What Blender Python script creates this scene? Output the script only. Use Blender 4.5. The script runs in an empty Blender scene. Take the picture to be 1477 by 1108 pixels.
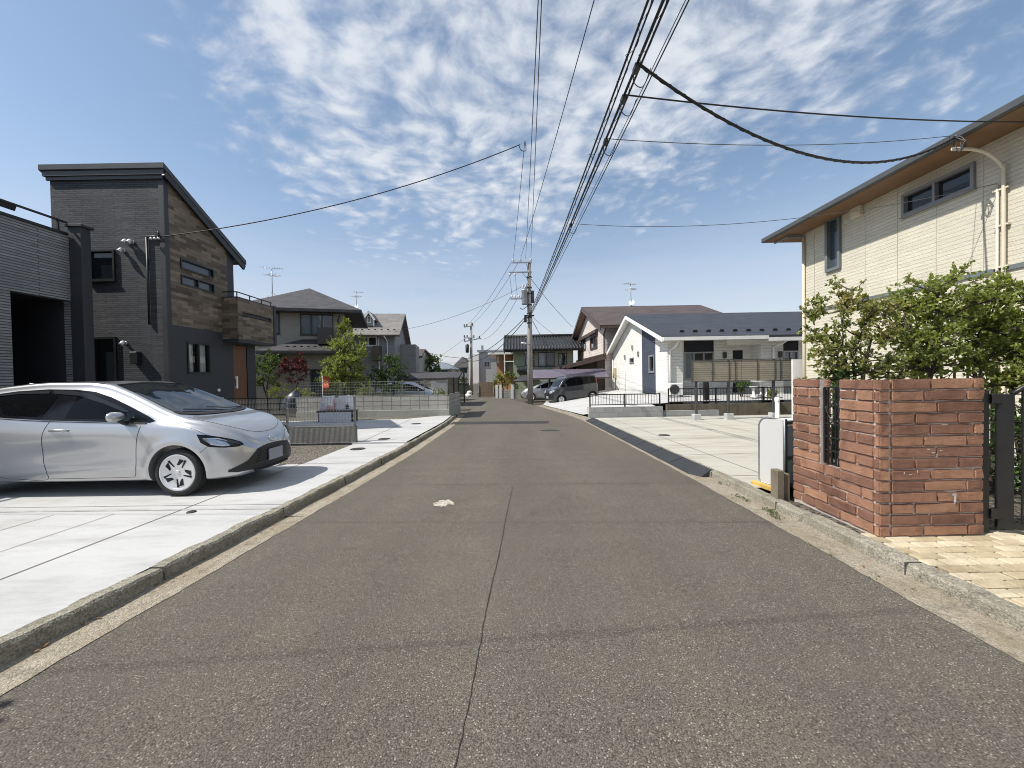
import bpy, bmesh, math, random
from mathutils import Vector, Matrix
from mathutils.bvhtree import BVHTree
RAD=math.radians
random.seed(7)
S=bpy.context.scene
COL=S.collection
# ------------------------------------------------------------------ camera
EYE=Vector((0,0,1.54)); FPX=580.0; PW,PH=1477.0,1108.0
cd=bpy.data.cameras.new('camera'); cam=bpy.data.objects.new('camera',cd); COL.objects.link(cam)
cd.sensor_fit='HORIZONTAL'; cd.sensor_width=36; cd.lens=36*FPX/PW; cd.clip_start=.05; cd.clip_end=4000
CR=Matrix.Rotation(RAD(89),3,'X')@Matrix.Rotation(RAD(-1),3,'Z')
cam.matrix_world=Matrix.Translation(EYE)@CR.to_4x4(); S.camera=cam
def ray(px,py): return CR@Vector(((px-PW/2)/FPX,-(py-PH/2)/FPX,-1))
def GZ(x,y): return -.012*min(max(y,-20),42)
def G(px,py,dz=0):                       # where the sight line through a photo pixel meets the sloping ground (+dz)
    d=ray(px,py); t=5.
    for i in range(60):
        p=EYE+d*t; t+= -(p.z-(GZ(p.x,p.y)+dz))/d.z*.9
    return EYE+d*t
def PY(px,py,Y): d=ray(px,py); return EYE+d*(Y/d.y)
def PX(px,py,X): d=ray(px,py); return EYE+d*(X/d.x)
def PZ(px,py,Z): d=ray(px,py); return EYE+d*((Z-EYE.z)/d.z)
def lerp(a,b,t): return a+(b-a)*t
def interp(xs,ys,x):
    if x<=xs[0]: return ys[0]
    for i in range(len(xs)-1):
        if x<=xs[i+1]: return lerp(ys[i],ys[i+1],(x-xs[i])/(xs[i+1]-xs[i]))
    return ys[-1]
def spline(pts,n=8):
    out=[]; P=[Vector(p) for p in pts]
    for i in range(len(P)-1):
        a=P[max(i-1,0)];b=P[i];c=P[i+1];d=P[min(i+2,len(P)-1)]
        for k in range(n):
            t=k/n
            out.append(.5*((2*b)+(c-a)*t+(2*a-5*b+4*c-d)*t*t+(3*b-a-3*c+d)*t**3))
    out.append(P[-1]); return out
# ------------------------------------------------------------------ mesh builder
class MB:
    def __init__(s): s.v=[]; s.f=[]; s.sm=[]
    def add(s,vs,fs,sm=False):
        o=len(s.v); s.v+= [Vector(v) for v in vs]; s.f+=[tuple(i+o for i in f) for f in fs]; s.sm+=[sm]*len(fs); return s
    def obox(s,c,a,b,h):
        c,a,b,h=Vector(c),Vector(a),Vector(b),Vector(h)
        if a.cross(b).dot(h)<0: a=-a
        vs=[c+a*i+b*j+h*k for k in(-1,1) for j in(-1,1) for i in(-1,1)]
        return s.add(vs,[(0,2,3,1),(4,5,7,6),(0,1,5,4),(2,6,7,3),(0,4,6,2),(1,3,7,5)])
    def box(s,x0,x1,y0,y1,z0,z1):
        return s.obox(((x0+x1)/2,(y0+y1)/2,(z0+z1)/2),(abs(x1-x0)/2,0,0),(0,abs(y1-y0)/2,0),(0,0,abs(z1-z0)/2))
    def bar(s,a,b,w,h=None,up=(0,0,1)):
        a,b=Vector(a),Vector(b); d=b-a; L=d.length
        if L<1e-6: return s
        d.normalize(); u=Vector(up)
        if abs(d.dot(u))>.98: u=Vector((0,1,0))
        sx=d.cross(u).normalized(); uz=sx.cross(d).normalized(); h=h or w
        return s.obox((a+b)/2,d*L/2,sx*w/2,uz*h/2)
    def tube(s,pts,r,n=8,cap=True,sm=True):
        P=[Vector(p) for p in pts]; m=len(P)
        if m<2: return s
        rs=r if isinstance(r,(list,tuple)) else [r]*m
        t=(P[1]-P[0]).normalized(); u=t.orthogonal().normalized(); vs=[]
        for i in range(m):
            tt=((P[min(i+1,m-1)]-P[max(i-1,0)])).normalized()
            u=(u-tt*u.dot(tt))
            u=u.normalized() if u.length>1e-6 else tt.orthogonal().normalized()
            w=tt.cross(u)
            for k in range(n):
                a=2*math.pi*k/n; vs.append(P[i]+(u*math.cos(a)+w*math.sin(a))*rs[i])
        fs=[(i*n+k,i*n+(k+1)%n,(i+1)*n+(k+1)%n,(i+1)*n+k) for i in range(m-1) for k in range(n)]
        s.add(vs,fs,sm)
        if cap: o=len(s.v)-len(vs); s.f+=[tuple(o+k for k in reversed(range(n))),tuple(o+(m-1)*n+k for k in range(n))]; s.sm+=[False]*2
        return s
    def poly(s,pts): return s.add(pts,[tuple(range(len(pts)))])
    def prism(s,pts,vec):
        n=len(pts); P=[Vector(p) for p in pts]; v=Vector(vec)
        nn=Vector((0,0,0))
        for i in range(n): nn+=P[i].cross(P[(i+1)%n])
        if nn.dot(v)>0: P=P[::-1]
        return s.add(P+[p+v for p in P],[tuple(range(n)),tuple(reversed(range(n,2*n)))]+[(i,i+n,(i+1)%n+n,(i+1)%n) for i in range(n)])
    def lathe(s,c,ax,prof,n=24,sm=True):   # prof: (r, t along ax)
        c=Vector(c);ax=Vector(ax).normalized();u=ax.orthogonal().normalized();w=ax.cross(u);vs=[];m=len(prof)
        for r,t in prof:
            for k in range(n):
                a=2*math.pi*k/n; vs.append(c+ax*t+(u*math.cos(a)+w*math.sin(a))*r)
        return s.add(vs,[(i*n+k,i*n+(k+1)%n,(i+1)*n+(k+1)%n,(i+1)*n+k) for i in range(m-1) for k in range(n)],sm)
    def slab(s,pts,th):                      # sloped flat sheet (roof) of thickness th, hanging below its top outline
        P=[Vector(p) for p in pts]; n=(P[1]-P[0]).cross(P[2]-P[0]).normalized()
        if n.z<0: n=-n
        return s.prism(P,-n*th)
    def mesh(s,name,off,bev=0):
        me=bpy.data.meshes.new(name); me.from_pydata([v-off for v in s.v],[],s.f); me.update()
        me.polygons.foreach_set('use_smooth',s.sm)
        if bev:
            bm=bmesh.new(); bm.from_mesh(me)
            bmesh.ops.bevel(bm,geom=bm.edges[:],offset=bev,segments=1,affect='EDGES',clamp_overlap=True)
            bm.to_mesh(me); bm.free()
        uvmap(me,off); return me
def uvmap(me,off=Vector((0,0,0))):
    uv=me.uv_layers.new(name='UVMap'); d=uv.data; vs=me.vertices
    for p in me.polygons:
        n=p.normal
        if abs(n.z)>.9: T=None
        else:
            T=Vector((-n.y,n.x,0)).normalized(); B=n.cross(T)
            if B.z<0: B=-B
            if abs(n.z)<.35: B=Vector((0,0,1))
        for li in p.loop_indices:
            q=vs[me.loops[li].vertex_index].co+off
            d[li].uv=(q.x,q.y) if T is None else (q.dot(T),q.dot(B))
LOC={}
def link(o): COL.objects.link(o); return o
def tag(o,label,cat,group=None):
    o['label']=label; o['category']=cat
    if group: o['group']=group
    return o
def thing(name,label,cat,loc,group=None):
    o=link(bpy.data.objects.new(name,None)); o.location=loc; o.empty_display_size=.3; LOC[o]=Vector(loc); return tag(o,label,cat,group)
def part(name,mb,mat,parent,label=None,bev=0):
    off=LOC[parent]; o=link(bpy.data.objects.new(name,mb.mesh(name,off,bev))); o.parent=parent; LOC[o]=off
    if mat: o.data.materials.append(mat)
    if label: o['label']=label
    return o
def solo(name,mb,mat,label,cat,loc=None,group=None,bev=0):
    if loc is None:
        n=len(mb.v); loc=Vector((sum(v.x for v in mb.v)/n,sum(v.y for v in mb.v)/n,min(v.z for v in mb.v)))
    loc=Vector(loc); o=link(bpy.data.objects.new(name,mb.mesh(name,loc,bev))); o.location=loc; LOC[o]=loc
    o.data.materials.append(mat); return tag(o,label,cat,group)
def struct(name,mb,mat,bev=0,kind='structure'):
    o=link(bpy.data.objects.new(name,mb.mesh(name,Vector((0,0,0)),bev))); o.data.materials.append(mat); o['kind']=kind; LOC[o]=Vector((0,0,0)); return o
def copy_tree(o,parent=None):
    c=link(o.copy()); LOC[c]=LOC[o]
    if parent: c.parent=parent; LOC[c]=LOC[parent]
    for ch in list(o.children): copy_tree(ch,c)
    return c
# ------------------------------------------------------------------ materials
def newmat(name):
    m=bpy.data.materials.new(name); m.use_nodes=True; nt=m.node_tree; b=nt.nodes['Principled BSDF']; return m,nt,b
def N(nt,t,**k):
    n=nt.nodes.new(t)
    for a,v in k.items():
        if a in n.inputs.keys() if hasattr(n,'inputs') else False: n.inputs[a].default_value=v
        else: setattr(n,a,v)
    return n
def c4(c): return (c[0],c[1],c[2],1)
def coords(nt,kind='Object',scale=1,sc3=None):
    t=N(nt,'ShaderNodeTexCoord'); m=N(nt,'ShaderNodeMapping'); m.inputs['Scale'].default_value=sc3 or (scale,)*3
    nt.links.new(t.outputs[kind],m.inputs['Vector']); return m.outputs['Vector']
def noise(nt,vec,scale,detail=4,rough=.55):
    n=N(nt,'ShaderNodeTexNoise'); n.inputs['Scale'].default_value=scale; n.inputs['Detail'].default_value=detail; n.inputs['Roughness'].default_value=rough
    nt.links.new(vec,n.inputs['Vector']); return n.outputs['Fac']
def ramp(nt,fac,a,b,ca=(0,0,0),cb=(1,1,1)):
    r=N(nt,'ShaderNodeValToRGB'); e=r.color_ramp.elements; e[0].position=a;e[1].position=b; e[0].color=c4(ca); e[1].color=c4(cb)
    nt.links.new(fac,r.inputs['Fac']); return r.outputs['Color']
def mix(nt,a,b,fac,blend='MIX'):
    m=N(nt,'ShaderNodeMix',data_type='RGBA',blend_type=blend)
    for v,i in((a,6),(b,7),(fac,0)):
        if isinstance(v,(int,float)): m.inputs[i].default_value=v
        elif isinstance(v,tuple): m.inputs[i].default_value=c4(v)
        else: nt.links.new(v,m.inputs[i])
    return m.outputs[2]
def bump(nt,b,h,strength=.3,dist=.01,prev=None):
    n=N(nt,'ShaderNodeBump'); n.inputs['Strength'].default_value=strength; n.inputs['Distance'].default_value=dist
    nt.links.new(h,n.inputs['Height'])
    if prev: nt.links.new(prev,n.inputs['Normal'])
    nt.links.new(n.outputs['Normal'],b.inputs['Normal']); return n.outputs['Normal']
def pm(name,col,rough=.6,var=.25,scale=3,metal=0,bp=0,bscale=60,spec=.5,fine=0,coat=0):
    """plain painted / cast surface with gentle blotches, grime and optional micro bump"""
    m,nt,b=newmat(name); v=coords(nt)
    f=noise(nt,v,scale,6,.6)
    d=tuple(c*(1-var) for c in col); l=tuple(min(1,c*(1+var*.5)) for c in col)
    c=mix(nt,d,l,ramp(nt,f,.3,.7))
    if fine:
        f2=noise(nt,v,bscale*2,3,.6); c=mix(nt,c,(0,0,0),ramp(nt,f2,.45,.75,(0,0,0),(fine,)*3))
    nt.links.new(c,b.inputs['Base Color'])
    rr=N(nt,'ShaderNodeMapRange'); rr.inputs[3].default_value=max(0,rough-.08); rr.inputs[4].default_value=min(1,rough+.1)
    nt.links.new(f,rr.inputs[0]); nt.links.new(rr.outputs[0],b.inputs['Roughness'])
    b.inputs['Metallic'].default_value=metal; b.inputs['Specular IOR Level'].default_value=spec
    if coat: b.inputs['Coat Weight'].default_value=coat; b.inputs['Coat Roughness'].default_value=.03
    if bp: bump(nt,b,noise(nt,v,bscale,4),bp,.01)
    return m
def tiles(name,c1,c2,mortar,bw,bh,ms=.006,rough=.7,off=.5,bp=.5,stripe=None,grain=.3,rowvar=None,var=.15,spec=.4):
    """siding / tile courses laid out in metres on the wall (box-mapped UV)"""
    m,nt,b=newmat(name); v=coords(nt,'UV')
    t=N(nt,'ShaderNodeTexBrick'); t.offset=off; t.inputs['Scale'].default_value=1; t.inputs['Mortar Size'].default_value=ms; t.inputs['Mortar Smooth'].default_value=.3
    t.inputs['Brick Width'].default_value=bw; t.inputs['Row Height'].default_value=bh
    t.inputs['Color1'].default_value=c4(c1); t.inputs['Color2'].default_value=c4(c2); t.inputs['Mortar'].default_value=c4(mortar)
    nt.links.new(v,t.inputs['Vector']); c=t.outputs['Color']
    o=coords(nt); f=noise(nt,o,1.3,6); c=mix(nt,c,(1-var,)*3,ramp(nt,f,.35,.7,(1,1,1),(0,0,0)),'MULTIPLY')
    hv=coords(nt,'UV',sc3=(6,70,1)); g=noise(nt,hv,1,5,.6)
    c=mix(nt,c,mix(nt,c,(.5,.5,.5),1.0,'MULTIPLY'),ramp(nt,g,.45,.75,(0,0,0),(grain,)*3))
    nt.links.new(c,b.inputs['Base Color']); b.inputs['Roughness'].default_value=rough; b.inputs['Specular IOR Level'].default_value=spec
    h=N(nt,'ShaderNodeMath',operation='MULTIPLY_ADD'); h.inputs[1].default_value=-1; nt.links.new(t.outputs['Fac'],h.inputs[0])
    g2=N(nt,'ShaderNodeMath',operation='MULTIPLY'); g2.inputs[1].default_value=.7; nt.links.new(g,g2.inputs[0]); nt.links.new(g2.outputs[0],h.inputs[2])
    bump(nt,b,h.outputs[0],bp,.012); return m
def glass_dark(name,col=(.012,.016,.02),rough=.03,spec=.6):
    m,nt,b=newmat(name); b.inputs['Base Color'].default_value=c4(col); b.inputs['Roughness'].default_value=rough; b.inputs['Specular IOR Level'].default_value=spec
    v=coords(nt); bump(nt,b,noise(nt,v,1.7,2),.03,.05); return m
def glass_clear(name,tint=(.75,.8,.8),refl=.1):
    m,nt,b=newmat(name); nt.nodes.remove(b); o=nt.nodes['Material Output']
    t=N(nt,'ShaderNodeBsdfTransparent'); t.inputs[0].default_value=c4(tint); g=N(nt,'ShaderNodeBsdfGlossy'); g.inputs['Roughness'].default_value=.02
    fr=N(nt,'ShaderNodeFresnel'); fr.inputs[0].default_value=1.5; mp=N(nt,'ShaderNodeMath',operation='MAXIMUM'); mp.inputs[1].default_value=refl
    nt.links.new(fr.outputs[0],mp.inputs[0]); x=N(nt,'ShaderNodeMixShader'); nt.links.new(mp.outputs[0],x.inputs[0]); nt.links.new(t.outputs[0],x.inputs[1]); nt.links.new(g.outputs[0],x.inputs[2])
    nt.links.new(x.outputs[0],o.inputs[0]); return m
def leafmat(name,c1,c2,trans=.35,c3=None):
    m,nt,b=newmat(name); o=nt.nodes['Material Output']
    g=N(nt,'ShaderNodeNewGeometry'); c=ramp(nt,g.outputs['Random Per Island'],.0,1.,c1,c2)
    if c3: c=mix(nt,c,c3,ramp(nt,noise(nt,coords(nt),2.5,2),.5,.7))
    nt.links.new(c,b.inputs['Base Color']); b.inputs['Roughness'].default_value=.45; b.inputs['Specular IOR Level'].default_value=.35
    t=N(nt,'ShaderNodeBsdfTranslucent'); nt.links.new(mix(nt,c,(1.5,1.5,.6),1.0,'MULTIPLY'),t.inputs[0])
    x=N(nt,'ShaderNodeMixShader'); x.inputs[0].default_value=trans; nt.links.new(b.outputs[0],x.inputs[1]); nt.links.new(t.outputs[0],x.inputs[2]); nt.links.new(x.outputs[0],o.inputs[0]); return m
def island(name,c1,c2,c3=None,rough=.8,bp=.6,bscale=40,stain=.35):
    """one colour per separate brick / stone, with pitted faces"""
    m,nt,b=newmat(name); g=N(nt,'ShaderNodeNewGeometry'); r=N(nt,'ShaderNodeValToRGB'); e=r.color_ramp.elements
    e[0].color=c4(c1); e[1].color=c4(c2); e[0].position=.1; e[1].position=.9
    if c3: x=e.new(.5); x.color=c4(c3)
    nt.links.new(g.outputs['Random Per Island'],r.inputs[0]); v=coords(nt); f=noise(nt,v,9,8,.65)
    c=mix(nt,r.outputs[0],(.35,.3,.3),ramp(nt,f,.45,.8,(0,0,0),(stain,)*3),'MULTIPLY'); f3=noise(nt,v,2.2,4)
    c=mix(nt,c,(.55,.5,.48),ramp(nt,f3,.5,.72,(0,0,0),(.6,)*3),'MULTIPLY'); f4=noise(nt,v,70,4,.7)
    c=mix(nt,c,(1.35,1.3,1.25),ramp(nt,f4,.5,.7,(0,0,0),(.8,)*3),'MULTIPLY')
    nt.links.new(c,b.inputs['Base Color']); b.inputs['Roughness'].default_value=rough; b.inputs['Specular IOR Level'].default_value=.3
    bump(nt,b,noise(nt,v,bscale,8,.65),bp,.02); return m
# ------------------------------------------------------------------ world + sun
SUN_AZ,SUN_EL=RAD(18),RAD(51)
sd=Vector((-math.cos(SUN_AZ)*math.cos(SUN_EL),-math.sin(SUN_AZ)*math.cos(SUN_EL),math.sin(SUN_EL)))
sl=bpy.data.lights.new('sun','SUN'); sl.energy=4.9; sl.angle=RAD(.53); sl.color=(1,.955,.88)
so=link(bpy.data.objects.new('sun',sl)); so.rotation_euler=sd.to_track_quat('Z','Y').to_euler(); so.location=sd*80
W=bpy.data.worlds.new('World'); S.world=W; W.use_nodes=True; nt=W.node_tree
bg=nt.nodes['Background']; bg.inputs[1].default_value=.115
sky=N(nt,'ShaderNodeTexSky'); sky.sky_type='NISHITA'; sky.sun_disc=False; sky.sun_elevation=SUN_EL; sky.sun_rotation=RAD(252); sky.air_density=1.25; sky.dust_density=.6; sky.ozone_density=1.6; sky.altitude=20
tc=N(nt,'ShaderNodeTexCoord'); dirv=tc.outputs['Generated']
sp=N(nt,'ShaderNodeSeparateXYZ'); nt.links.new(dirv,sp.inputs[0])
def M2(op,a,b=None,c=None,clamp=False):
    n=N(nt,'ShaderNodeMath',operation=op); n.use_clamp=clamp
    for i,v in enumerate((a,b,c)):
        if v is None: continue
        if isinstance(v,(int,float)): n.inputs[i].default_value=v
        else: nt.links.new(v,n.inputs[i])
    return n.outputs[0]
zz=M2('MAXIMUM',sp.outputs[2],.0); den=M2('ADD',zz,.09)
cx=M2('DIVIDE',sp.outputs[0],den); cy=M2('DIVIDE',sp.outputs[1],den)
cb=N(nt,'ShaderNodeCombineXYZ'); nt.links.new(cx,cb.inputs[0]); nt.links.new(cy,cb.inputs[1])
# broad drift that leaves the left and the low right clear of cloud
big=noise(nt,cb.outputs[0],.8,3,.5)
wv=N(nt,'ShaderNodeVectorMath',operation='ADD'); wn=N(nt,'ShaderNodeTexNoise'); wn.inputs['Scale'].default_value=1.6; wn.inputs['Detail'].default_value=3
nt.links.new(cb.outputs[0],wn.inputs['Vector']); ws=N(nt,'ShaderNodeVectorMath',operation='SCALE'); ws.inputs[3].default_value=.35
nt.links.new(wn.outputs['Color'],ws.inputs[0]); nt.links.new(cb.outputs[0],wv.inputs[0]); nt.links.new(ws.outputs[0],wv.inputs[1])
fine=noise(nt,wv.outputs[0],8.5,8,.6); mid=noise(nt,wv.outputs[0],2.3,4,.55)
vo=N(nt,'ShaderNodeTexVoronoi'); vo.feature='SMOOTH_F1'; vo.inputs['Scale'].default_value=13; vo.inputs['Smoothness'].default_value=.6; nt.links.new(wv.outputs[0],vo.inputs['Vector'])
cell=M2('MULTIPLY_ADD',vo.outputs['Distance'],-.55,.62)
dens=M2('ADD',M2('MULTIPLY',fine,.62),M2('ADD',M2('MULTIPLY',mid,.36),M2('MULTIPLY',cell,.34)))   # ~.45-.85
# coverage field: a bank drawn out from lower right to upper left over the street
px_=M2('SUBTRACT',cx,M2('MULTIPLY',cy,-.42))
left=N(nt,'ShaderNodeMapRange'); left.interpolation_type='SMOOTHSTEP'; left.inputs[1].default_value=-.85; left.inputs[2].default_value=.05; nt.links.new(M2('ADD',px_,M2('MULTIPLY_ADD',big,.5,-.25)),left.inputs[0])
rt=N(nt,'ShaderNodeMapRange'); rt.interpolation_type='SMOOTHSTEP'; rt.inputs[1].default_value=.8; rt.inputs[2].default_value=2.0; rt.inputs[3].default_value=1; rt.inputs[4].default_value=.62; nt.links.new(px_,rt.inputs[0])
el=N(nt,'ShaderNodeMapRange'); el.interpolation_type='SMOOTHSTEP'; el.inputs[1].default_value=.10; el.inputs[2].default_value=.50; el.inputs[3].default_value=.35; nt.links.new(sp.outputs[2],el.inputs[0])
cov=M2('MULTIPLY',M2('MULTIPLY',left.outputs[0],rt.outputs[0]),el.outputs[0])
thr=M2('MULTIPLY_ADD',cov,-.42,.95)
cl=N(nt,'ShaderNodeMapRange'); cl.interpolation_type='SMOOTHSTEP'; nt.links.new(dens,cl.inputs[0]); nt.links.new(M2('SUBTRACT',thr,.12),cl.inputs[1]); nt.links.new(M2('ADD',thr,.22),cl.inputs[2])
clf=M2('MULTIPLY',cl.outputs[0],.88)
# thin veil low over the horizon
lowb=N(nt,'ShaderNodeMapRange'); lowb.interpolation_type='SMOOTHSTEP'; lowb.inputs[1].default_value=.02; lowb.inputs[2].default_value=.42; lowb.inputs[3].default_value=1; lowb.inputs[4].default_value=0; nt.links.new(sp.outputs[2],lowb.inputs[0])
lown=noise(nt,coords(nt,'Generated',sc3=(2.2,2.2,13)),1.6,5,.55)
lw=M2('MULTIPLY',lowb.outputs[0],ramp(nt,lown,.32,.60,(.5,)*3,(1,)*3)); lw=M2('MULTIPLY',lw,.86)
fac=M2('MAXIMUM',clf,lw)
SKYGAIN=.78
hz=N(nt,'ShaderNodeMapRange'); hz.interpolation_type='SMOOTHSTEP'; hz.inputs[1].default_value=0; hz.inputs[2].default_value=.55; nt.links.new(sp.outputs[2],hz.inputs[0])
skyc=mix(nt,sky.outputs[0],mix(nt,(1.08,.97,.99),(1.06,1.02,.97),hz.outputs[0]),1.0,'MULTIPLY')
cloudc=mix(nt,(4.3,4.7,5.5),(5.6,5.85,6.2),cl.outputs[0])
nt.links.new(mix(nt,skyc,cloudc,fac),bg.inputs[0])
S.view_settings.view_transform='Standard'; S.view_settings.look='None'; S.view_settings.exposure=.36; S.view_settings.gamma=1
S.cycles.max_bounces=6; S.cycles.transparent_max_bounces=24; S.cycles.use_denoising=True; S.cycles.denoiser='OPENIMAGEDENOISE'; S.cycles.denoising_input_passes='RGB_ALBEDO_NORMAL'; S.cycles.denoising_prefilter='ACCURATE'; S.cycles.filter_width=1.0; S.render.filter_size=1.0
S.cycles.sample_clamp_indirect=6
# ------------------------------------------------------------------ ground surfaces
def asphalt_mat():
    m,nt,b=newmat('asphalt'); v=coords(nt)
    vo=N(nt,'ShaderNodeTexVoronoi'); vo.inputs['Scale'].default_value=140; nt.links.new(v,vo.inputs['Vector'])
    sx=N(nt,'ShaderNodeSeparateXYZ'); nt.links.new(vo.outputs['Color'],sx.inputs[0])
    c=ramp(nt,sx.outputs[0],.0,1.,(.092,.081,.069),(.170,.150,.127))
    c=mix(nt,c,(.33,.30,.26),ramp(nt,sx.outputs[1],.93,.98))
    c=mix(nt,c,(.050,.045,.039),ramp(nt,vo.outputs['Distance'],.42,.8))
    f=noise(nt,coords(nt,'Object',sc3=(1,.25,1)),.9,6,.6); c=mix(nt,c,(.84,.83,.82),ramp(nt,f,.38,.68,(0,0,0),(.9,)*3),'MULTIPLY')
    f=noise(nt,v,2.6,6,.65); c=mix(nt,c,(1.10,1.07,1.03),ramp(nt,f,.42,.7),'MULTIPLY')
    f=noise(nt,coords(nt,'Object',sc3=(1,.035,1)),1.6,4,.5); c=mix(nt,c,(1.10,1.08,1.05),ramp(nt,f,.42,.62),'MULTIPLY')   # tyre-worn bands along the street
    f=noise(nt,v,1.7,3,.5); f2=noise(nt,v,6,5,.7); q=N(nt,'ShaderNodeMath',operation='MULTIPLY'); nt.links.new(f,q.inputs[0]); nt.links.new(f2,q.inputs[1]); c=mix(nt,c,(.80,.80,.80),ramp(nt,q.outputs[0],.34,.42,(0,0,0),(.8,)*3),'MULTIPLY')
    c=mix(nt,c,(.92,.93,.905),1.0,'MULTIPLY')
    nt.links.new(c,b.inputs['Base Color']); b.inputs['Roughness'].default_value=.88; b.inputs['Specular IOR Level'].default_value=.3
    h=N(nt,'ShaderNodeMath',operation='MULTIPLY_ADD'); h.inputs[1].default_value=-1.2; nt.links.new(vo.outputs['Distance'],h.inputs[0]); nt.links.new(noise(nt,v,45,3),h.inputs[2])
    bump(nt,b,h.outputs[0],.38,.005); return m
def concrete_mat(name,col,var=.1,speck=.25,stain=(.6,.58,.52),st=.5,streak=(1,1,1),scale=.8,bp=.15,fs=90):
    m,nt,b=newmat(name); v=coords(nt); f=noise(nt,coords(nt,'Object',sc3=streak),scale,8,.62)
    c=mix(nt,col,tuple(x*(1-var) for x in col),ramp(nt,f,.35,.65))
    f2=noise(nt,coords(nt,'Object',sc3=streak),scale*3.1,8,.7); c=mix(nt,c,stain,ramp(nt,f2,.48,.74,(0,0,0),(st,)*3),'MULTIPLY')
    f3=noise(nt,v,fs,4,.7); c=mix(nt,c,(.45,.43,.4),ramp(nt,f3,.5,.72,(0,0,0),(speck,)*3),'MULTIPLY')
    nt.links.new(c,b.inputs['Base Color']); b.inputs['Roughness'].default_value=.85; b.inputs['Specular IOR Level'].default_value=.25
    bump(nt,b,f3,bp,.006); return m
def gravel_mat(name,c1,c2,sc=45):
    m,nt,b=newmat(name); v=coords(nt); vo=N(nt,'ShaderNodeTexVoronoi'); vo.inputs['Scale'].default_value=sc; nt.links.new(v,vo.inputs['Vector'])
    sx=N(nt,'ShaderNodeSeparateXYZ'); nt.links.new(vo.outputs['Color'],sx.inputs[0]); c=ramp(nt,sx.outputs[0],0,1,c1,c2)
    c=mix(nt,c,(.02,.018,.015),ramp(nt,vo.outputs['Distance'],.4,.7)); nt.links.new(c,b.inputs['Base Color']); b.inputs['Roughness'].default_value=.9
    i=N(nt,'ShaderNodeMath',operation='MULTIPLY'); i.inputs[1].default_value=-1; nt.links.new(vo.outputs['Distance'],i.inputs[0]); bump(nt,b,i.outputs[0],1,.03); return m
M={}
M['asphalt']=asphalt_mat()
def aggregate(name,c1,c2,sc,dirt,dstr):
    m,nt,b=newmat(name); v=coords(nt); vo=N(nt,'ShaderNodeTexVoronoi'); vo.inputs['Scale'].default_value=sc; nt.links.new(v,vo.inputs['Vector'])
    sx=N(nt,'ShaderNodeSeparateXYZ'); nt.links.new(vo.outputs['Color'],sx.inputs[0]); c=ramp(nt,sx.outputs[0],0,1,c1,c2)
    f=noise(nt,coords(nt,'Object',sc3=(1,.4,1)),5,8,.65); c=mix(nt,c,dirt,ramp(nt,f,.42,.66,(0,0,0),(dstr,)*3)); f=noise(nt,v,14,6,.7); c=mix(nt,c,(.45,.42,.38),ramp(nt,f,.5,.75,(0,0,0),(.8,)*3),'MULTIPLY')
    nt.links.new(c,b.inputs['Base Color']); b.inputs['Roughness'].default_value=.9; b.inputs['Specular IOR Level'].default_value=.2
    h=N(nt,'ShaderNodeMath',operation='SUBTRACT'); nt.links.new(f,h.inputs[0]); nt.links.new(vo.outputs['Distance'],h.inputs[1]); bump(nt,b,h.outputs[0],.7,.008); return m
M['gutter']=aggregate('gutter concrete',(.20,.175,.135),(.40,.355,.28),110,(.22,.18,.12),.75)
M['kerb']=aggregate('kerb concrete',(.17,.158,.125),(.38,.355,.29),95,(.17,.155,.11),.75)
M['spill']=aggregate('spilled mortar',(.20,.18,.15),(.62,.57,.48),130,(.40,.36,.29),.5)
M['drive']=concrete_mat('new concrete',(.465,.463,.455),.13,.3,(.74,.735,.72),1.0,(.35,1.2,1),1.1,.2,120)
M['park']=concrete_mat('weathered concrete',(.43,.415,.36),.16,.2,(.66,.61,.50),.85,(.25,1.3,1),.9,.15,110)
M['wallcon']=concrete_mat('wall concrete',(.34,.34,.31),.2,.4,(.6,.58,.53),.6,(1,1,2.5),1.5,.3,50)
M['oldcon']=concrete_mat('stained concrete',(.20,.175,.13),.35,.5,(.5,.45,.4),.8,(1,1,.6),2.5,.4,40)
M['gravel']=gravel_mat('gravel',(.13,.11,.085),(.40,.36,.29))
M['soil']=gravel_mat('soil',(.09,.075,.055),(.20,.17,.13),30)
M['joint']=pm('joint filler',(.10,.095,.09),.9,.3); M['fline']=pm('faint grey line',(.36,.355,.345),.9,.3,6)
M['crack']=pm('crack',(.022,.02,.018),.95,.3)
M['patch']=concrete_mat('asphalt patch',(.046,.043,.041),.2,.6,(.7,.7,.7),.4,(1,1,1),2,.4,60)
M['iron']=pm('cast iron',(.055,.05,.045),.6,.4,12,.6)
M['rubber']=pm('black rubber',(.022,.024,.028),.75,.3,5,0,.3,80)
M['black']=pm('black metal',(.012,.012,.013),.45,.3,6,.0)
M['dkgrey']=pm('dark grey metal',(.05,.05,.052),.5,.3,6)
M['galv']=pm('galvanised steel',(.34,.35,.36),.42,.25,8,.7)
M['white']=pm('white paint',(.78,.77,.74),.45,.08,2)
M['wire']=pm('black cable',(.008,.008,.009),.55,.2)
M['wiregrey']=pm('grey cable',(.06,.06,.065),.5,.2)
def ext(pts,y0):
    a,b=pts[0],pts[1]; t=(y0-a[1])/(b[1]-a[1]); return [(a[0]+(b[0]-a[0])*t,y0)]+pts
def g2(px,py,dz=0): p=G(px,py,dz); return (p.x,p.y)
LP=ext([g2(*q) for q in((0,1000.5),(300,827.3),(520,700),(600,651.5),(655,613.5))],-14)
a=g2(662,606); LP+=[a,(a[0]-.1,19.5),(a[0]-.15,23)]
RP=ext([g2(*q) for q in((1477,955.4),(1180,790),(1000,690.7),(841,606.5),(814,597),(782,587.5),(763,582.5),(735,576),(716,573))],-14)
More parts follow.
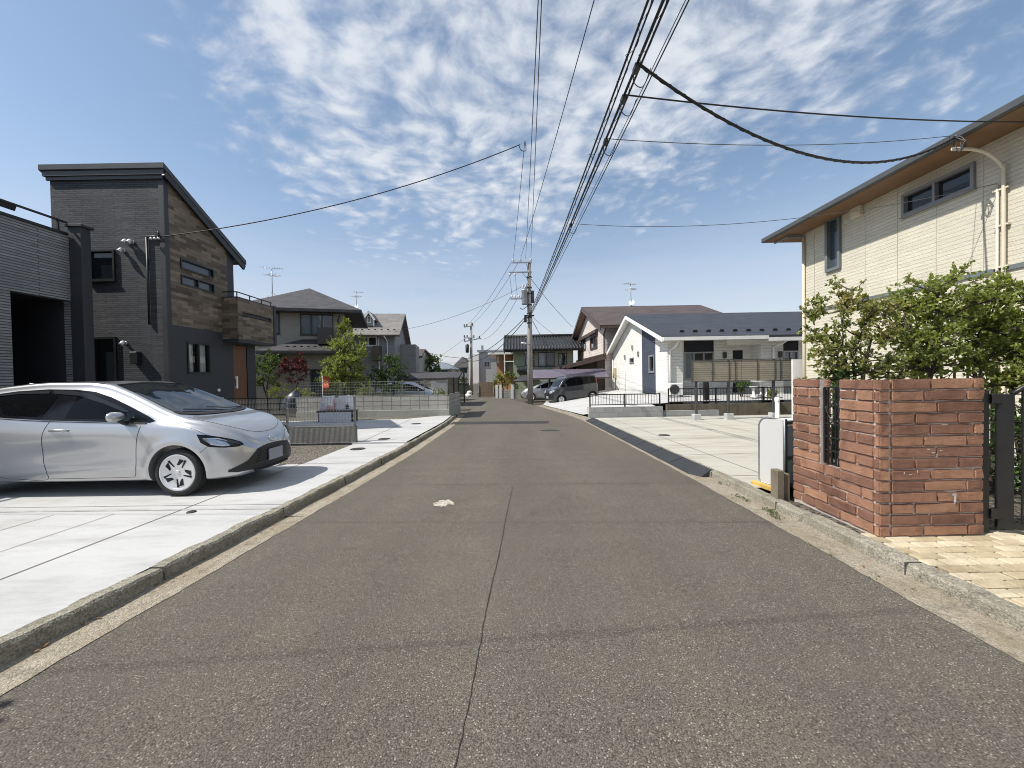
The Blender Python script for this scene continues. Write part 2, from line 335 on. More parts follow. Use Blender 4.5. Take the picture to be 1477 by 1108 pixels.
EL=lambda y: interp([p[1] for p in LP],[p[0] for p in LP],y)
ER=lambda y: interp([p[1] for p in RP],[p[0] for p in RP],y)
YEND=RP[-1][1]
def strip(ys,fa,fb,za=0,zb=0,mb=None):
    mb=mb or MB(); v=[]
    for y in ys: xa,xb=fa(y),fb(y); v+=[(xa,y,GZ(0,y)+za),(xb,y,GZ(0,y)+zb)]
    return mb.add(v,[(2*i,2*i+1,2*i+3,2*i+2) for i in range(len(ys)-1)])
def frange(a,b,n): return [a+(b-a)*i/n for i in range(n+1)]
YL=sorted(set([p[1] for p in LP]+frange(-14,23,74))); YR=sorted(set([p[1] for p in RP]+frange(-14,YEND,100)))
# terrain
mb=MB(); gy=[-400,-20,-14,0,10,20,30,42,80,160,700]; gx=[-600,-40,-12,0,12,40,600]
for j in range(len(gy)-1):
    for i in range(len(gx)-1): mb.poly([(gx[i],gy[j],GZ(0,gy[j])-.05),(gx[i+1],gy[j],GZ(0,gy[j])-.05),(gx[i+1],gy[j+1],GZ(0,gy[j+1])-.05),(gx[i],gy[j+1],GZ(0,gy[j+1])-.05)])
struct('ground',mb,M['soil'])
YA=sorted(set(YL+[y for y in YR if y<23]))
mb=strip(YA,EL,ER)
strip([23.0]+[y for y in YR if 23.<y<42]+[42]+([YEND] if YEND>42 else []),lambda y:-34,ER,0,0,mb); strip([max(42,YEND),50],lambda y:-34,lambda y:-3.6,0,0,mb)
struct('road',mb,M['asphalt'])
# gutters and kerbs (left, right); the channel runs on along the kerb foot
def jit(y,k): return -.022+.005*math.sin(y*5.1+k)+.004*math.sin(y*13.7+k*2)+.004*math.sin(y*31+k)
YL2=[y for y in YL if y<=19.6]; YLf=sorted(set(YL2+frange(0.5,12,150)))
struct('gutter_left',strip(YLf,lambda y:EL(y)-jit(y,1),lambda y:EL(y)-.27,.004,-.004),M['gutter'])
YR2=[y for y in YR if y<=26]; YRf=sorted(set(YR2+frange(.5,12,150)))
struct('gutter_right',strip(YRf,lambda y:ER(y)+jit(y,3),lambda y:ER(y)+.30,.004,-.004),M['gutter'])
def kerb(name,ys,f,sgn,h,w,fh=None):
    mb=MB(); prof=[(.0,-.06),(.012,h-.02),(.03,h),(w,h),(w,-.06)]
    for i,y in enumerate(ys[:-1]):
        y1=ys[i+1]; k0=1 if fh is None else fh(y); k1=1 if fh is None else fh(y1); A=[];B=[]
        for d,z in prof:
            A.append((f(y)+sgn*d,y,GZ(0,y)+(z*k0 if z>0 else z))); B.append((f(y1)+sgn*d,y1,GZ(0,y1)+(z*k1 if z>0 else z)))
        o=A+B; n=len(prof); mb.add(o,[(j,j+1,n+j+1,n+j) for j in range(n-1)])
    return struct(name,mb,M['kerb'])
def wob(y,k): return 1+.05*math.sin(y*3.3+k)+.05*math.sin(y*9.1+k)+.04*math.sin(y*23+k)
kerb('kerb_left',[y for y in YLf if y<=18.3],lambda y:EL(y)-.265+.006*math.sin(y*7),-1,.105,.13,lambda y:wob(y,1))
kerb('kerb_right',YRf,lambda y:ER(y)+.29-.006*math.sin(y*6),1,.095,.14,lambda y:wob(y,2)*(1 if y<14.9 else .55))
KL=lambda y:EL(y)-.385; KRt=lambda y:ER(y)+.42
mb=MB(); k=0
for y in frange(-1.3,18.2,13):
    xa=EL(y)-.265; z=GZ(0,y); mb.box(xa-.12,xa+.002,y-.002,y+.002,z-.02,z+.106)
    if k%2==0: mb.box(xa+.004,EL(y)-.03,y-.0015,y+.0015,z-.02,z+.006)
    k+=1
for y in frange(-1.6,14,10):
    xa=ER(y)+.29; z=GZ(0,y); mb.box(xa-.002,xa+.13,y-.002,y+.002,z-.02,z+.094)
    if k%2==0: mb.box(ER(y)+.03,xa-.004,y-.0015,y+.0015,z-.02,z+.006)
    k+=1
struct('kerb_joints',mb,M['joint'])
# ---- left lots: driveway slab, gravel bed, second slab
def dark_line(mb,a,b,w=.012,dz=.004):
    a,b=Vector(a),Vector(b); d=(b-a); d.z=0; d.normalize(); s=Vector((-d.y,d.x,0))*w/2
    n=max(1,int((b-a).length/1.0)); 
    for i in range(n):
        p,q=a.lerp(b,i/n),a.lerp(b,(i+1)/n); mb.poly([p-s+Vector((0,0,dz)),q-s+Vector((0,0,dz)),q+s+Vector((0,0,dz)),p+s+Vector((0,0,dz))])
YF1,YF2=9.72,17.25           # fence line between the lots, block wall beyond
GX=-3.86; YG=7.35
lz=lambda y:GZ(0,y)+.10
ys=[y for y in YL if y<YG]+[YG]; mb=strip(ys,lambda y:-11,KL,.10,.10); ys=[YG]+[y for y in YL if YG<y<YF1]+[YF1-.02]; strip(ys,lambda y:GX,KL,.10,.10,mb)
struct('driveway',mb,M['drive'])
struct('gravel_bed',strip([YG,8.5,YF1-.02],lambda y:-11,lambda y:GX,.085,.085),M['gravel'])
mb=strip([YF1-.015]+[y for y in YL if YF1<y<15.9]+[15.9],lambda y:-12,KL,.135,.135); strip([15.9,16.5,YF2],lambda y:-4.35+.42*(y-15.9)*0+.9*(y-15.9),KL,.135,.135,mb)
mb.poly([(-3.9,YF1-.015,lz(YF1)+.035),(KL(YF1)+.0,YF1-.015,lz(YF1)+.035),(KL(YF1),YF1-.015,lz(YF1)-.02),(-3.9,YF1-.015,lz(YF1)-.02)])
struct('second_driveway',mb,M['drive'])
struct('gravel_strip',strip([15.9,16.6,YF2+.05],lambda y:-12,lambda y:-4.35+.9*(y-15.9),.12,.12),M['gravel'])
mb=MB()
dark_line(mb,(-3.95,-2,lz(-2)),(-3.90,YG,lz(YG)))
dark_line(mb,(-11,YG,lz(YG)),(KL(YG),YG,lz(YG)),.012)
for x in(-5.3,-6.8): dark_line(mb,(x,-2,lz(-2)),(x,4.4,lz(4.4)),.005)
dark_line(mb,(-3.7,YF1+.1,lz(YF1)+.035),(-4.0,15.9,lz(15.9)+.035)); dark_line(mb,(-9,13.2,lz(13.2)+.035),(KL(13.2),13.1,lz(13.1)+.035))
struct('concrete_joints_left',mb,M['joint'])
mb=MB(); dark_line(mb,(-11,4.83,lz(4.8)),(KL(4.6),4.70,lz(4.7)),.05); dark_line(mb,(-11,5.0,lz(5)),(KL(4.6),4.86,lz(4.8)),.012)  # soft grey double band drawn across the slab, lines along it below
for x in(-5.3,-6.8,-4.6): dark_line(mb,(x,-2,lz(-2)),(x,4.6,lz(4.6)),.012)
struct('faint_lines',mb,M['fline'])
# ---- right lots
mb=strip([y for y in YR if 4.86<y<15.4]+[15.4],KRt,lambda y:16,.095,.095)
struct('parking_lot',mb,M['park'])
mb=MB()
for y in(5.9,7.6,9.6,12.): dark_line(mb,(KRt(y),y,GZ(0,y)+.095),(14,y+.5,GZ(0,y)+.095),.012)
for t in(.55,): dark_line(mb,(KRt(5)+t,5,GZ(0,5)+.095),(KRt(15)+t,15.2,GZ(0,15.2)+.095),.012)
struct('concrete_joints_right',mb,M['joint'])
# raised yard and ramp of the white bungalow
mb=MB()
pr=[(16.0,.26),(19.5,.52)]
YB0=G(850,602.5).y+.2; YB1=YB0+.5
mb.poly([(2.95,YB0,GZ(0,15.6)+.1),(6.0,YB0,.22),(6.0,YB1,.26),(7.1,YB1,.34),(7.4,19.6,.50),(2.6,20,GZ(0,20)+.08)]); mb.poly([(2.6,20,GZ(0,20)+.08),(7.4,19.6,.50),(7.4,31,.48),(1.9,24.8,GZ(0,24.8)+.08)])
mb.poly([(1.9,24.8,GZ(0,24.8)+.08),(7.4,31,.48),(8,40,.3),(3,34,GZ(0,34)+.04)])
mb.poly([(7.1,YB1,.34),(26,YB1,.34),(26,19.6,.50),(7.4,19.6,.50)])
struct('white_ramp_yard',mb,M['drive'])
# pavers of the front yard by the gate
yp0,yp1=-3.0,3.62
mb=strip([y for y in YR if yp0<y<4.7]+[4.7],KRt,lambda y:9.,.07,.07); struct('yard_base',mb,M['soil'])
random.seed(3); mb=MB(); y=-1.0; r=0
while y<3.6:
    x=2.6+(.5*.235 if r%2 else 0)
    while x<6.6:
        x0=max(x+.003,KRt(y)+.02); x1=x+.232
        if x1-x0>.03:
            z=GZ(0,y)+.09+random.uniform(-.003,.003)
            mb.box(x0+.006,x1-.005,y+.007,y+.105,z-.05,z)
        x+=.235
    y+=.112; r+=1
o=struct('paving_stones',mb,island('yellow paver',(.38,.315,.205),(.56,.49,.355),(.47,.40,.275),.85,.5,60,.5),bev=.008)
# ---- road surface details
random.seed(5)
def blob(mb,c,rx,ry,seed,dz,n=26,jag=.35,h=.004):
    rd=random.Random(seed); ph=[rd.uniform(0,6.28) for _ in range(5)]; v=[(c[0],c[1],GZ(0,c[1])+dz+h)]
    for k in range(n):
        a=2*math.pi*k/n; q=1+jag*(.5*math.sin(2*a+ph[0])+.4*math.sin(3*a+ph[1])+.3*math.sin(5*a+ph[2])+.3*math.sin(9*a+ph[3]))
        x,y=c[0]+rx*q*math.cos(a),c[1]+ry*q*math.sin(a); v.append((x,y,GZ(0,y)+dz))
    mb.add(v,[(0,1+k,1+(k+1)%n) for k in range(n)],True)
mb=MB(); p=g2(640,726); blob(mb,p,.105,.10,2,.003,64,.28,.004)
for i in range(26): a=random.uniform(0,6.28); r=random.uniform(.05,.125); blob(mb,(p[0]+r*1.1*math.cos(a),p[1]+r*math.sin(a)),random.uniform(.01,.04),random.uniform(.01,.04),i,.003,12,.3,.002)
struct('mortar_spill',mb,M['spill'])
mb=MB(); pts=[g2(x,y) for x,y in((650,1150),(657,1108),(690,945),(702,875),(722,790),(730,745),(740,700))]; P=[]
for i in range(len(pts)-1):
    for k in range(14): t=k/14; P.append((lerp(pts[i][0],pts[i+1][0],t)+random.uniform(-.004,.004),lerp(pts[i][1],pts[i+1][1],t)))
for i in range(len(P)-1):
    w=random.uniform(.0015,.0042); a,b=P[i],P[i+1]; mb.poly([(a[0]-w,a[1],GZ(0,a[1])+.003),(a[0]+w,a[1],GZ(0,a[1])+.003),(b[0]+w,b[1],GZ(0,b[1])+.003),(b[0]-w,b[1],GZ(0,b[1])+.003)])
for (x0,y0,x1,y1) in((505,700,1005,697),(560,664,930,662)):
    a,b=g2(x0,y0),g2(x1,y1); 
    for k in range(40):
        t=k/40; p=(lerp(a[0],b[0],t),lerp(a[1],b[1],t)+.006*math.sin(k*1.7)); q=(lerp(a[0],b[0],t+.025),lerp(a[1],b[1],t+.025)+.006*math.sin((k+1)*1.7)); w=.003
        mb.poly([(p[0],p[1]-w,GZ(0,p[1])+.003),(q[0],q[1]-w,GZ(0,q[1])+.003),(q[0],q[1]+w,GZ(0,q[1])+.003),(p[0],p[1]+w,GZ(0,p[1])+.003)])
struct('road_crack',mb,M['crack'])
mb=MB(); a=[g2(*q) for q in((648,612.5),(790,611),(793,607.5),(655,608.5))]; mb.poly([(x,y,GZ(0,y)+.004) for x,y in a]); 
p=g2(793,621); blob(mb,p,.3,.22,9,.003,20,.1,.004)
struct('asphalt_patch',mb,M['patch'])
# loose grit and leaves caught in the gutters
random.seed(11); mb=MB()
for i in range(420):
    side=random.random(); 
    if side<.5: y=random.uniform(1.6,9); x=EL(y)-random.uniform(.05,.27)**1
    elif side<.85: y=random.uniform(1.6,9); x=ER(y)+random.uniform(.0,.28)
    else: y=random.uniform(1.5,7); x=random.uniform(EL(y),ER(y))
    r=random.uniform(.003,.008)*(1.5 if random.random()<.1 else 1); c=Vector((x,y,GZ(0,y)+r*.5)); 
    q=[c+Vector((random.uniform(-1,1)*r,random.uniform(-1,1)*r,random.uniform(-.5,.8)*r)) for _ in range(4)]; mb.add(q,[(0,1,2),(0,2,3),(0,3,1),(1,3,2)])
struct('grit',mb,island('grit',(.16,.14,.11),(.45,.41,.34),None,.9,.2),kind='stuff')
mb=MB()
for i in range(34):
    y=random.uniform(1.7,7); x=(EL(y)-random.uniform(.12,.26)) if random.random()<.65 else ER(y)+random.uniform(.02,.28); a=random.uniform(0,6.3); L=random.uniform(.012,.028); d=Vector((math.cos(a),math.sin(a),random.uniform(.05,.4)))*L; s=Vector((-math.sin(a),math.cos(a),.2))*L*.35
    c=Vector((x,y,GZ(0,y)+.008)); mb.poly([c-d,c-s,c+d,c+s])
struct('fallen_leaves',mb,island('dead leaf',(.10,.035,.015),(.28,.16,.06),None,.8,.1),kind='stuff')
# little weeds along the right channel
def weed(mb,x,y,n,h,z0=0):
    for i in range(n):
        a=random.uniform(0,6.3); L=h*random.uniform(.5,1); b=Vector((x+random.uniform(-.05,.05),y+random.uniform(-.1,.1),GZ(0,y)+z0)); t=b+Vector((math.cos(a)*L*.7,math.sin(a)*L*.7,L*.7)); s=Vector((-math.sin(a),math.cos(a),0))*L*.14; m_=b.lerp(t,.55)+Vector((0,0,L*.12))
        mb.poly([b,m_-s,t,m_+s])
mb=MB()
for (x,y,n) in((1075,722,26),(1110,738,40),(1118,746,30),(1062,716,14),(1045,700,10)): q=g2(x,y); weed(mb,q[0],q[1],n,.055)
for i in range(16): y=random.uniform(2,9); weed(mb,ER(y)+random.uniform(-.02,.03),y,4,.03)
for i in range(10): y=random.uniform(2.5,9); weed(mb,EL(y)-.26,y,3,.03)
M['weed']=leafmat('weed leaf',(.03,.07,.012),(.09,.13,.03))
struct('weeds',mb,M['weed'],kind='stuff')
# drain lids
def lid(px,py,r,dz,label):
    p=G(px,py,dz); mb=MB(); mb.lathe(p,(0,0,1),[(0,.012),(r*.86,.012),(r*.88,.008),(r*.91,.012),(r,.010),(r+.004,0)],28,False)
    return solo('drain_lid',mb,M['iron'],label,'drain lid',p,'round drain lids in the concrete')
lid(276,739,.045,.10,'small dark drain lid in the pale driveway in front of the silver hatchback')
lid(516,648,.16,.10,'dark drain lid between the gravel bed and the kerb, just before the low fence wall')
lid(554,633.5,.15,.135,'dark drain lid in the second driveway, nearest to the slab step')
lid(600,611.5,.17,.135,'dark drain lid in the second driveway, closest to the block wall')
lid(958,628,.14,.095,'round drain lid in the weathered parking slab on the right of the road')
mb=MB(); p=G(600,614.8,.135); mb.box(p.x-.16,p.x+.16,p.y-.05,p.y+.05,p.z,p.z+.004); struct('blue_chalk_mark',mb,pm('blue mark',(.45,.58,.75),.8,.2))
# black rubber ramp bridging the right gutter
ya,yb=G(1030,688)[1],G(856,607)[1]; mb=MB(); ys=frange(ya,yb,40); pr=[(.06,.006),(.08,.03),(.33,.118),(.345,.11),(.345,.0)]
v=[]
for i,y in enumerate(ys):
    for d,z in pr: v.append((ER(y)+d+(.12 if i==0 and d<.2 else 0),y,GZ(0,y)+z))
n=len(pr); mb.add(v,[(i*n+j,(i+1)*n+j,(i+1)*n+j+1,i*n+j+1) for i in range(len(ys)-1) for j in range(n-1)])
mb.add([v[j] for j in range(n)],[tuple(range(n))])
t=thing('kerb_ramp','long black rubber ramp laid in the right gutter before the parking slab','ramp',(ER(ya)+.2,ya,GZ(0,ya)))
part('ramp_segment',mb,M['rubber'],t)
for i in range(1,9): y=lerp(ya,yb,i/9); mb=MB(); mb.bar((ER(y)+.075,y,GZ(0,y)+.033),(ER(y)+.335,y,GZ(0,y)+.124),.006,.004); part('segment_joint',mb,M['crack'],t)
# ------------------------------------------------------------------ building helpers
class Face:
    """a vertical wall plane: a runs along u, z is height, d is distance out of the wall"""
    def __init__(s,x,y,ux,uy): s.O=Vector((x,y)); s.u=Vector((ux,uy)).normalized(); s.n=Vector((s.u.y,-s.u.x))
    def p(s,a,z,d=0): return Vector((s.O.x+s.u.x*a+s.n.x*d,s.O.y+s.u.y*a+s.n.y*d,z))
    def px(s,px,py):
        r=ray(px,py); n=Vector((s.n.x,s.n.y,0)); o=Vector((s.O.x,s.O.y,0)); t=(o-EYE).dot(n)/r.dot(n); q=EYE+r*t
        return (Vector((q.x,q.y))-s.O).dot(s.u),q.z
    def rect(s,x0,y0,x1,y1,atright=False):      # photo pixels left/top/right/bottom; heights read at the left edge
        e=x1 if atright else x0
        a0=s.px(x0,(y0+y1)/2)[0]; a1=s.px(x1,(y0+y1)/2)[0]; z1=s.px(e,y0)[1]; z0=s.px(e,y1)[1]; return (min(a0,a1),max(a0,a1),z0,z1)
def wall(mb,F,a0,a1,z0,top,holes=(),depth=.1,th=None):
    """wall face with real openings; top is a height or [(a,z),...]"""
    tf=(lambda a:top) if not isinstance(top,(list,tuple)) else (lambda a: interp([q[0] for q in top],[q[1] for q in top],a))
    A={a0,a1}; Zs={z0}
    if isinstance(top,(list,tuple)): A|={q[0] for q in top if a0<q[0]<a1}
    for h in holes: A|={h[0],h[1]}; Zs|={h[2],h[3]}
    A=sorted(A); Zs=sorted(Zs)
    for i in range(len(A)-1):
        l,r=A[i],A[i+1]
        for j in range(len(Zs)):
            b=Zs[j]; t=Zs[j+1] if j+1<len(Zs) else None
            mid=(l+r)/2; 
            if any(h[0]-1e-6<mid<h[1]+1e-6 and h[2]-1e-6<=b and (t is not None and t<=h[3]+1e-6) for h in holes): continue
            tl,tr=(tf(l),tf(r)) if t is None else (min(t,tf(l)),min(t,tf(r)))
            if tl<=b and tr<=b: continue
            mb.poly([F.p(l,b),F.p(r,b),F.p(r,max(tr,b)),F.p(l,max(tl,b))])
    for (l,r,b,t) in holes:
        for q in(((l,b),(l,t)),((l,t),(r,t)),((r,t),(r,b)),((r,b),(l,b))):
            mb.poly([F.p(*q[0]),F.p(*q[1]),F.p(*q[1],-depth),F.p(*q[0],-depth)])
    return mb
def fbox(mb,F,a0,a1,z0,z1,d0,d1):
    c=(F.p(a0,z0,d0)+F.p(a1,z1,d1))/2; u=Vector((F.u.x,F.u.y,0)); n=Vector((F.n.x,F.n.y,0))
    return mb.obox(c,u*abs(a1-a0)/2,n*abs(d1-d0)/2,(0,0,abs(z1-z0)/2))
def window(parent,F,h,fmat,gmat,fw=.05,mull=(),rails=(),rec=.06,sill=True,curtain=None,name='window',proud=.025,label=None):
    l,r,b,t=h; m=MB()
    fbox(m,F,l,l+fw,b,t,-rec,proud); fbox(m,F,r-fw,r,b,t,-rec,proud); fbox(m,F,l+fw,r-fw,t-fw,t,-rec,proud); fbox(m,F,l+fw,r-fw,b,b+fw,-rec,proud)
    for k in mull: a=lerp(l,r,k); fbox(m,F,a-fw*.45,a+fw*.45,b+fw,t-fw,-rec+.004,proud-.012)
    for k in rails: z=lerp(b,t,k); fbox(m,F,l+fw,r-fw,z-fw*.4,z+fw*.4,-rec+.004,proud-.016)
    w=part(name,m,fmat,parent,label)
    g=MB(); g.poly([F.p(l+fw*.5,b+fw*.5,-rec+.012),F.p(r-fw*.5,b+fw*.5,-rec+.012),F.p(r-fw*.5,t-fw*.5,-rec+.012),F.p(l+fw*.5,t-fw*.5,-rec+.012)]); part('glass',g,gmat,w)
    if curtain:
        cm,parts_=curtain; c=MB()
        for (k0,k1) in parts_:
            n=max(4,int((r-l)*(k1-k0)/.05)); v=[]
            for i in range(n+1):
                a=lerp(l,r,lerp(k0,k1,i/n)); d=-rec-.05+.02*math.sin(i*1.9); v+=[F.p(a,b,d),F.p(a,t,d)]
            c.add(v,[(2*i,2*i+2,2*i+3,2*i+1) for i in range(n)],True)
        part('curtain',c,cm,w)
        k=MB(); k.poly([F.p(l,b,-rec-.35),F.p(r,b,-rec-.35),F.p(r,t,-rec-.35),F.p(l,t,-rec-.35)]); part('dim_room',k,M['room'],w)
    if sill: s=MB(); fbox(s,F,l-.02,r+.02,b-.03,b-.003,-.01,proud+.025); part('sill',s,fmat,w)
    return w
def pipe(parent,pts,r,mat,name='downpipe',n=10): m=MB(); m.tube(pts,r,n); return part(name,m,mat,parent)
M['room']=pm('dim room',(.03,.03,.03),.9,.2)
M['curt']=pm('pale curtain',(.55,.57,.60),.8,.1,6); M['curtw']=pm('white curtain',(.72,.72,.70),.8,.1,6)
M['gd']=glass_dark('dark window glass'); M['gd2']=glass_dark('grey window glass',(.05,.065,.08),.05); M['gc']=glass_clear('clear window glass',refl=.09)
M['blackframe']=pm('black window frame',(.010,.010,.011),.4,.2); M['brownframe']=pm('bronze window frame',(.055,.045,.036),.4,.2); M['silverframe']=pm('aluminium frame',(.40,.41,.42),.35,.15,5,.6)
M['gframe']=pm('grey green frame',(.13,.15,.15),.45,.15)
# ------------------------------------------------------------------ dark house on the left
M['charcoal']=tiles('charcoal split siding',(.045,.047,.054),(.073,.076,.084),(.016,.017,.019),.9,.055,.006,.75,.37,.8,grain=.45,var=.2)
M['charplain']=pm('charcoal board',(.030,.031,.036),.6,.2,2,0,.15,40)
M['wood']=tiles('wood tone siding',(.085,.066,.048),(.26,.205,.148),(.07,.055,.04),.40,.10,.002,.75,.43,.5,grain=.6,var=.25)
M['roofdk']=pm('dark roof metal',(.035,.038,.042),.45,.2,2)
M['door']=tiles('brown door boards',(.17,.072,.026),(.22,.095,.035),(.05,.02,.008),5,.16,.004,.5,0,.3,grain=.5)
def door_mat():
    m,nt,b=newmat('brown door'); v=coords(nt,'UV',sc3=(40,1.2,1)); c=ramp(nt,noise(nt,v,1,5,.6),.3,.7,(.085,.034,.013),(.17,.072,.027)); nt.links.new(c,b.inputs['Base Color']); b.inputs['Roughness'].default_value=.45; return m
M['door']=door_mat()
YAf=11.1; XA=PY(239.5,400,YAf).x; XL0=PY(74.5,330,YAf).x
base=lambda x,y:Vector((x,y,GZ(x,y)))
hA=thing('dark_house','charcoal two-storey house with a steep dark shed roof and wood-tone side cladding','house',base(-11,12.5))
F=Face(XL0,YAf,1,0); S2=Face(XA,YAf,0,1); Wd=XA-XL0
zt=F.px(236,262)[1]; ztl=zt+.05
w1=F.rect(127,360.5,167,405,True); d1=F.rect(133,486,170,551,True); d1=(d1[0],d1[1],.45,d1[3])
m=wall(MB(),F,0,Wd,-.4,zt+.30,[w1,d1],.12); part('front_wall',m,M['charcoal'],hA)
window(hA,F,w1,M['blackframe'],M['gd'],.05,sill=True,rec=.05,proud=.05)
window(hA,F,d1,M['blackframe'],M['gd'],.06,mull=(.12,),sill=False,rec=.05,proud=.05,name='glazed_door')
zw=S2.px(240.4,466.9)[1]; aend=S2.px(338,470)[0]; 
roofend=S2.px(352,383); zr0=S2.px(238,250)[1]; zr1=S2.px(345,383)[1]; aroof=S2.px(349,383)[0]
slope=lambda a: lerp(zr0,zr1,a/aroof)
wins=[S2.rect(260,371,308,393),S2.rect(260,396,308,410)]
zA=S2.px(260,372)[1]; zB=S2.px(260,387)[1]; zC=S2.px(260,395)[1]; zD=S2.px(260,410)[1]; a0=S2.px(260,385)[0]; a1=S2.px(308,400)[0]
wins=[(a0,a1,zB,zA),(a0,a1,zD,zC)]
m=wall(MB(),S2,.12,aend-.28,zw,[(0,slope(0)-.1),(aroof,slope(aroof)-.1)],wins,.1); part('side_cladding',m,M['wood'],hA)
m=wall(MB(),S2,aend-.28,aend+.03,zw,[(0,slope(0)-.1),(aroof,slope(aroof)-.1),(aroof+.01,slope(aroof)-.12),(9,slope(aroof)-.12)],[],.1)
mb2=m; part('rear_side_wall',m,M['charplain'],hA)
window(hA,S2,wins[0],M['blackframe'],M['gd2'],.04,sill=False,proud=.03); window(hA,S2,wins[1],M['blackframe'],M['gd2'],.04,mull=(.5,),sill=False,proud=.03)
lw_=S2.rect(270,493,303,539); dr=S2.rect(337,497,357,570); dr=(dr[0],dr[1],.42,dr[3])
AL=S2.px(369,540)[0]
m=wall(MB(),S2,.12,AL,-.4,zw,[lw_,dr],.1); part('lower_side_wall',m,M['charplain'],hA)
window(hA,S2,lw_,M['blackframe'],M['gc'],.05,mull=(.5,),sill=False,curtain=(M['curtw'],[(.05,.42),(.62,.95)]))
m=MB(); fbox(m,S2,dr[0]+.03,dr[1]-.03,dr[2],dr[3]-.02,-.06,-.02); dd=part('door',m,M['door'],hA)
m=MB(); z=S2.px(339,552)[1]; 
fbox(m,S2,dr[0]+.10,dr[0]+.16,z-.2,z+.22,.0,.03); fbox(m,S2,dr[0]+.10,dr[0]+.16,z+.12,z+.22,-.03,.0); fbox(m,S2,dr[0]+.10,dr[0]+.16,z-.2,z-.12,-.03,0); part('handle',m,M['white'],dd)
m=MB(); fbox(m,F,Wd-.12,Wd+.02,-.4,zt,.002,.02); fbox(m,S2,-.02,.12,-.4,slope(0)-.14,.0,.022); part('corner_trim',m,M['charplain'],hA)
m=MB(); ae=aend+.03; bk=Face(XA,YAf+ae,-1,0); wall(m,bk,0,Wd,zw,slope(ae)-.1); wall(m,Face(XA,YAf+AL,-1,0),0,Wd,-.4,zw); lf=Face(XL0,YAf+AL,0,-1); wall(m,lf,0,AL-ae,-.4,zw); wall(m,Face(XL0,YAf+ae,0,-1),0,ae,-.4,[(0,slope(ae)-.1),(ae,zt+.30)]); part('rear_walls',m,M['charcoal'],hA)
# roof: one slope falling to the back, with boxed fascia
m=MB(); zf=F.px(200,239)[1]+.02; ov=.16; x0,x1=XL0-ov-.02,XA+ov*.8
A=Vector((x0,YAf-.12,zf)); B=Vector((x1,YAf-.12,zf)); yr=YAf+aroof+.05; zr=slope(aroof)+.22; 
m.prism([A,B,(x1,yr,zr),(x0,yr,zr)],(0,0,-.15)); part('roof',m,M['roofdk'],hA,bev=.006)
m=MB(); m.box(x0+.06,x1-.04,YAf-.085,YAf-.004,zf-.30,zf-.175); m.box(x0+.12,x1-.1,YAf-.05,YAf-.006,zf-.40,zf-.303); part('fascia',m,M['roofdk'],hA)
m=MB(); m.bar((x1-.04,YAf-.06,zf-.26),(x1-.04,yr-.06,zr-.27),.06,.18); part('barge_board',m,M['black'],hA)
m=MB(); m.box(XL0,XA,YAf+ae+.004,YAf+AL,zw-.05,zw+.03); part('flat_roof',m,M['roofdk'],hA)
# balcony
bx=-8.93; by0=S2.p(0,0).y+ (lambda q:q)(Face(XA,YAf,0,1).px(320,450)[0]); FB=Face(bx,by0,0,1); be=FB.px(394,460)[0]; zb0=FB.px(345,489)[1]; zb1=FB.px(345,430)[1]
m=MB(); FW=Face(XA,by0,1,0); wall(m,FW,0,bx-XA,zb0,zb1); sl=(be*.12,be-.1,lerp(zb0,zb1,.58),lerp(zb0,zb1,.68)); wall(m,FB,0,be,zb0,zb1,[sl],.08)
part('balcony_parapet',m,M['wood'],hA)
m=MB(); fbox(m,FB,sl[0],sl[1],sl[2],sl[3],-.07,-.05); fbox(m,FB,sl[0],sl[1],sl[2]+.02,sl[2]+.05,-.05,.012); part('balcony_slot',m,M['black'],hA)
m=MB(); m.box(XA,bx-.02,by0+.02,by0+be,zb0-.1,zb0-.003); m.box(XA+.002,bx-.004,by0+.004,by0+.1,zb1,zb1+.04); m.box(bx-.1,bx-.004,by0+.1,by0+be,zb1,zb1+.04); m.box(bx-.12,bx+.03,by0+be,by0+be+.14,zb0-.08,zb1+.08); part('balcony_base',m,M['charplain'],hA)
m=MB(); zr_=zb1+.2
m.bar((XA,by0+.05,zr_),(bx-.05,by0+.05,zr_),.03); m.bar((bx-.05,by0+.05,zr_),(bx-.05,by0+be,zr_-.02),.03)
for k in(0,.35,.7,1): m.bar((bx-.05,by0+.05+be*k*.95,zb1+.03),(bx-.05,by0+.05+be*k*.95,zr_),.025)
part('balcony_rail',m,M['black'],hA)
# spotlights, meter box, conduit on the front wall
def spot(parent,F,px,py,name='spotlight',mat=None,tilt=-.5):
    a,z=F.px(px,py); m=MB(); m.lathe(F.p(a,z,0),Vector((F.n.x,F.n.y,0)),[(.0,.0),(.05,.0),(.05,.03),(.0,.03)],14)
    m.tube([F.p(a,z,.03),F.p(a,z,.08)],.012,8); ax=Vector((F.n.x*.6+F.u.x*.5*tilt,F.n.y*.6+F.u.y*.5*tilt,-.75)).normalized(); c=F.p(a,z,.09)
    m.lathe(c-ax*.05,ax,[(0,0),(.04,0),(.055,.02),(.06,.13),(.05,.135),(.045,.12),(0,.11)],16); return part(name,m,mat or M['silverlamp'],parent)
M['silverlamp']=pm('satin lamp shell',(.5,.5,.5),.35,.1,5,.5)
for (x,y) in((185,349.5),(192,349.5),(179,362)): spot(hA,F,x,y)
spot(hA,F,182,495)
m=MB(); a,z=F.px(200,517); fbox(m,F,a-.10,a+.10,z-.16,z+.17,.002,.17); part('meter_box',m,M['black'],hA,bev=.01)
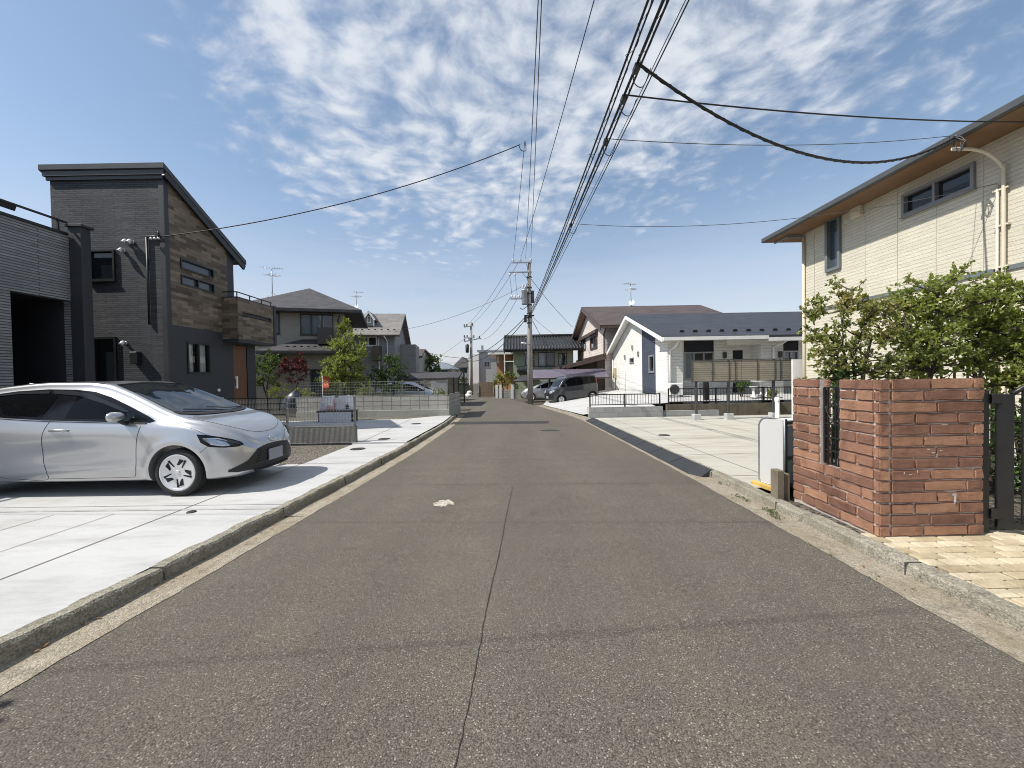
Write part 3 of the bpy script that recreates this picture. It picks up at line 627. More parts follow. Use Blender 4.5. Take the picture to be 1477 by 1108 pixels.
a0,z0=F.px(213,342); a1,z1=F.px(232,342); m=MB(); m.tube([F.p(a0,z0-2.4,.035),F.p(a0,z0-.02,.035)],.028,8); m.tube([F.p(a0,z0,.035),F.p(a1+.02,z0,.035)],.026,8); m.tube([F.p(a1,z0,.05),F.p(a1,z0+.12,.08)],.02,8); part('conduit',m,M['black'],hA)
m=MB()
for k in range(3): m.lathe(F.p(a1-.18+.1*k,z0-.08,.1),(0,1,0),[(.0,-.02),(.035,-.02),(.035,.02),(.0,.02)],10); 
part('insulators',m,M['silverlamp'],hA)
DROPA=F.p(a1+.12,z0-.03,.1)
m=MB(); a,z=S2.px(314.5,563); m.lathe(S2.p(a,z,0),(1,0,0),[(0,0),(.05,0),(.05,.05),(0,.06)],10); part('garden_tap',m,M['white'],hA)
# ------------------------------------------------------------------ grey-sided house at the far left edge
M['stripe']=tiles('grey split stone siding',(.24,.243,.247),(.33,.333,.335),(.10,.10,.10),3.6,.062,.010,.7,.41,1.2,grain=.95,var=.2)
YL1=10.0; XLh=-10.87
hL=thing('grey_house','grey split-stone clad house with a dark open porch at the left edge','house',base(-13,7))
FL=Face(XLh,2.2,0,1); Lh=YL1-2.2; a_in=FL.px(17,480)[0]; ztop=FL.px(104,342)[1]; zlow=FL.px(106,434.5)[1]
m=wall(MB(),FL,0,Lh,-.3,ztop,[(a_in,Lh-.001,-.3,zlow)],.2); part('upper_wall',m,M['stripe'],hL)
m=MB(); 
fb=Face(XLh,YL1,-1,0); wall(m,fb,0,7,-.3,ztop); wall(m,Face(XLh-7,2.2,1,0),0,7,-.3,ztop); wall(m,Face(XLh-7,YL1,0,-1),0,Lh,-.3,ztop); part('outer_walls',m,M['charplain'],hL)
m=MB(); m.poly([(XLh-1.9,2.4,-.2),(XLh-1.9,YL1,-.2),(XLh-1.9,YL1,zlow),(XLh-1.9,2.4,zlow)]); m.box(XLh-1.9,XLh-.02,2.4,YL1-.02,zlow+.002,zlow+.1); part('porch_recess',m,M['charplain'],hL)
a_,_=FL.px(62,500); m=MB(); m.box(XLh-1.2,XLh-.95,8.9,9.1,-.2,zlow); part('porch_post',m,M['stripe'],hL)
m=MB(); m.box(XLh-.02,XLh+.30,YL1-.02,YL1+.22,-.3,ztop+.22); m.box(XLh-.06,XLh+.36,YL1-.06,YL1+.26,ztop+.22,ztop+.28); part('corner_column',m,M['charplain'],hL,bev=.006)
m=MB(); m.box(XLh-.15,XLh+.03,2.2,YL1-.05,ztop,ztop+.06); part('parapet_cap',m,M['black'],hL)
m=MB(); m.bar((XLh-.05,2.2,ztop+.33),(XLh-.05,YL1,ztop+.33),.05,.04)
for k in range(7): m.bar((XLh-.05,2.3+k*1.25,ztop+.06),(XLh-.05,2.3+k*1.25,ztop+.33),.035)
part('terrace_rail',m,M['black'],hL)
m=MB(); xa=XLh-6.8; q=PX(24,298,XLh-.7); m.slab([(XLh-.7,2,q.z+.02),(XLh-.7,q.y,q.z),(XLh-6,q.y,q.z+2.2),(XLh-6,2,q.z+2.2)],.12); part('roof',m,M['roofdk'],hL)
m=MB(); m.box(XLh-6,XLh-1.0,2.4,q.y-.4,ztop-.2,q.z-.1); part('upper_storey',m,M['charplain'],hL)
# ------------------------------------------------------------------ roofs
def hip(m,x0,x1,y0,y1,ze,zr,inset,th=.12):
    if x1-x0>=y1-y0: r0=Vector((x0+inset,(y0+y1)/2,zr)); r1=Vector((x1-inset,(y0+y1)/2,zr)); Q=[[(x0,y0,ze),(x1,y0,ze),r1,r0],[(x1,y1,ze),(x0,y1,ze),r0,r1],[(x1,y0,ze),(x1,y1,ze),r1],[(x0,y1,ze),(x0,y0,ze),r0]]
    else: r0=Vector(((x0+x1)/2,y0+inset,zr)); r1=Vector(((x0+x1)/2,y1-inset,zr)); Q=[[(x1,y0,ze),(x1,y1,ze),r1,r0],[(x0,y1,ze),(x0,y0,ze),r0,r1],[(x0,y0,ze),(x1,y0,ze),r0],[(x1,y1,ze),(x0,y1,ze),r1]]
    for q in Q: m.poly(q)
    d=.16
    for a,b in(((x0,y0),(x1,y0)),((x1,y0),(x1,y1)),((x1,y1),(x0,y1)),((x0,y1),(x0,y0))): m.poly([(a[0],a[1],ze),(a[0],a[1],ze-d),(b[0],b[1],ze-d),(b[0],b[1],ze)])
    m.poly([(x0,y0,ze-d),(x0,y1,ze-d),(x1,y1,ze-d),(x1,y0,ze-d)]); return m
def snow_guards(parent,p0,p1,n,mat,s=.09):
    p0,p1=Vector(p0),Vector(p1); u=(p1-p0).normalized()
    for k in range(n):
        c=p0.lerp(p1,(k+.5)/n); m=MB(); m.prism([c-u*s,c+u*s,c+u*s*.6+Vector((0,0,s*.8)),c-u*s*.6+Vector((0,0,s*.8))],(0,.04,0)); part('snow_guard',m,mat,parent)
M['slate']=tiles('dark slate roof',(.045,.043,.045),(.075,.07,.072),(.018,.018,.018),.35,.22,.006,.6,.5,.5,grain=.2)
M['navy']=tiles('navy slate roof',(.030,.035,.046),(.045,.051,.064),(.014,.017,.022),.6,.25,.005,.6,.5,.4,grain=.2)
M['brownroof']=tiles('brown slate roof',(.062,.044,.040),(.098,.072,.065),(.025,.02,.018),.9,.28,.012,.6,.5,.7,grain=.25)
M['greyroof']=tiles('grey slate roof',(.17,.16,.15),(.23,.215,.2),(.08,.075,.07),.9,.28,.008,.7,.5,.5,grain=.2)
M['beige']=pm('beige stucco',(.30,.275,.235),.85,.12,1,0,.3,70); M['greywall']=tiles('grey clapboard',(.27,.27,.265),(.30,.30,.295),(.14,.14,.14),5,.2,.006,.7,.5,.5,grain=.1)
def antenna(px0,py0,px1,py1,Y,label,dish=False):
    b=PY(px0,py0,Y); t=PY(px1,py1,Y); o=thing('television_antenna',label,'antenna',b,'rooftop television antennas'); sc=(t-b).length/2.6
    m=MB(); m.tube([b,t],.022*sc+.008,6); part('mast',m,M['galv'],o)
    m=MB()
    for k in(0,1,2,3): a=2*math.pi*k/4+.5; m.tube([b+Vector((0,0,.55*sc)),b+Vector((math.cos(a)*.42*sc,math.sin(a)*.42*sc,0))],.012,5)
    part('stay',m,M['galv'],o)
    for (h,L,nb,yaw,w) in((.96,1.5,9,.5,.45),(.74,1.0,7,1.2,.6)):
        m=MB(); c=b.lerp(t,h); d=Vector((math.cos(yaw),math.sin(yaw),.02)); s=Vector((-d.y,d.x,0)); m.tube([c-d*L*.5*sc,c+d*L*.5*sc],.014,5)
        for k in range(nb): q=c+d*(k/(nb-1)-.5)*L*sc; ww=w*sc*(.7+.3*(k%3)/2); m.tube([q-s*ww,q+s*ww],.009,4)
        part('aerial',m,M['galv'],o)
    if dish:
        m=MB(); c=b.lerp(t,.22)+Vector((0,-.12,0)); ax=Vector((-.45,-.75,.45)).normalized(); m.lathe(c-ax*.08,ax,[(0,0),(.12,.012),(.2,.035),(.25,.07),(.245,.075),(.19,.045),(0,.02)],20); m.tube([c-ax*.06,c+ax*.28+Vector((0,0,-.1))],.012,5); part('dish',m,M['white'],o)
    return o
# beige hip-roofed house
YB=23.0; FBh=Face(-16.5,YB,1,0); xr=PY(496,460,YB).x; Lb=xr+16.5
hB=thing('beige_house','beige two-storey house with a dark hip roof and small lower roofs','house',Vector((xr,YB,GZ(xr,YB))))
ze=PY(500,446,YB-.7).z; zt=ze-.1
wB=[FBh.rect(399,455,414,485),FBh.rect(439,455,482,485)]; lowW=FBh.rect(418,522,462,566); 
m=wall(MB(),FBh,0,Lb,-.6,zt,wB+[lowW],.1); sideB=Face(xr,YB,0,1); sw=sideB.rect(500,462,507,488)
wall(m,sideB,0,6,-.6,zt,[sw]); wall(m,Face(xr,YB+6,-1,0),0,Lb,-.6,zt); wall(m,Face(-16.5,YB+6,0,-1),0,6,-.6,zt); part('walls',m,M['beige'],hB)
window(hB,FBh,wB[0],M['brownframe'],M['gc'],.06,curtain=(M['curt'],[(.02,.98)])); window(hB,FBh,wB[1],M['brownframe'],M['gc'],.06,mull=(.33,.66),curtain=(M['curt'],[(.0,.7)]))
window(hB,FBh,lowW,M['brownframe'],M['gd2'],.06,mull=(.5,)); window(hB,sideB,sw,M['brownframe'],M['gd'],.06)
m=MB(); xE=PY(520,462,YB).x; q0=PY(345,450,YB-.7).x; zr=PY(442,423,YB+3.6).z; hip(m,q0,PY(505,447,YB-.7).x+.35,YB-.7,YB+6.7,ze,zr,3.7); part('roof',m,M['slate'],hB)
snow_guards(hB,(q0+2.2,YB+.35,ze+.42),(xr-.9,YB+.35,ze+.42),9,M['black'])
# lower roof over the ground floor bay
m=MB(); ya=YB-1.5; z1=PY(420,507,ya).z; xa=PY(371,508,ya).x; xb=PY(474,505,ya).x; z2=PY(440,491,YB).z; m.poly([(xa,ya,z1),(xb,ya,z1),(xb-.4,YB,z2),(xa+1.9,YB,z2)]); m.poly([(xa,YB,z1),(xa,ya,z1),(xa+1.9,YB,z2)]); m.poly([(xb,ya,z1),(xb,YB,z1),(xb-.4,YB,z2)]); m.box(xa,xb,ya,YB-.01,z1-.16,z1-.003); part('lower_roof',m,M['slate'],hB)
snow_guards(hB,(xa+1.2,ya+.45,z1+.2),(xb-.3,ya+.45,z1+.2),7,M['black'])
m=MB(); wall(m,Face(xa+.5,ya+.55,1,0),0,xb-xa-.7,-.5,z1-.16,[(1.9,3.2,.3,2.15)]); wall(m,Face(xb-.2,ya+.55,0,1),0,1,-.5,z1-.16); part('bay_walls',m,M['beige'],hB)
window(hB,Face(xa+.5,ya+.55,1,0),(1.9,3.2,.3,2.15),M['brownframe'],M['gd2'],.06,mull=(.5,))
m=MB(); x=PY(494,455,YB).x; m.box(PY(464,472,YB).x,PY(482,472,YB).x,YB-.9,YB-.02,PY(470,497,YB-.9).z,PY(470,473,YB-.9).z); part('balcony_box',m,M['brownframe'],hB)
pipe(hB,[(xr-.12,YB-.6,ze-.15),(xr-.3,YB-.06,ze-.5),(xr-.3,YB-.06,0)],.04,M['brownframe']); hB.rotation_euler.z=RAD(17)
q=PY(393,428,YB+3); antenna(393,431,392,385,YB+3.5,'tall television antenna standing on the dark hip roof of the beige house')
# grey dormer house
YC=31.0; x0=-14.5; xr=PY(569,490,YC).x; hC=thing('grey_dormer_house','grey clapboard house with a white-trimmed pointed dormer in its roof','house',base(xr,YC)); hC.rotation_euler.z=RAD(8); FC=Face(x0,YC,1,0); ze=PY(540,482.5,YC-.4).z; zr=PY(540,453,YC+3.4).z
wC=[FC.rect(520,486,545,500)]
m=wall(MB(),FC,0,xr-x0,-.6,ze,wC); sC=Face(xr,YC,0,1); sw=sC.rect(561,487,564,504); wall(m,sC,0,7,-.6,[(0,ze),(3.5,zr-.2),(7,ze)],[]); wall(m,Face(x0,YC+7,0,-1),0,7,-.6,ze); part('walls',m,M['greywall'],hC)
window(hC,FC,wC[0],M['white'],M['gc'],.09,mull=(.5,),curtain=(M['curt'],[(.0,.55)]))
m=MB(); xe=xr+.45; m.slab([(x0-.4,YC-.5,ze-.05),(xe,YC-.5,ze-.05),(xe,YC+3.5,zr),(x0-.4,YC+3.5,zr)],.16); m.slab([(x0-.4,YC+7.5,ze-.05),(xe,YC+7.5,ze-.05),(xe,YC+3.5,zr),(x0-.4,YC+3.5,zr)],.16); part('roof',m,M['greyroof'],hC)
snow_guards(hC,(x0+1.5,YC-.05,ze+.35),(xe-.2,YC-.05,ze+.35),9,M['black'])
yd=YC+.9; p0=PY(530,471,yd); p1=PY(543,471,yd); pt=PY(536.5,449.5,yd); zs=PY(532,460,yd).z
FD=Face(p0.x,yd,1,0); wd=p1.x-p0.x; m=wall(MB(),FD,.08,wd-.08,p0.z,[(.08,zs),(wd/2,pt.z-.1),(wd-.08,zs)],[(wd*.3,wd*.7,p0.z+.25,p0.z+.75)]); m.box(p0.x+.08,p1.x-.08,yd+.02,yd+2,p0.z,zs); part('dormer',m,M['greywall'],hC)
window(hC,FD,(wd*.3,wd*.7,p0.z+.25,p0.z+.75),M['white'],M['gd'],.05)
m=MB(); 
for s_ in(-1,1):
    cx_=(p0.x+p1.x)/2; m.slab([(cx_+s_*(wd/2+.12),yd-.18,zs-.1),(cx_,yd-.18,pt.z),(cx_,yd+2.4,pt.z),(cx_+s_*(wd/2+.12),yd+2.4,zs-.1)],.09)
part('dormer_roof',m,M['greyroof'],hC)
m=MB()
for s_ in(-1,1): m.bar((cx_+s_*(wd/2+.1),yd-.21,zs-.17),(cx_,yd-.21,pt.z-.07),.05,.14); m.bar((cx_+s_*(wd/2-.02),yd-.05,p0.z),(cx_+s_*(wd/2-.02),yd-.05,zs),.1,.1,(1,0,0))
part('dormer_trim',m,M['white'],hC)
m=MB(); q=PY(535,512,YC-.9); m.box(PY(536,512,YC-.9).x,PY(546,512,YC-.9).x,YC-.9,YC-.02,PY(540,520,YC-.9).z,PY(540,499,YC-.9).z); part('balcony',m,M['brownframe'],hC)
pipe(hC,[(xr-.7,YC-.45,ze-.15),(xr-.55,YC-.06,ze-.5),(xr-.55,YC-.06,0)],.05,M['white']); pipe(hC,[(PY(547,490,YC).x,YC-.06,ze-.2),(PY(547,490,YC).x,YC-.06,.5)],.04,M['white'])
m=MB(); m.box(xr+.02,xr+1.3,YC+3,YC+6,-.5,PY(577,497,YC+3).z); part('side_annex',m,M['greywall'],hC)
antenna(514,450,514,420,YC+3.4,'television antenna with a white dish on the roof of the grey dormer house',True)
# small brown roofed house behind
YD=40.; hD=thing('small_brown_house','small pale house with a brown gable roof behind the left carport','house',base(-9,43))
x0=PY(560,520,YD).x; x1=PY(603,520,YD).x; FDh=Face(x0,YD,1,0); ze=PY(590,514,YD-.6).z; zr=PY(585,504,YD+3).z; wD=FDh.rect(585,520,596,536)
m=wall(MB(),FDh,0,x1-x0,-1,ze+.05,[wD]); wall(m,Face(x1,YD,0,1),0,6,-1,[(0,ze),(3,zr-.1),(6,ze)]); part('walls',m,pm('pale stucco',(.42,.41,.38),.8,.1,1),hD); window(hD,FDh,wD,M['brownframe'],M['gc'],.12,mull=(.5,),curtain=(M['curtw'],[(0,.45),(.55,1)]))
m=MB(); m.slab([(x0-.4,YD-.7,ze),(x1+.55,YD-.7,ze),(x1+.1,YD+3,zr),(x0-.4,YD+3,zr)],.18); m.slab([(x0-.4,YD+6.7,ze),(x1+.55,YD+6.7,ze),(x1+.1,YD+3,zr),(x0-.4,YD+3,zr)],.18); part('roof',m,M['brownroof'],hD)
m=MB(); m.box(x0,x1+.02,YD-.1,YD-.01,ze-.35,ze-.1); part('eave_board',m,M['brownframe'],hD)
# ------------------------------------------------------------------ distant houses
def far_house(name,label,x0p,x1p,Y,depth,yb,ye,yr,wmat,rmat,wins=(),wl=None,gable='hip'):
    h=thing(name,label,'house',base(PY((x0p+x1p)/2,540,Y).x,Y+depth/2)); x0=PY(x0p,530,Y).x; x1=PY(x1p,530,Y).x; F=Face(x0,Y,1,0); ze=PY((x0p+x1p)/2,ye,Y).z; zr=PY((x0p+x1p)/2,yr,Y+depth/2).z
    H=[F.rect(*w) for w in wins]; m=wall(MB(),F,0,x1-x0,-1.5,ze,H); wall(m,Face(x1,Y,0,1),0,depth,-1.5,ze); wall(m,Face(x0,Y+depth,0,-1),0,depth,-1.5,ze); wall(m,Face(x1,Y+depth,-1,0),0,x1-x0,-1.5,ze); part('walls',m,wmat,h)
    for w in H: window(h,F,w,M['brownframe'],M['gd2'],.1,mull=(.5,),sill=False)
    m=MB()
    if gable=='hip': hip(m,x0-.5,x1+.5,Y-.5,Y+depth+.5,ze,zr,min(depth,x1-x0)*.5)
    else: m.box(x0-.15,x1+.15,Y-.15,Y+depth+.15,ze,ze+.18)
    part('roof',m,rmat,h); return h
M['offwhite']=pm('off-white stucco',(.68,.68,.66),.8,.08,1); M['bluegrey']=tiles('blue grey roof',(.16,.19,.22),(.21,.245,.28),(.09,.1,.12),.6,.4,.02,.6,.5,.5)
far_house('blue_roofed_house','low house with a pale blue-grey hip roof beyond the left carport',620,652,60,9,560,532,524,M['greywall'],M['bluegrey'],[(632,534,646,541)])
far_house('white_far_house','white two-storey house with a dark roof left of the slim far pole',656,677,66,8,560,530,516,M['offwhite'],M['slate'],[(657,531,661,539),(664,531,674,538)])
far_house('dark_roofed_house','far small house with a dark maroon roof beyond the left trees',606,622,75,8,560,530,522,M['beige'],M['brownroof'])
far_house('long_grey_house','low grey house with a green-black hedge before it, far down the side street',650,684,56,6,575,552,545,M['greywall'],M['slate'],[(666,554,676,564)])
# grey flat-roofed box house behind the far pole
YE=55.; hE=thing('grey_box_house','flat-topped grey and white two-storey house behind the slim far pole','house',base(-1.5,58))
x0=PY(691,530,YE).x; x1=PY(733,530,YE).x; FE=Face(x0,YE,1,0); zt=PY(710,508,YE).z; wE=FE.rect(698,521,707,530)
M['ltgrey']=pm('light grey siding',(.33,.36,.37),.75,.08,1)
m=wall(MB(),FE,.0,x1-x0,-1.5,zt,[wE]); wall(m,Face(x1,YE,0,1),0,9,-1.5,zt); wall(m,Face(x1,YE+9,-1,0),0,x1-x0,-1.5,zt); part('walls',m,M['ltgrey'],hE); window(hE,FE,wE,M['silverframe'],M['gd'],.09,mull=(.5,))
m=MB(); m.box(x0-1.4,x0-.004,YE-.3,YE+9,-1.5,zt-.25); part('white_bay',m,M['offwhite'],hE)
m=MB(); m.slab([(x0-.2,YE-.35,zt+.3),(x1+.2,YE-.35,zt+.3),(x1+.2,YE+9.2,zt+.05),(x0-.2,YE+9.2,zt+.05)],.25); part('roof',m,M['galv'],hE)
m=MB(); m.box(PY(717,545,YE).x,x1,YE-1.6,YE-.02,PY(720,537,YE).z,PY(720,534,YE).z); part('porch_roof',m,M['silverframe'],hE)
m=MB(); m.box(x0+.2,x0+.5,YE+2,YE+2.3,zt,zt+1.1); part('chimney',m,M['galv'],hE)
# orange house with balcony
YO=46.; hO=thing('orange_house','peach-orange two-storey house with a balcony beside the grey box house','house',base(0,49))
x0=PY(716,520,YO).x; x1=PY(746,520,YO).x; FO=Face(x0,YO,1,0); zt=PY(725,512,YO).z; wO=FO.rect(717.5,513.5,720,523)
M['peach']=pm('peach stucco',(.46,.24,.13),.8,.1,1)
m=wall(MB(),FO,0,x1-x0,-1.4,zt,[wO]); wall(m,Face(x0,YO+8,0,-1),0,8,-1.4,zt); wall(m,Face(x1,YO,0,1),0,8,-1.4,zt); part('walls',m,M['peach'],hO); window(hO,FO,wO,M['white'],M['gd'],.08)
m=MB(); m.box(x0-.9,x1+.3,YO-1.2,YO+8.4,zt,zt+.22); part('roof',m,M['white'],hO)
m=MB(); xb=PY(728,520,YO).x; m.box(xb,x1,YO-1.1,YO-.01,PY(735,541,YO).z,PY(735,523,YO).z); part('balcony',m,M['brownframe'],hO); m=MB(); m.bar((xb-.1,YO-1.15,PY(735,522,YO).z),(x1,YO-1.15,PY(735,522,YO).z),.1); m.bar((xb,YO-1.15,zt),(xb,YO-1.15,PY(735,541,YO).z),.12); part('balcony_rail',m,M['white'],hO)
# green house with tiled gable roof
YG2=40.; hG=thing('green_house','pale green two-storey house with a black ridged tile roof behind the utility pole','house',base(5.5,45))
M['palegreen']=tiles('pale green boards',(.36,.40,.27),(.41,.45,.31),(.22,.25,.17),4,.25,.01,.75,.5,.4); M['tile']=tiles('black pan tiles',(.028,.028,.03),(.05,.05,.052),(.008,.008,.008),.3,.30,.05,.45,0,1.)
x0=PY(741,520,YG2).x; x1=PY(827,520,YG2).x; FG=Face(x0,YG2,1,0); ze=PY(780,502,YG2-1).z; zr=PY(780,485.5,YG2+3.5).z; LG=7.
wG=[FG.rect(757,508,771,528),FG.rect(776,508,800,529),FG.rect(805,509,818,529)]; wL=FG.rect(748,552,762,572)
m=wall(MB(),FG,0,x1-x0,-1.2,ze,wG,.1); sG=Face(x0,YG2+LG,0,-1); wS=(2.6,3.9,PY(744,518,YG2+3.5).z,PY(744,508,YG2+3.5).z)
wall(m,sG,0,LG,-1.2,[(0,ze),(LG/2,zr-.4),(LG,ze)],[wS]); wall(m,Face(x1,YG2,0,1),0,LG,-1.2,[(0,ze),(LG/2,zr-.4),(LG,ze)]); part('walls',m,M['palegreen'],hG)
for i,w in enumerate(wG): window(hG,FG,w,M['brownframe'],M['gc'],.09,mull=(.5,),curtain=(M['curt'],[(0,.4)]) )
window(hG,sG,wS,M['brownframe'],M['gd2'],.09,mull=(.5,))
m=MB(); xa,xb=x0-.95,x1+.9
m.slab([(xa,YG2-1.1,ze-.12),(xb,YG2-1.1,ze-.12),(xb,YG2+LG/2,zr),(xa,YG2+LG/2,zr)],.2); m.slab([(xa,YG2+LG+1.1,ze-.12),(xb,YG2+LG+1.1,ze-.12),(xb,YG2+LG/2,zr),(xa,YG2+LG/2,zr)],.2); rf=part('roof',m,M['tile'],hG)
m=MB(); k=xa
while k<xb: m.tube([(k,YG2-1.12,ze-.10),(k,YG2+LG/2,zr+.03)],.07,6); k+=.3
m.tube([(xa,YG2+LG/2,zr+.08),(xb,YG2+LG/2,zr+.08)],.16,8); part('tile_ridges',m,M['tile'],rf)
m=MB()
for (ya,yb_) in((YG2-1.1,YG2+LG/2),(YG2+LG+1.1,YG2+LG/2)): m.bar((xa+.05,ya,ze-.36),(xa+.05,yb_,zr-.26),.08,.26)
part('barge_board',m,M['brownframe'],hG)
m=MB(); m.box(x0+.3,x1,YG2-1.3,YG2-.01,PY(780,536,YG2).z,PY(780,533,YG2).z); m.bar((x0+.3,YG2-1.3,PY(780,529,YG2).z),(x1,YG2-1.3,PY(780,529,YG2).z),.06)
for i in range(26): xx=lerp(x0+.3,x1,i/25); m.bar((xx,YG2-1.3,PY(780,534,YG2).z),(xx,YG2-1.3,PY(780,529,YG2).z),.03)
part('balcony',m,M['black'],hG)
m=MB(); xc=PY(741,560,34).x; m.slab([(xc,33.5,PY(750,549.5,33.5).z),(PY(778,550,33.5).x,33.5,PY(770,548,33.5).z),(PY(778,550,33.5).x,38,PY(770,541,38).z),(xc+.8,38,PY(760,541,38).z)],.12); part('entrance_roof',m,M['slate'],hG)
m=MB(); wall(m,Face(PY(748,560,37).x,37,1,0),0,5,-1,PY(760,545,37).z); part('entrance_walls',m,M['palegreen'],hG)
# ------------------------------------------------------------------ pink-white gabled house with brown roof
M['shiplap']=tiles('pale shiplap',(.62,.55,.50),(.66,.59,.54),(.38,.33,.30),6,.24,.012,.75,.5,.5,grain=.08); M['brtrim']=pm('brown trim',(.075,.048,.038),.5,.2); M['soffit']=pm('peach soffit',(.42,.31,.24),.8,.1,2)
XH=7.0; yn=30.2; yf=42.6
hH=thing('brown_roofed_house','two-storey house with pale gable boards and a wide brown roof, behind the white bungalow','house',base(11,(yn+yf)/2))
FH=Face(XH,yf,0,-1); LH=yf-yn; ar=LH*.5; zr=7.75; ze=5.15+1.4*(7.75-5.15)/(LH/2+1.4)
wh=[FH.rect(838,491,845,507),FH.rect(851.5,487,862,505)]
zfl=PX(866,511,XH).z
m=wall(MB(),FH,0,LH,zfl-1.2,[(0,ze),(ar,zr-.4),(LH,ze)],wh,.1); wall(m,Face(XH,yn,1,0),0,9.4,-.6,ze-.2); wall(m,Face(XH+9.4,yn,0,1),0,LH,-.6,[(0,ze),(ar,zr-.4),(LH,ze)]); part('walls',m,M['shiplap'],hH)
window(hH,FH,wh[0],M['brtrim'],M['gc'],.12,mull=(.5,),curtain=(M['curt'],[(0,.4)]),proud=.05); window(hH,FH,wh[1],M['brtrim'],M['gc'],.12,mull=(.5,),curtain=(M['curtw'],[(.45,1)]),proud=.05)
m=MB(); fbox(m,FH,wh[0][0]-.3,wh[1][1]+.3,wh[1][3]+.1,wh[1][3]+.36,.0,.25); part('window_hood',m,M['brtrim'],hH)
m=MB(); ym=(yn+yf)/2; xo=XH-.62; ee=1.4
for (ye_,s_) in((yn-ee,1),(yf+ee,-1)): 
    m.slab([(xo,ye_,ze-ee*(zr-ze)/(LH/2)),(XH+10.1,ye_,ze-ee*(zr-ze)/(LH/2)),(XH+10.1,ym,zr),(xo,ym,zr)],.14)
part('roof',m,M['brownroof'],hH)
m=MB()
for ye_ in(yn-ee,yf+ee): m.bar((xo+.03,ye_,ze-ee*(zr-ze)/(LH/2)-.24),(xo+.03,ym,zr-.24),.09,.26)
m.box(xo+.1,XH+10,yn-ee-.08,yn-ee-.003,ze-ee*(zr-ze)/(LH/2)-.26,ze-ee*(zr-ze)/(LH/2)-.06)
part('barge_board',m,M['brtrim'],hH)
m=MB()
for (ye_) in(yn-ee+.1,yf+ee-.1): zq=ze-ee*(zr-ze)/(LH/2)-.17; m.poly([(xo+.08,ye_,zq),(XH,ye_,zq),(XH,ym,zr-.17),(xo+.08,ym,zr-.17)])
part('soffit',m,M['soffit'],hH)
# lower roof on this side, ground floor in its shade
zl1=PX(872,513,XH).z; zl0=zl1-.75; xw=XH-3.0
zl0=PX(826,525,XH-2.9).z
m=MB(); m.slab([(XH,yn-.4,zl1),(XH,yf+.3,zl1),(xw,yf+.3,zl0),(xw,yn-.4,zl0)],.12); part('lower_roof',m,M['brownroof'],hH)
m=MB(); m.bar((xw,yn-.43,zl0-.15),(XH,yn-.43,zl1-.15),.06,.24); m.bar((xw-.03,yn-.4,zl0-.13),(xw-.03,yf+.3,zl0-.13),.06,.16); m.bar((XH-.05,yn-.4,zl1+.08),(XH-.05,yf+.6,zl1+.08),.12,.14); part('lower_fascia',m,M['brtrim'],hH)
m=MB(); m.box(xw+.15,xw+.3,yf-.2,yf,-.4,zl0-.2); part('porch_post',m,M['brtrim'],hH); m=MB(); m.box(xw+.15,xw+.3,yn-.2,yn-.05,-.4,zl0-.2); m.bar((xw+.22,yn-.12,zl0-1.0),(xw+.9,yn-.12,zl0-.25),.1); part('porch_post',m,M['brtrim'],hH)
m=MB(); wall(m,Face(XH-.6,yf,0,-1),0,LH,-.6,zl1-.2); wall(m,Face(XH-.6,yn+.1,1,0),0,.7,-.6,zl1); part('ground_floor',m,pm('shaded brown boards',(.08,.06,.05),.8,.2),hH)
pipe(hH,[(XH-.05,yn-.9,ze-.5),(XH-.08,yn-.15,ze-1),(XH-.08,yn-.12,zl1)],.05,M['brtrim'])
antenna(911,445,909,408,(yn+yf)/2,'television antenna with a white dish on the brown ridge',True)
# ------------------------------------------------------------------ white bungalow
M['whitestone']=tiles('white stone siding',(.70,.685,.63),(.75,.735,.68),(.56,.545,.50),.9,.15,.006,.8,.37,.9,grain=.22,var=.08); M['navywall']=tiles('navy siding',(.045,.055,.078),(.055,.066,.09),(.02,.025,.035),1.2,.1,.004,.7,.4,.5,grain=.25); M['navyfl']=pm('navy panel',(.010,.012,.020),.6,.2)
XW=7.55; YW=19.5; yk=PX(884,520,XW).y; hW=thing('white_bungalow','white single-storey house with a navy wall stripe and navy slate roof','house',base(13,24))
FWg=Face(XW,yk,0,-1); LW=yk-YW; zg=.35
ar,zrr=FWg.px(912,462); zrr+=.2; zeN=FWg.px(962,492)[1]+.18; zeF=FWg.px(886,512)[1]+.15
aS0=FWg.px(926,520)[0]; aS1=FWg.px(945.5,520)[0]; top=[(0,zeF),(ar,zrr),(LW,zeN)]
wn=FWg.rect(935.5,511.5,944,537,True); wn=(wn[0]+.05,wn[1]-.05,wn[2],wn[3])
wn2=FWg.rect(908.5,516.5,914.5,524)
m=wall(MB(),FWg,0,aS0,zg,top,[wn2]); part('gable_wall',m,M['whitestone'],hW); m=wall(MB(),FWg,aS1,LW,zg,top); part('gable_wall',m,M['whitestone'],hW)
m=wall(MB(),FWg,aS0,aS1,zg-.05,top,[wn]); part('navy_stripe',m,M['navywall'],hW)
window(hW,FWg,wn,M['silverframe'],M['gc'],.08,curtain=(M['curtw'],[(.5,1)]),sill=True); window(hW,FWg,wn2,M['silverframe'],M['gd'],.06)
m=MB(); wall(m,FWg,0,LW,-.4,zg-.06); fbox(m,FWg,0,LW,zg-.06,zg-.002,.0,.02); part('plinth',m,M['wallcon'],hW)
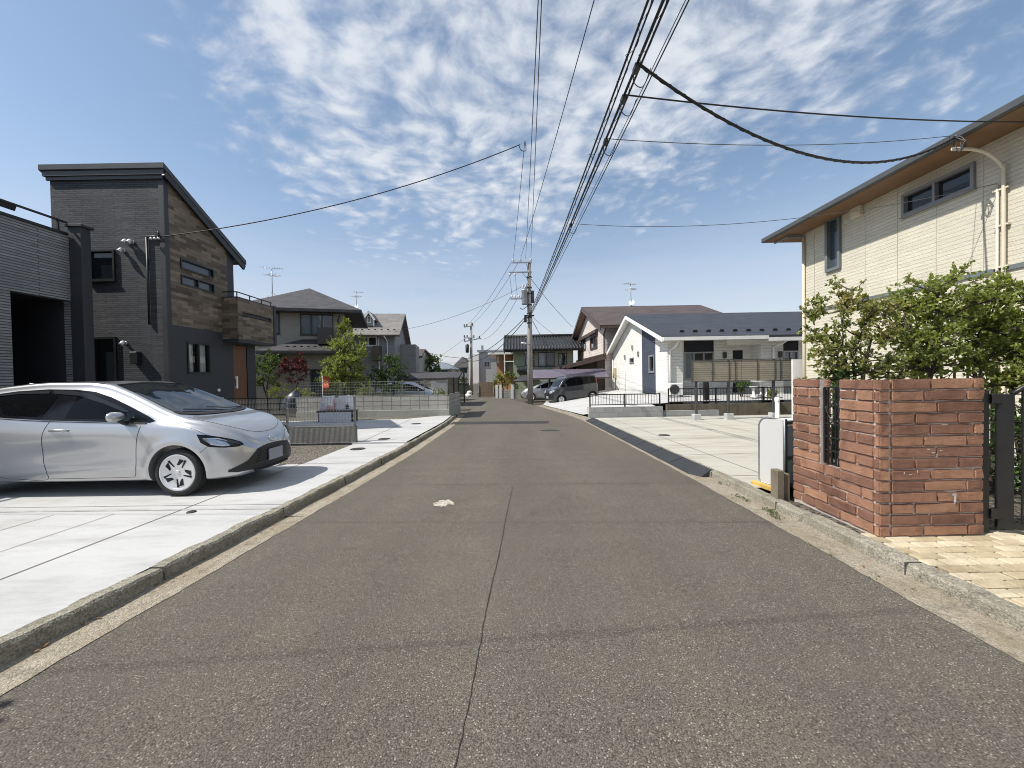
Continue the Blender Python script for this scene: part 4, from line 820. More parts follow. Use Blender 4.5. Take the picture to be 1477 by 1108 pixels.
# front facade: wall plane, recessed porch and projecting bays
FF=Face(XW,YW,1,0); X1=PY(985,540,YW).x-XW
xB=lambda p:PY(p,540,YW).x-XW
m=MB(); wall(m,FF,0,xB(985),-.2,zeN-.05); 
YW2=YW+.9; FF2=Face(XW,YW2,1,0); x2=lambda p:PY(p,540,YW2).x-XW
big=FF2.rect(986,508,1030,532); big=(x2(987),x2(1030),PY(990,547,YW2).z,PY(990,508,YW2).z); dk=(x2(1057),x2(1072),.55,PY(1060,505.5,YW2).z); b2=(x2(1130),x2(1152),PY(1140,547,YW2).z,PY(1140,506,YW2).z)
wall(m,FF2,xB(985)-.0,25,-.2,zeN-.05,[(big[0],big[1],big[2],PY(990,489,YW2).z),dk,(b2[0],b2[1],b2[2],PY(1140,491,YW2).z)],.1); wall(m,Face(XW+xB(985),YW,0,1),0,.9,-.2,zeN-.05)
wall(m,Face(XW+25,YW,0,1),0,LW,-.2,top); wall(m,Face(XW+25,yk,-1,0),0,25,-.2,zeF)
part('front_wall',m,M['whitestone'],hW)
for b,pt in((big,489),(b2,491)): m=MB(); fbox(m,FF2,b[0],b[1],b[3],PY(1000,pt,YW2).z,-.09,-.03); part('navy_panel',m,M['navyfl'],hW)
window(hW,FF2,big,M['silverframe'],M['gc'],.07,mull=(.33,.66),curtain=(M['curt'],[(0,.35)])); window(hW,FF2,b2,M['silverframe'],M['gc'],.07,mull=(.5,),curtain=(M['curt'],[(0,.9)]))
m=MB(); fbox(m,FF2,dk[0],dk[1],dk[2],dk[3],-.09,-.05); dd=part('door',m,M['navyfl'],hW)
m=MB(); pA,pB=xB(1098),xB(1130); wall(m,FF,pA,pB,-.2,zeN-.05); wall(m,Face(XW+pA,YW2,0,-1),0,.9,-.2,zeN-.05); part('porch_wing',m,M['whitestone'],hW)
m=MB(); zq=PY(1060,497,YW).z; fbox(m,FF,xB(1050),pA+.002,zq,zeN-.05,-.25,-.03); part('porch_lintel',m,M['whitestone'],hW)
m=MB(); o_=.55; xo=XW-.42; xe=XW+25
sN=(zrr-zeN)/(LW-ar); sF=(zrr-zeF)/ar; yrd=yk-ar
m.slab([(xo,YW-o_,zeN+.16-o_*sN),(xe,YW-o_,zeN+.16-o_*sN),(xe,yrd,zrr+.16),(xo,yrd,zrr+.16)],.10); m.slab([(xo,yk+o_,zeF+.16-o_*sF),(xe,yk+o_,zeF+.16-o_*sF),(xe,yrd,zrr+.16),(xo,yrd,zrr+.16)],.10); part('roof',m,M['navy'],hW)
zE=zeN+.16-o_*sN
m=MB(); m.bar((xo+.01,YW-o_-.02,zE-.16),(xo+.01,yrd,zrr-.02),.07,.20); m.bar((xo+.01,yk+o_,zeF-o_*sF-.02),(xo+.01,yrd,zrr-.02),.07,.20); part('barge_board',m,M['white'],hW)
m=MB(); x3=PY(1097,490,YW).x; m.box(xo,x3,YW-o_-.10,YW-o_-.003,zE-.19,zE-.03); m.box(x3,xe,YW-o_-.10,YW-o_-.003,zE-.29,zE-.12); m.poly([(xo,YW-o_,zE-.17),(xe,YW-o_,zE-.17),(xe,YW+.9,zE-.10),(xo,YW+.9,zE-.10)]); part('eave_gutter',m,M['white'],hW)
m=MB(); m.poly([(xo+.02,YW-o_,zE-.12),(XW,YW-o_,zE-.12),(XW,yrd,zrr+.04),(xo+.02,yrd,zrr+.04)]); m.poly([(xo+.02,yk+o_,zeF-o_*sF+.04),(XW,yk+o_,zeF-o_*sF+.04),(XW,yrd,zrr+.04),(xo+.02,yrd,zrr+.04)]); part('verge_soffit',m,M['white'],hW)
snow_guards(hW,(XW+.5,YW+.25,zE+.28+.0),(XW+9,YW+.25,zE+.28),13,M['black'],.13)
pipe(hW,[(XW+.35,YW-o_-.03,zE-.2),(XW+.28,YW-.3,zE-.45),(XW+.12,YW-.06,zE-.62),(XW+.12,YW-.06,.35)],.045,M['white'])
xd=PY(1113,500,YW).x; pipe(hW,[(xd+.5,YW-o_-.03,zE-.2),(xd+.3,YW-.3,zE-.4),(xd+.05,YW-.06,zE-.55),(xd+.05,YW-.06,.4)],.045,M['white'])
for (px,py) in((913,501),(902,514.5),(921.5,510)):
    a,z=FWg.px(px,py); m=MB(); fbox(m,FWg,a-.07,a+.07,z-.10,z+.12,.002,.09); m.lathe(FWg.p(a,z-.10,.045),(0,0,-1),[(.03,0),(.05,.02),(.045,.1),(0,.1)],12); part('wall_light',m,M['galv'],hW)
for p in(1045,1125):
    a=x2(p) if p<1100 else xB(p); Fq=FF2 if p<1100 else FF; z=PY(p,511.5,YW).z; m=MB(); fbox(m,Fq,a-.09,a+.09,z-.15,z+.15,.002,.08); part('wall_light',m,M['dkgrey'],hW,bev=.01)
a,z=FWg.px(888,538); m=MB(); fbox(m,FWg,a-.25,a+.25,z-.35,z+.35,.002,.16); part('meter_box',m,pm('tan box',(.45,.38,.22),.5,.15),hW,bev=.015)
a,z=FWg.px(902,534); m=MB(); m.tube([FWg.p(a,zg,.03),FWg.p(a,z,.03)],.02,6); part('cable_duct',m,M['white'],hW)
a,z=FWg.px(889,560); m=MB(); m.tube([FWg.p(.1,zeF-.4,.05),FWg.p(.1,.2,.05)],.04,8); part('downpipe',m,M['white'],hW)
# ------------------------------------------------------------------ cream house on the right
M['cream']=tiles('cream ribbed siding',(.58,.545,.44),(.62,.585,.475),(.52,.49,.395),.91,.088,.004,.8,.0,1.4,grain=.34,var=.10)
M['soffitw']=pm('brown soffit boards',(.19,.105,.052),.6,.15,2); M['creamp']=pm('cream pipe',(.60,.54,.42),.5,.1)
XR=9.6; yc=PX(1160,400,XR).y; hR=thing('cream_house','cream ribbed two-storey house with a deep brown soffit on the right','house',base(13,8))
FR=Face(XR,yc,0,-1); zs=FR.px(1160,337.5)[1]; LR=yc+1.0
w1=FR.rect(1192.5,317.5,1214,394); w2=FR.rect(1303,281.6,1408,314); zb=FR.px(1163,450.6)[1]
m=wall(MB(),FR,.0,LR,-.2,zs,[w1,w2],.09); bk=Face(XR,yc,1,0); wall(m,Face(XR+8,yc,-1,0),0,8,-.2,zs); wall(m,Face(XR+8,yc-LR,0,1),0,LR,-.2,zs); wall(m,Face(XR,yc-LR,1,0),0,8,-.2,zs); part('walls',m,M['cream'],hR)
window(hR,FR,w1,M['gframe'],M['gd2'],.09,sill=False,proud=.07); window(hR,FR,w2,pm('satin grey frame',(.20,.20,.205),.4,.1),M['gd'],.065,mull=(.48,),sill=True,proud=.06)
m=MB(); fbox(m,FR,-.01,LR,zb-.045,zb+.045,.003,.035); part('floor_band',m,M['gframe'],hR)
m=MB(); m.tube([FR.p(.04,-.1,.05),FR.p(.04,zs-.1,.05)],.045,10); part('downpipe',m,M['creamp'],hR)
a,z=FR.px(1238,306); m=MB(); fbox(m,FR,a-.17,a+.17,z-.14,z+.15,.002,.10); part('vent_hood',m,M['creamp'],hR,bev=.01)
xe=8.80; ye=PX(1100,346,xe).y
m=MB(); m.box(xe+.06,XR+.02,-2,ye-.03,zs+.003,zs+.03); m.box(XR+.02,XR+8.5,yc,ye-.03,zs+.003,zs+.03); part('soffit',m,M['soffitw'],hR)
m=MB(); m.box(xe-.06,xe+.06,-2,ye,zs-.0,zs+.15); part('gutter',m,pm('grey gutter',(.065,.07,.072),.45,.15),hR,bev=.02)
m=MB(); m.bar((XR-.5,yc+.06,zs-.05),(XR-.02,yc+.06,zs-.05),.05,.1); m.bar((XR-.45,yc+.1,zs-.03),(XR-.45,ye-.1,zs-.03),.05,.06); part('eave_bracket',m,M['galv'],hR)
m=MB(); 
m.prism([(xe-.02,-2,zs+.16),(xe-.02,ye+.02,zs+.16),(xe+4.6,ye+.02,zs+1.75),(xe+4.6,-2,zs+1.75)],(0,0,-.10)); m.prism([(xe+9.2,-2,zs+.16),(xe+9.2,ye+.02,zs+.16),(xe+4.6,ye+.02,zs+1.75),(xe+4.6,-2,zs+1.75)],(0,0,-.10)); part('roof',m,M['slate'],hR)
def bez(p,n=8): return spline(p,n)
a0=FR.px(1453,262)[0]; 
mast=[FR.p(a0,.5,.07),FR.p(a0,zs-1.0,.07),FR.p(a0,zs-.62,.10),FR.p(a0-.06,zs-.34,.28),FR.p(a0-.1,zs-.22,.55),FR.p(a0-.1,zs-.20,.95)]
pipe(hR,bez(mast),.032,M['creamp'],'service_mast'); a1,z1=FR.px(1443,265); pipe(hR,[FR.p(a1,.6,.06),FR.p(a1,z1,.06)],.022,M['creamp'],'cable_pipe')
m=MB()
for zz_ in(4.3,3.5,2.6,5.0): fbox(m,FR,a1-.07,a0+.07,zz_,zz_+.03,.0,.075)
part('pipe_clamps',m,M['creamp'],hR)
DROPB=Vector((xe+.1,FR.p(a0-.1,0).y,zs-.16))
m=MB(); tr=[PX(1377,198,xe-.08),PX(1392,203,xe-.08),PX(1384,220,xe-.08)]
for i in range(3):
    for j in range(3): m.tube(spline([tr[i],(tr[i]+tr[(i+1)%3])/2+Vector((random.uniform(-.05,.05),random.uniform(-.05,.05),random.uniform(-.05,.05))),tr[(i+1)%3]],5),.008,5)
m.tube([tr[0],tr[0]+Vector((.2,0,.12))],.03,6); m.tube([tr[1],DROPB],.018,6)
part('cable_coil',m,M['wiregrey'],hR)
# ------------------------------------------------------------------ brick gate wall
P0=G(1268,776,.085); P1=G(1420,772,.085); P2=G(1143.5,719.5,.085); ztop=PY(1268,547.5,P0.y).z; zb0=P0.z-.06
wb=thing('brick_wall','low rough red brick wall with an iron grille in its gap, by the right kerb','wall',P0)
fx=Vector((P1.x-P0.x,P1.y-P0.y,0)); LF=fx.length; fx.normalize(); sx=Vector((P2.x-P0.x,P2.y-P0.y,0)); LS=sx.length; sx.normalize(); nF=Vector((fx.y,-fx.x,0)); nS=Vector((-sx.y,sx.x,0))
if nF.y>0: nF=-nF
if nS.x>0: nS=-nS
nc=14; ch=(ztop-(P0.z))/nc
yq=lambda px: ((PX(px,600,0.0001).y) if 0 else 0)
def along(px):      # distance along the side face under a photo column
    r=ray(px,600); t=(P0-EYE).to_2d().dot(nS.to_2d())/r.to_2d().dot(nS.to_2d()); q=EYE+r*t; return (q.to_2d()-P0.to_2d()).dot(sx.to_2d())
ga,gb=along(1209.5),along(1181.5); zg0=P0.z+5*ch
core=MB(); TH=.115
def cb_(o,u,n,a0,a1,z0,z1,d0,d1,mb):
    c=o+u*(a0+a1)/2+n*(d0+d1)/2; mb.obox((c.x,c.y,(z0+z1)/2),u*(a1-a0)/2,n*(d1-d0)/2,(0,0,(z1-z0)/2))
O0=Vector((P0.x,P0.y,0))
cb_(O0,sx,nS,.02,ga,zb0,ztop-.01,-TH,-.013,core); cb_(O0,sx,nS,ga+.002,gb-.002,zb0,zg0-.01,-TH,-.015,core); cb_(O0,sx,nS,gb,LS-.01,zb0,ztop-.01,-TH,-.013,core)
cb_(O0,fx,nF,.03,LF-.01,zb0,ztop-.012,-TH,-.013,core)
part('mortar_core',core,pm('pale mortar',(.46,.40,.36),.9,.25,9,0,.5,60),wb)
random.seed(21); bk=MB()
def course(o,u,n,a0,a1,z,first,L=.40,mb=bk):
    x=a0; k=first
    while x<a1-.004:
        e=min(x+k,a1); 
        if a1-e<.07: e=a1
        j=random.uniform(-.003,.004)
        cb_(o,u,n,x+.003,e-.003,z+.004,z+ch-.004,-.055,j,mb); x=e; k=L*random.choice((1,.98,1.02,.62))
random.seed(4)
def brick_faces(mb,jit):
    pass
for r in range(nc):
    z=P0.z+r*ch; f=(.40,.20,.33,.14)[r%4]
    top_full=(z+ch*.5<zg0)
    if top_full: course(O0,sx,nS,.055,LS,z,f,.37)
    else: course(O0,sx,nS,.055,ga,z,(.38 if r%2 else .2),.30); course(O0,sx,nS,gb,LS,z,(.4 if r%2 else .17),.2)
    course(O0,fx,nF,.0,.108,z,.2); course(O0,fx,nF,.112,LF,z,(.3,.42,.22,.36)[(r*3)%4],.40)
    if not top_full:                                # bricks turning into the gap
        for (aa,s_) in((ga,1),(gb,-1)): cb_(O0,sx,nS,min(aa,aa-s_*.0)-.0 if s_>0 else aa-.03,(aa+.03) if s_>0 else aa,z+.005,z+ch-.005,-TH+.01,-.056,bk)
    # far end and inner return of the front face
    cb_(O0+fx*LF,nF,fx,-TH,-.06,z+.005,z+ch-.005,-.055,.002,bk)
o=part('bricks',bk,None,wb)
bm=bmesh.new(); bm.from_mesh(o.data); bmesh.ops.bevel(bm,geom=bm.edges[:],offset=.009,segments=2,affect='EDGES',clamp_overlap=True)
bmesh.ops.subdivide_edges(bm,edges=[e for e in bm.edges if e.calc_length()>.06],cuts=4,use_grid_fill=True)
from mathutils import noise as MN
for v in bm.verts:
    p=v.co*17; v.co+=v.normal*(.0045*MN.noise(p)+.004*MN.noise(p*2.6)+.003*MN.noise(v.co*6))
for f in bm.faces: f.smooth=True
bm.to_mesh(o.data); bm.free(); o.data.set_sharp_from_angle(angle=RAD(38)); o.data.materials.append(island('rough red brick',(.225,.118,.082),(.41,.225,.140),(.31,.165,.110),.85,1.0,75,.6))
m=MB(); c=O0+fx*(LF*.80); random.seed(8)
def smear(px,py,w,h): 
    d=ray(px,py); t=(O0-EYE).to_2d().dot(nF.to_2d())/d.to_2d().dot(nF.to_2d()); q=EYE+d*t+nF*.008
    return q,w,h
for (px,py,w,h) in((1376,719,.012,.045),(1375,713,.022,.010),(1345,653,.02,.004),(1350,657,.004,.02),(1338,648,.015,.004),(1356,650,.012,.004),(1312,684,.016,.004),(1322,680,.005,.014),(1303,682,.006,.012),(1361,612,.03,.003)):
    q,w,h=smear(px,py,w,h); v=[q+fx*(w*(1+.3*math.sin(k*2.3))*math.cos(k*.628))+Vector((0,0,h*(1+.3*math.sin(k*3.1))*math.sin(k*.628))) for k in range(10)]; m.poly(v)
part('mortar_smears',m,pm('lime smear',(.55,.52,.50),.9,.2,30),wb)
# iron grille in the gap
m=MB(); gz0,gz1=zg0+.02,ztop-.09; A=lambda a,z:O0+sx*a-nS*.035+Vector((0,0,z)); g0,g1=ga+.035,gb-.035
for a in(g0,g1): m.bar(A(a,gz0),A(a,gz1),.02)
for z in(gz0,gz1,gz0+.14,gz0+.28,gz0+.42): m.bar(A(g0,z),A(g1,z),.014)
for k in range(1,4): m.bar(A(lerp(g0,g1,k/4),gz0),A(lerp(g0,g1,k/4),gz1 if k!=2 else gz0+.42),.011)
part('grille',m,M['black'],wb)
m=MB(); cz=gz0+.58; ca=(g0+g1)/2
for s_ in(-1,1):
    pts=[]
    for k in range(22): th=k/21*4.6; r=.052*(1-.8*k/21)+.006; pts.append(A(ca+s_*(.045+r*math.cos(th+3.14)),cz+.02+r*math.sin(th+3.14)*-1))
    m.tube(pts,.006,6); m.tube(spline([A(ca+s_*.095,cz+.02),A(ca+s_*.06,cz-.06),A(ca,cz-.13)],6),.006,6)
    m.tube(spline([A(ca,cz-.13),A(ca+s_*.03,cz-.16),A(ca+s_*.035,cz-.13)],5),.006,6)
part('scroll',m,M['black'],wb)
# ------------------------------------------------------------------ garden gate and railing
q0=G(1424,770,.085); gp=thing('garden_gate','black iron lattice gate with an arched top at the right edge','gate',q0); zt=PY(1424,563,q0.y).z
m=MB(); m.box(q0.x-.028,q0.x+.045,q0.y+.02,q0.y+.1,q0.z,zt); part('gate_post',m,M['black'],gp,bev=.004)
q1=PY(1438,600,q0.y+.03); gd=Vector((.92,-.36,0)).normalized(); B0=Vector((q1.x,q1.y,q0.z+.04)); W1=1.15; Hh=PY(1445,569,q0.y).z-B0.z
m=MB(); m.obox(B0+gd*.05+Vector((0,0,Hh/2)),gd*.055,Vector((-gd.y,gd.x,0))*.02,(0,0,Hh/2)); m.obox(B0+gd*(W1-.05)+Vector((0,0,Hh/2)),gd*.05,Vector((-gd.y,gd.x,0))*.02,(0,0,Hh/2)); m.bar(B0+gd*.1+Vector((0,0,.03)),B0+gd*W1,.04,.05)
arch=[B0+gd*(.1+(W1-.2)*k/16)+Vector((0,0,Hh+.26*math.sin(math.pi*k/16))) for k in range(17)]; m.tube(arch,.02,8); part('gate_frame',m,M['black'],gp,bev=.003)
m=MB()
for k in range(1,14): a=.1+(W1-.2)*k/14; m.bar(B0+gd*a+Vector((0,0,.03)),B0+gd*a+Vector((0,0,Hh+.26*math.sin(math.pi*k/14))),.012)
for k in range(1,11): z=Hh*k/10.; m.bar(B0+gd*.1+Vector((0,0,z)),B0+gd*(W1-.1)+Vector((0,0,z)),.010)
part('lattice',m,M['black'],gp)
for z in(.13,1.18): m=MB(); m.box(q0.x+.045,q1.x+.02,q0.y+.0,q0.y+.06,q0.z+z,q0.z+z+.09); part('hinge',m,M['black'],gp,bev=.005)
rl=thing('iron_railing','black iron railing behind the brick wall under the shrubs','railing',base(5.4,5.7)); m=MB(); yR_=5.7; zt=PY(1350,527,yR_).z; xa,xb=PY(1205,530,yR_).x,PY(1434,530,yR_).x
m.bar((xa,yR_,zt),(xb,yR_,zt),.05,.035); m.bar((xa,yR_,zt-.09),(xb,yR_,zt-.09),.03,.02); m.bar((xa,yR_,.35),(xb,yR_,.35),.03,.03); part('rails',m,M['black'],rl)
n=12
for k in range(n+1): m=MB(); x=lerp(xa,xb,k/n); m.bar((x,yR_,.1),(x,yR_,zt-.005 if k%6 else zt+.03),.02 if k%6 else .05); part('baluster' if k%6 else 'post',m,M['black'],rl)
m=MB(); m.box(xa-.1,xb+.2,yR_-.06,yR_+.09,-.1,.32); solo('garden_kerb_wall',m,M['wallcon'],'low concrete footing wall beneath the black garden railing','wall')
# ------------------------------------------------------------------ white rounded cabinet by the brick wall
pn=G(1130,708,.10); pf=PX(1094,692,pn.x-.10); cbn=thing('storage_cabinet','white rounded storage cabinet with grey edging beside the brick wall','cabinet',pn)
sdir=Vector((pf.x-pn.x,pf.y-pn.y,0)); Lc=sdir.length; sdir.normalize(); sn=Vector((-sdir.y,sdir.x,0)); 
if sn.x>0: sn=-sn
zc0=pn.z+.03; zc1=PY(1130,605,pn.y).z; O1=Vector((pn.x,pn.y,0))
def outl(r,ins=0):
    P=[(ins,zc0+ins),(Lc-.03,zc0+ins),(Lc-ins,zc0+.03+ins)]
    for k in range(9): a=k/8*math.pi/2; P.append((Lc-r+(r-ins)*math.cos(a),zc1-r+(r-ins)*math.sin(a)))
    P.append((ins,zc1-ins)); return P
Q=lambda a,z,d=0:O1+sdir*a+sn*d+Vector((0,0,z))
m=MB(); m.prism([Q(a,z,-.012) for a,z in outl(.13,.014)],-sn*.025); part('side_panel',m,pm('white enamel',(.50,.50,.495),.35,.06,1),cbn)
m=MB(); ol=outl(.13); m.tube([Q(a,z,-.02) for a,z in ol+[ol[0]]],.014,8); part('edge_trim',m,M['galv'],cbn)
m=MB(); 
wd=.62
m.prism([Q(a,z,-.05) for a,z in outl(.13,.02)[3:]]+[Q(.02,zc1-.05,-.05),Q(Lc-.03,zc1-.16,-.05)],-sn*wd)
part('lid',m,M['white'],cbn)
m=MB()
for z0_,z1_ in((zc0+.05,zc0+.36),(zc0+.40,zc1-.09)): c=Q(.03,(z0_+z1_)/2,-.05-wd/2); m.obox(c,sn*(wd/2-.01),sdir*.012,(0,0,(z1_-z0_)/2))
part('front_panel',m,pm('grey panel',(.33,.33,.33),.5,.1),cbn)
m=MB(); 
for z in(zc0+.03,zc0+.38,zc1-.05): m.obox(Q(.01,z,-.04-wd/2),sn*(wd/2),sdir*.02,(0,0,.02))
m.bar(Q(.01,zc0,-.05),Q(.01,zc1,-.05),.03); m.bar(Q(Lc-.04,zc0,-.05-wd),Q(Lc-.04,zc1-.1,-.05-wd),.03); part('frame',m,M['dkgrey'],cbn)
pb=G(1121,640,.1); pv=PY(1121,574,5.75); m=MB(); m.tube([(pv.x,pv.y,.02),(pv.x,pv.y,pv.z)],.028,12); m.lathe((pv.x,pv.y,pv.z),(0,0,1),[(.03,-.06),(.034,-.05),(.034,0),(.02,.012),(0,.014)],12); solo('bollard_pipe',m,M['white'],'thin white pipe standing up behind the white cabinet','pipe')
m=MB(); a=G(1125,711,.09); b=G(1086,698,.09); m.bar((a.x,a.y,a.z+.02),(b.x,b.y,b.z+.02),.07,.06); solo('timber_block',m,pm('yellow painted timber',(.55,.36,.09),.7,.35,9,0,.3),'yellow timber baulk lying on the kerb below the white cabinet','timber',bev=.006)
a=G(1133,722,.085); m=MB(); m.box(a.x-.075,a.x+.01,a.y+.03,a.y+.16,a.z-.03,PY(1133,680,a.y).z); m.box(a.x+.015,a.x+.09,a.y+.05,a.y+.16,a.z-.03,PY(1133,683,a.y).z-.02); solo('concrete_post',m,M['oldcon'],'stubby mossy concrete block post between the white cabinet and the brick wall','post',bev=.006)
# ------------------------------------------------------------------ front walls and railings of the bungalow
c0=G(850,602.5); xw0=c0.x; yw0=c0.y
zt=PY(850,588,yw0).z; m=MB(); m.box(xw0,xw0+3.05,yw0,yw0+.15,-.3,zt); m.box(xw0,xw0+.13,yw0+.15,yw0+.5,-.3,zt-.01); m.box(xw0+3.05,xw0+5.4,yw0+.05,yw0+.2,-.3,zt-.2); solo('concrete_wall',m,tiles('grey block wall',(.40,.40,.38),(.46,.46,.44),(.30,.30,.28),.4,.19,.008,.85,.5,.5,grain=.25),'low grey concrete wall under the black railing before the white ramp','wall',(xw0+1.5,yw0,GZ(0,yw0)))
yw1=yw0+.55; xs1=PY(962,590,yw1).x; zt1=PY(1000,583,yw1).z; m=MB(); m.box(xs1,19,yw1,yw1+.14,-.3,zt1); solo('stained_wall',m,M['oldcon'],'low brown stained concrete wall before the bungalow yard','wall',(xs1+4,yw1,0))
def railing(label,x0,x1,y,z0,z1,sp=.115,posts=(0,.5,1)):
    t=thing('railing',label,'railing',(x0,y,z0),'black tube railings before the white bungalow'); m=MB(); m.bar((x0,y,z1),(x1,y,z1),.045,.04); m.bar((x0,y,z0+.1),(x1,y,z0+.1),.03,.035); part('rails',m,M['black'],t)
    for k in posts: x=lerp(x0,x1,k); m=MB(); m.bar((x,y,z0-.05),(x,y,z1+.03),.05); part('post',m,M['black'],t)
    n=int((x1-x0)/sp)
    for k in range(1,n): x=lerp(x0,x1,k/n); m=MB(); m.bar((x,y,z0+.1),(x,y,z1),.016); part('baluster',m,M['black'],t)
    return t
railing('short black railing on the grey concrete wall by the white ramp',xw0+.05,xw0+2.95,yw0+.07,zt,PY(900,569,yw0).z)
railing('long black railing on the brown stained wall before the bungalow',xs1+.1,PY(1165,570,yw1).x+2.2,yw1+.07,zt1,PY(1040,560,yw1).z,.125,(0,.25,.5,.75,1))
# louvred screen
M['louvre']=tiles('taupe louvre',(.25,.225,.18),(.275,.25,.20),(.13,.115,.09),8,.075,.008,.55,0,.9,grain=.05)
ys_=G(1006,606,.095).y; sc=thing('privacy_screen','taupe louvred privacy screen raised on slim posts at the back of the parking','screen',(PY(1060,600,ys_).x,ys_,GZ(0,ys_)+.095)); z0_,z1_=PY(1060,549.5,ys_).z,PY(1060,519.5,ys_).z
ed=[998.,1028.,1052.,1061.,1093.,1118.,1126.,1142.]; ed=[PY(e,530,ys_).x for e in ed]
for i in range(len(ed)-1):
    m=MB(); zz0=z0_; k=0; m.box(ed[i]+.012,ed[i+1]-.012,ys_+.02,ys_+.035,z0_+.01,z1_-.01); part('louvre_panel',m,M['louvre'],sc)
m=MB(); m.box(ed[0],ed[-1],ys_,ys_+.05,z1_,z1_+.03); m.box(ed[0],ed[-1],ys_,ys_+.05,z0_-.03,z0_)
for e in ed: m.box(e-.014,e+.014,ys_-.002,ys_+.048,z0_+.002,z1_-.002)
part('screen_frame',m,M['dkgrey'],sc)
for p in(1006,1053,1118):
    x=PY(p,600,ys_).x; m=MB(); m.box(x-.035,x+.035,ys_+.05,ys_+.12,GZ(0,ys_),z1_+.02); part('post',m,M['dkgrey'],sc); m=MB(); m.box(x-.12,x+.12,ys_-.03,ys_+.2,GZ(0,ys_)+.05,GZ(0,ys_)+.30); part('footing',m,M['drive'],sc,bev=.008)
p=PY(1143,520,ys_-.5); m=MB(); m.box(p.x,p.x+1.6,ys_-.5,ys_-.45,.0,PY(1143,518.5,ys_-.5).z); solo('pale_panel',m,M['white'],'plain pale board standing right of the taupe louvred screen','panel')
# garden things behind the railing
yv=17.6; p=PY(1017,578,yv); m=MB(); t=thing('mailbox_post','black post with a grey-white mailbox behind the long railing','mailbox',(p.x,yv,p.z)); z_=PY(1017,551.5,yv).z
m.box(p.x-.02,p.x+.18,yv,yv+.15,p.z-.2,z_); part('post',m,M['black'],t,bev=.005); m=MB(); m.box(p.x-.26,p.x-.05,yv+.03,yv+.14,z_-.5,z_-.02); part('letter_box',m,M['galv'],t,bev=.01); m=MB(); m.box(p.x+.03,p.x+.1,yv-.012,yv,z_-.22,z_-.05); part('intercom',m,M['dkgrey'],t)
def ac(px,label,w=.75):
    p=PY(px,578,18.8); z=.50; t=thing('heat_pump',label,'heat pump',(p.x,18.8,z)); m=MB(); m.box(p.x-w/2,p.x+w/2,18.8,19.1,z+.05,z+.62); part('casing',m,M['white'],t,bev=.02)
    m=MB(); m.lathe((p.x-.1,18.797,z+.33),(0,-1,0),[(.0,0),(.22,0),(.23,.012),(.2,.012),(0,.008)],20); part('fan_grille',m,M['dkgrey'],t); m=MB(); m.box(p.x-.3,p.x-.2,18.82,19.08,z,z+.05); m.box(p.x+.2,p.x+.3,18.82,19.08,z,z+.05); part('feet',m,M['dkgrey'],t)
ac(976,'small white heat pump box standing below the bungalow downpipe corner',.62)
t=thing('garden_table','small white garden table with a round top before the bungalow wall','table',(PY(1098,577,18.2).x,18.2,.46)); x=PY(1098,577,18.2).x
m=MB(); m.lathe((x,18.2,.46),(0,0,1),[(0,.66),(.42,.66),(.44,.70),(.42,.73),(0,.73)],20); part('tabletop',m,M['white'],t); m=MB(); m.lathe((x,18.2,.46),(0,0,1),[(.2,0),(.2,.03),(.05,.08),(.04,.4),(.07,.62),(.09,.66)],12); part('pedestal',m,M['white'],t)
def stool(px,label):
    x=PY(px,575,18.0).x; t=thing('garden_stool',label,'stool',(x,18.0,.46),'white garden stools'); m=MB(); m.lathe((x,18,.46),(0,0,1),[(0,.42),(.17,.42),(.19,.44),(.17,.46),(0,.46)],14); part('seat',m,M['white'],t); m=MB(); m.lathe((x,18,.46),(0,0,1),[(.15,0),(.15,.02),(.06,.1),(.06,.35),(.1,.42)],10); part('stem',m,M['white'],t)
stool(1087,'white garden stool left of the round garden table'); stool(1107,'white garden stool right of the round garden table')
# ------------------------------------------------------------------ left lots: low wall + mesh fence, block wall + fence
def mesh_fence(label,x0,x1,y,z0,z1,posts,group,sp=.07,mat=None,name='mesh_fence'):
    mat=mat or M['fence']; t=thing(name,label,'fence',((x0+x1)/2,y,z0),group)
    for x in posts: m=MB(); m.bar((x,y+.03,z0-.05),(x,y+.03,z1+.03),.045); part('post',m,mat,t)
    e=[x0]+[p for p in posts if x0+.1<p<x1-.1]+[x1]
    for i in range(len(e)-1):
        m=MB(); n=int((e[i+1]-e[i])/sp)
        for k in range(n+1): x=lerp(e[i]+.01,e[i+1]-.01,k/n); m.bar((x,y,z0+.02),(x,y,z1),.006)
        for k in range(6): z=lerp(z0+.04,z1-.01,k/5); m.bar((e[i],y-.008,z),(e[i+1],y-.008,z),.016 if k in(0,5) else .010)
        part('mesh_panel',m,mat,t)
    return t
M['fence']=pm('grey green fence wire',(.24,.24,.225),.5,.2,5,.2)
pe=G(514.5,640,.10); xa1=pe.x; z0=lz(YF1); zt=PY(514,614.5,YF1).z
cm=tiles('split face block',(.19,.185,.175),(.25,.245,.23),(.10,.10,.095),.03,.4,.006,.9,0,1.2,grain=.2)
m=MB(); m.box(-9.4,xa1,YF1,YF1+.12,z0-.1,zt); solo('low_block_wall',m,cm,'low split-face block wall dividing the two driveways, under a mesh fence','wall',((-9.4+xa1)/2,YF1,z0),bev=.004)
PF=lambda p:PY(p,590,YF1+.06).x
mesh_fence('grey mesh fence on the low split-face wall between the two driveways',-9.35,PF(511),YF1+.06,zt,PY(450,573,YF1).z,[PF(511),PF(413),PF(320),-8.6],None)
M['cmu']=tiles('concrete block wall',(.36,.35,.32),(.42,.41,.375),(.16,.155,.145),.40,.195,.012,.9,0,.8,grain=.3,var=.2)
pc=G(640,603.5,.135); xc=pc.x; zt=PY(640,570,YF2).z; zl=PY(640,590.5,YF2).z
yret=21.0; xrt=PX(657,580,xc).x; 
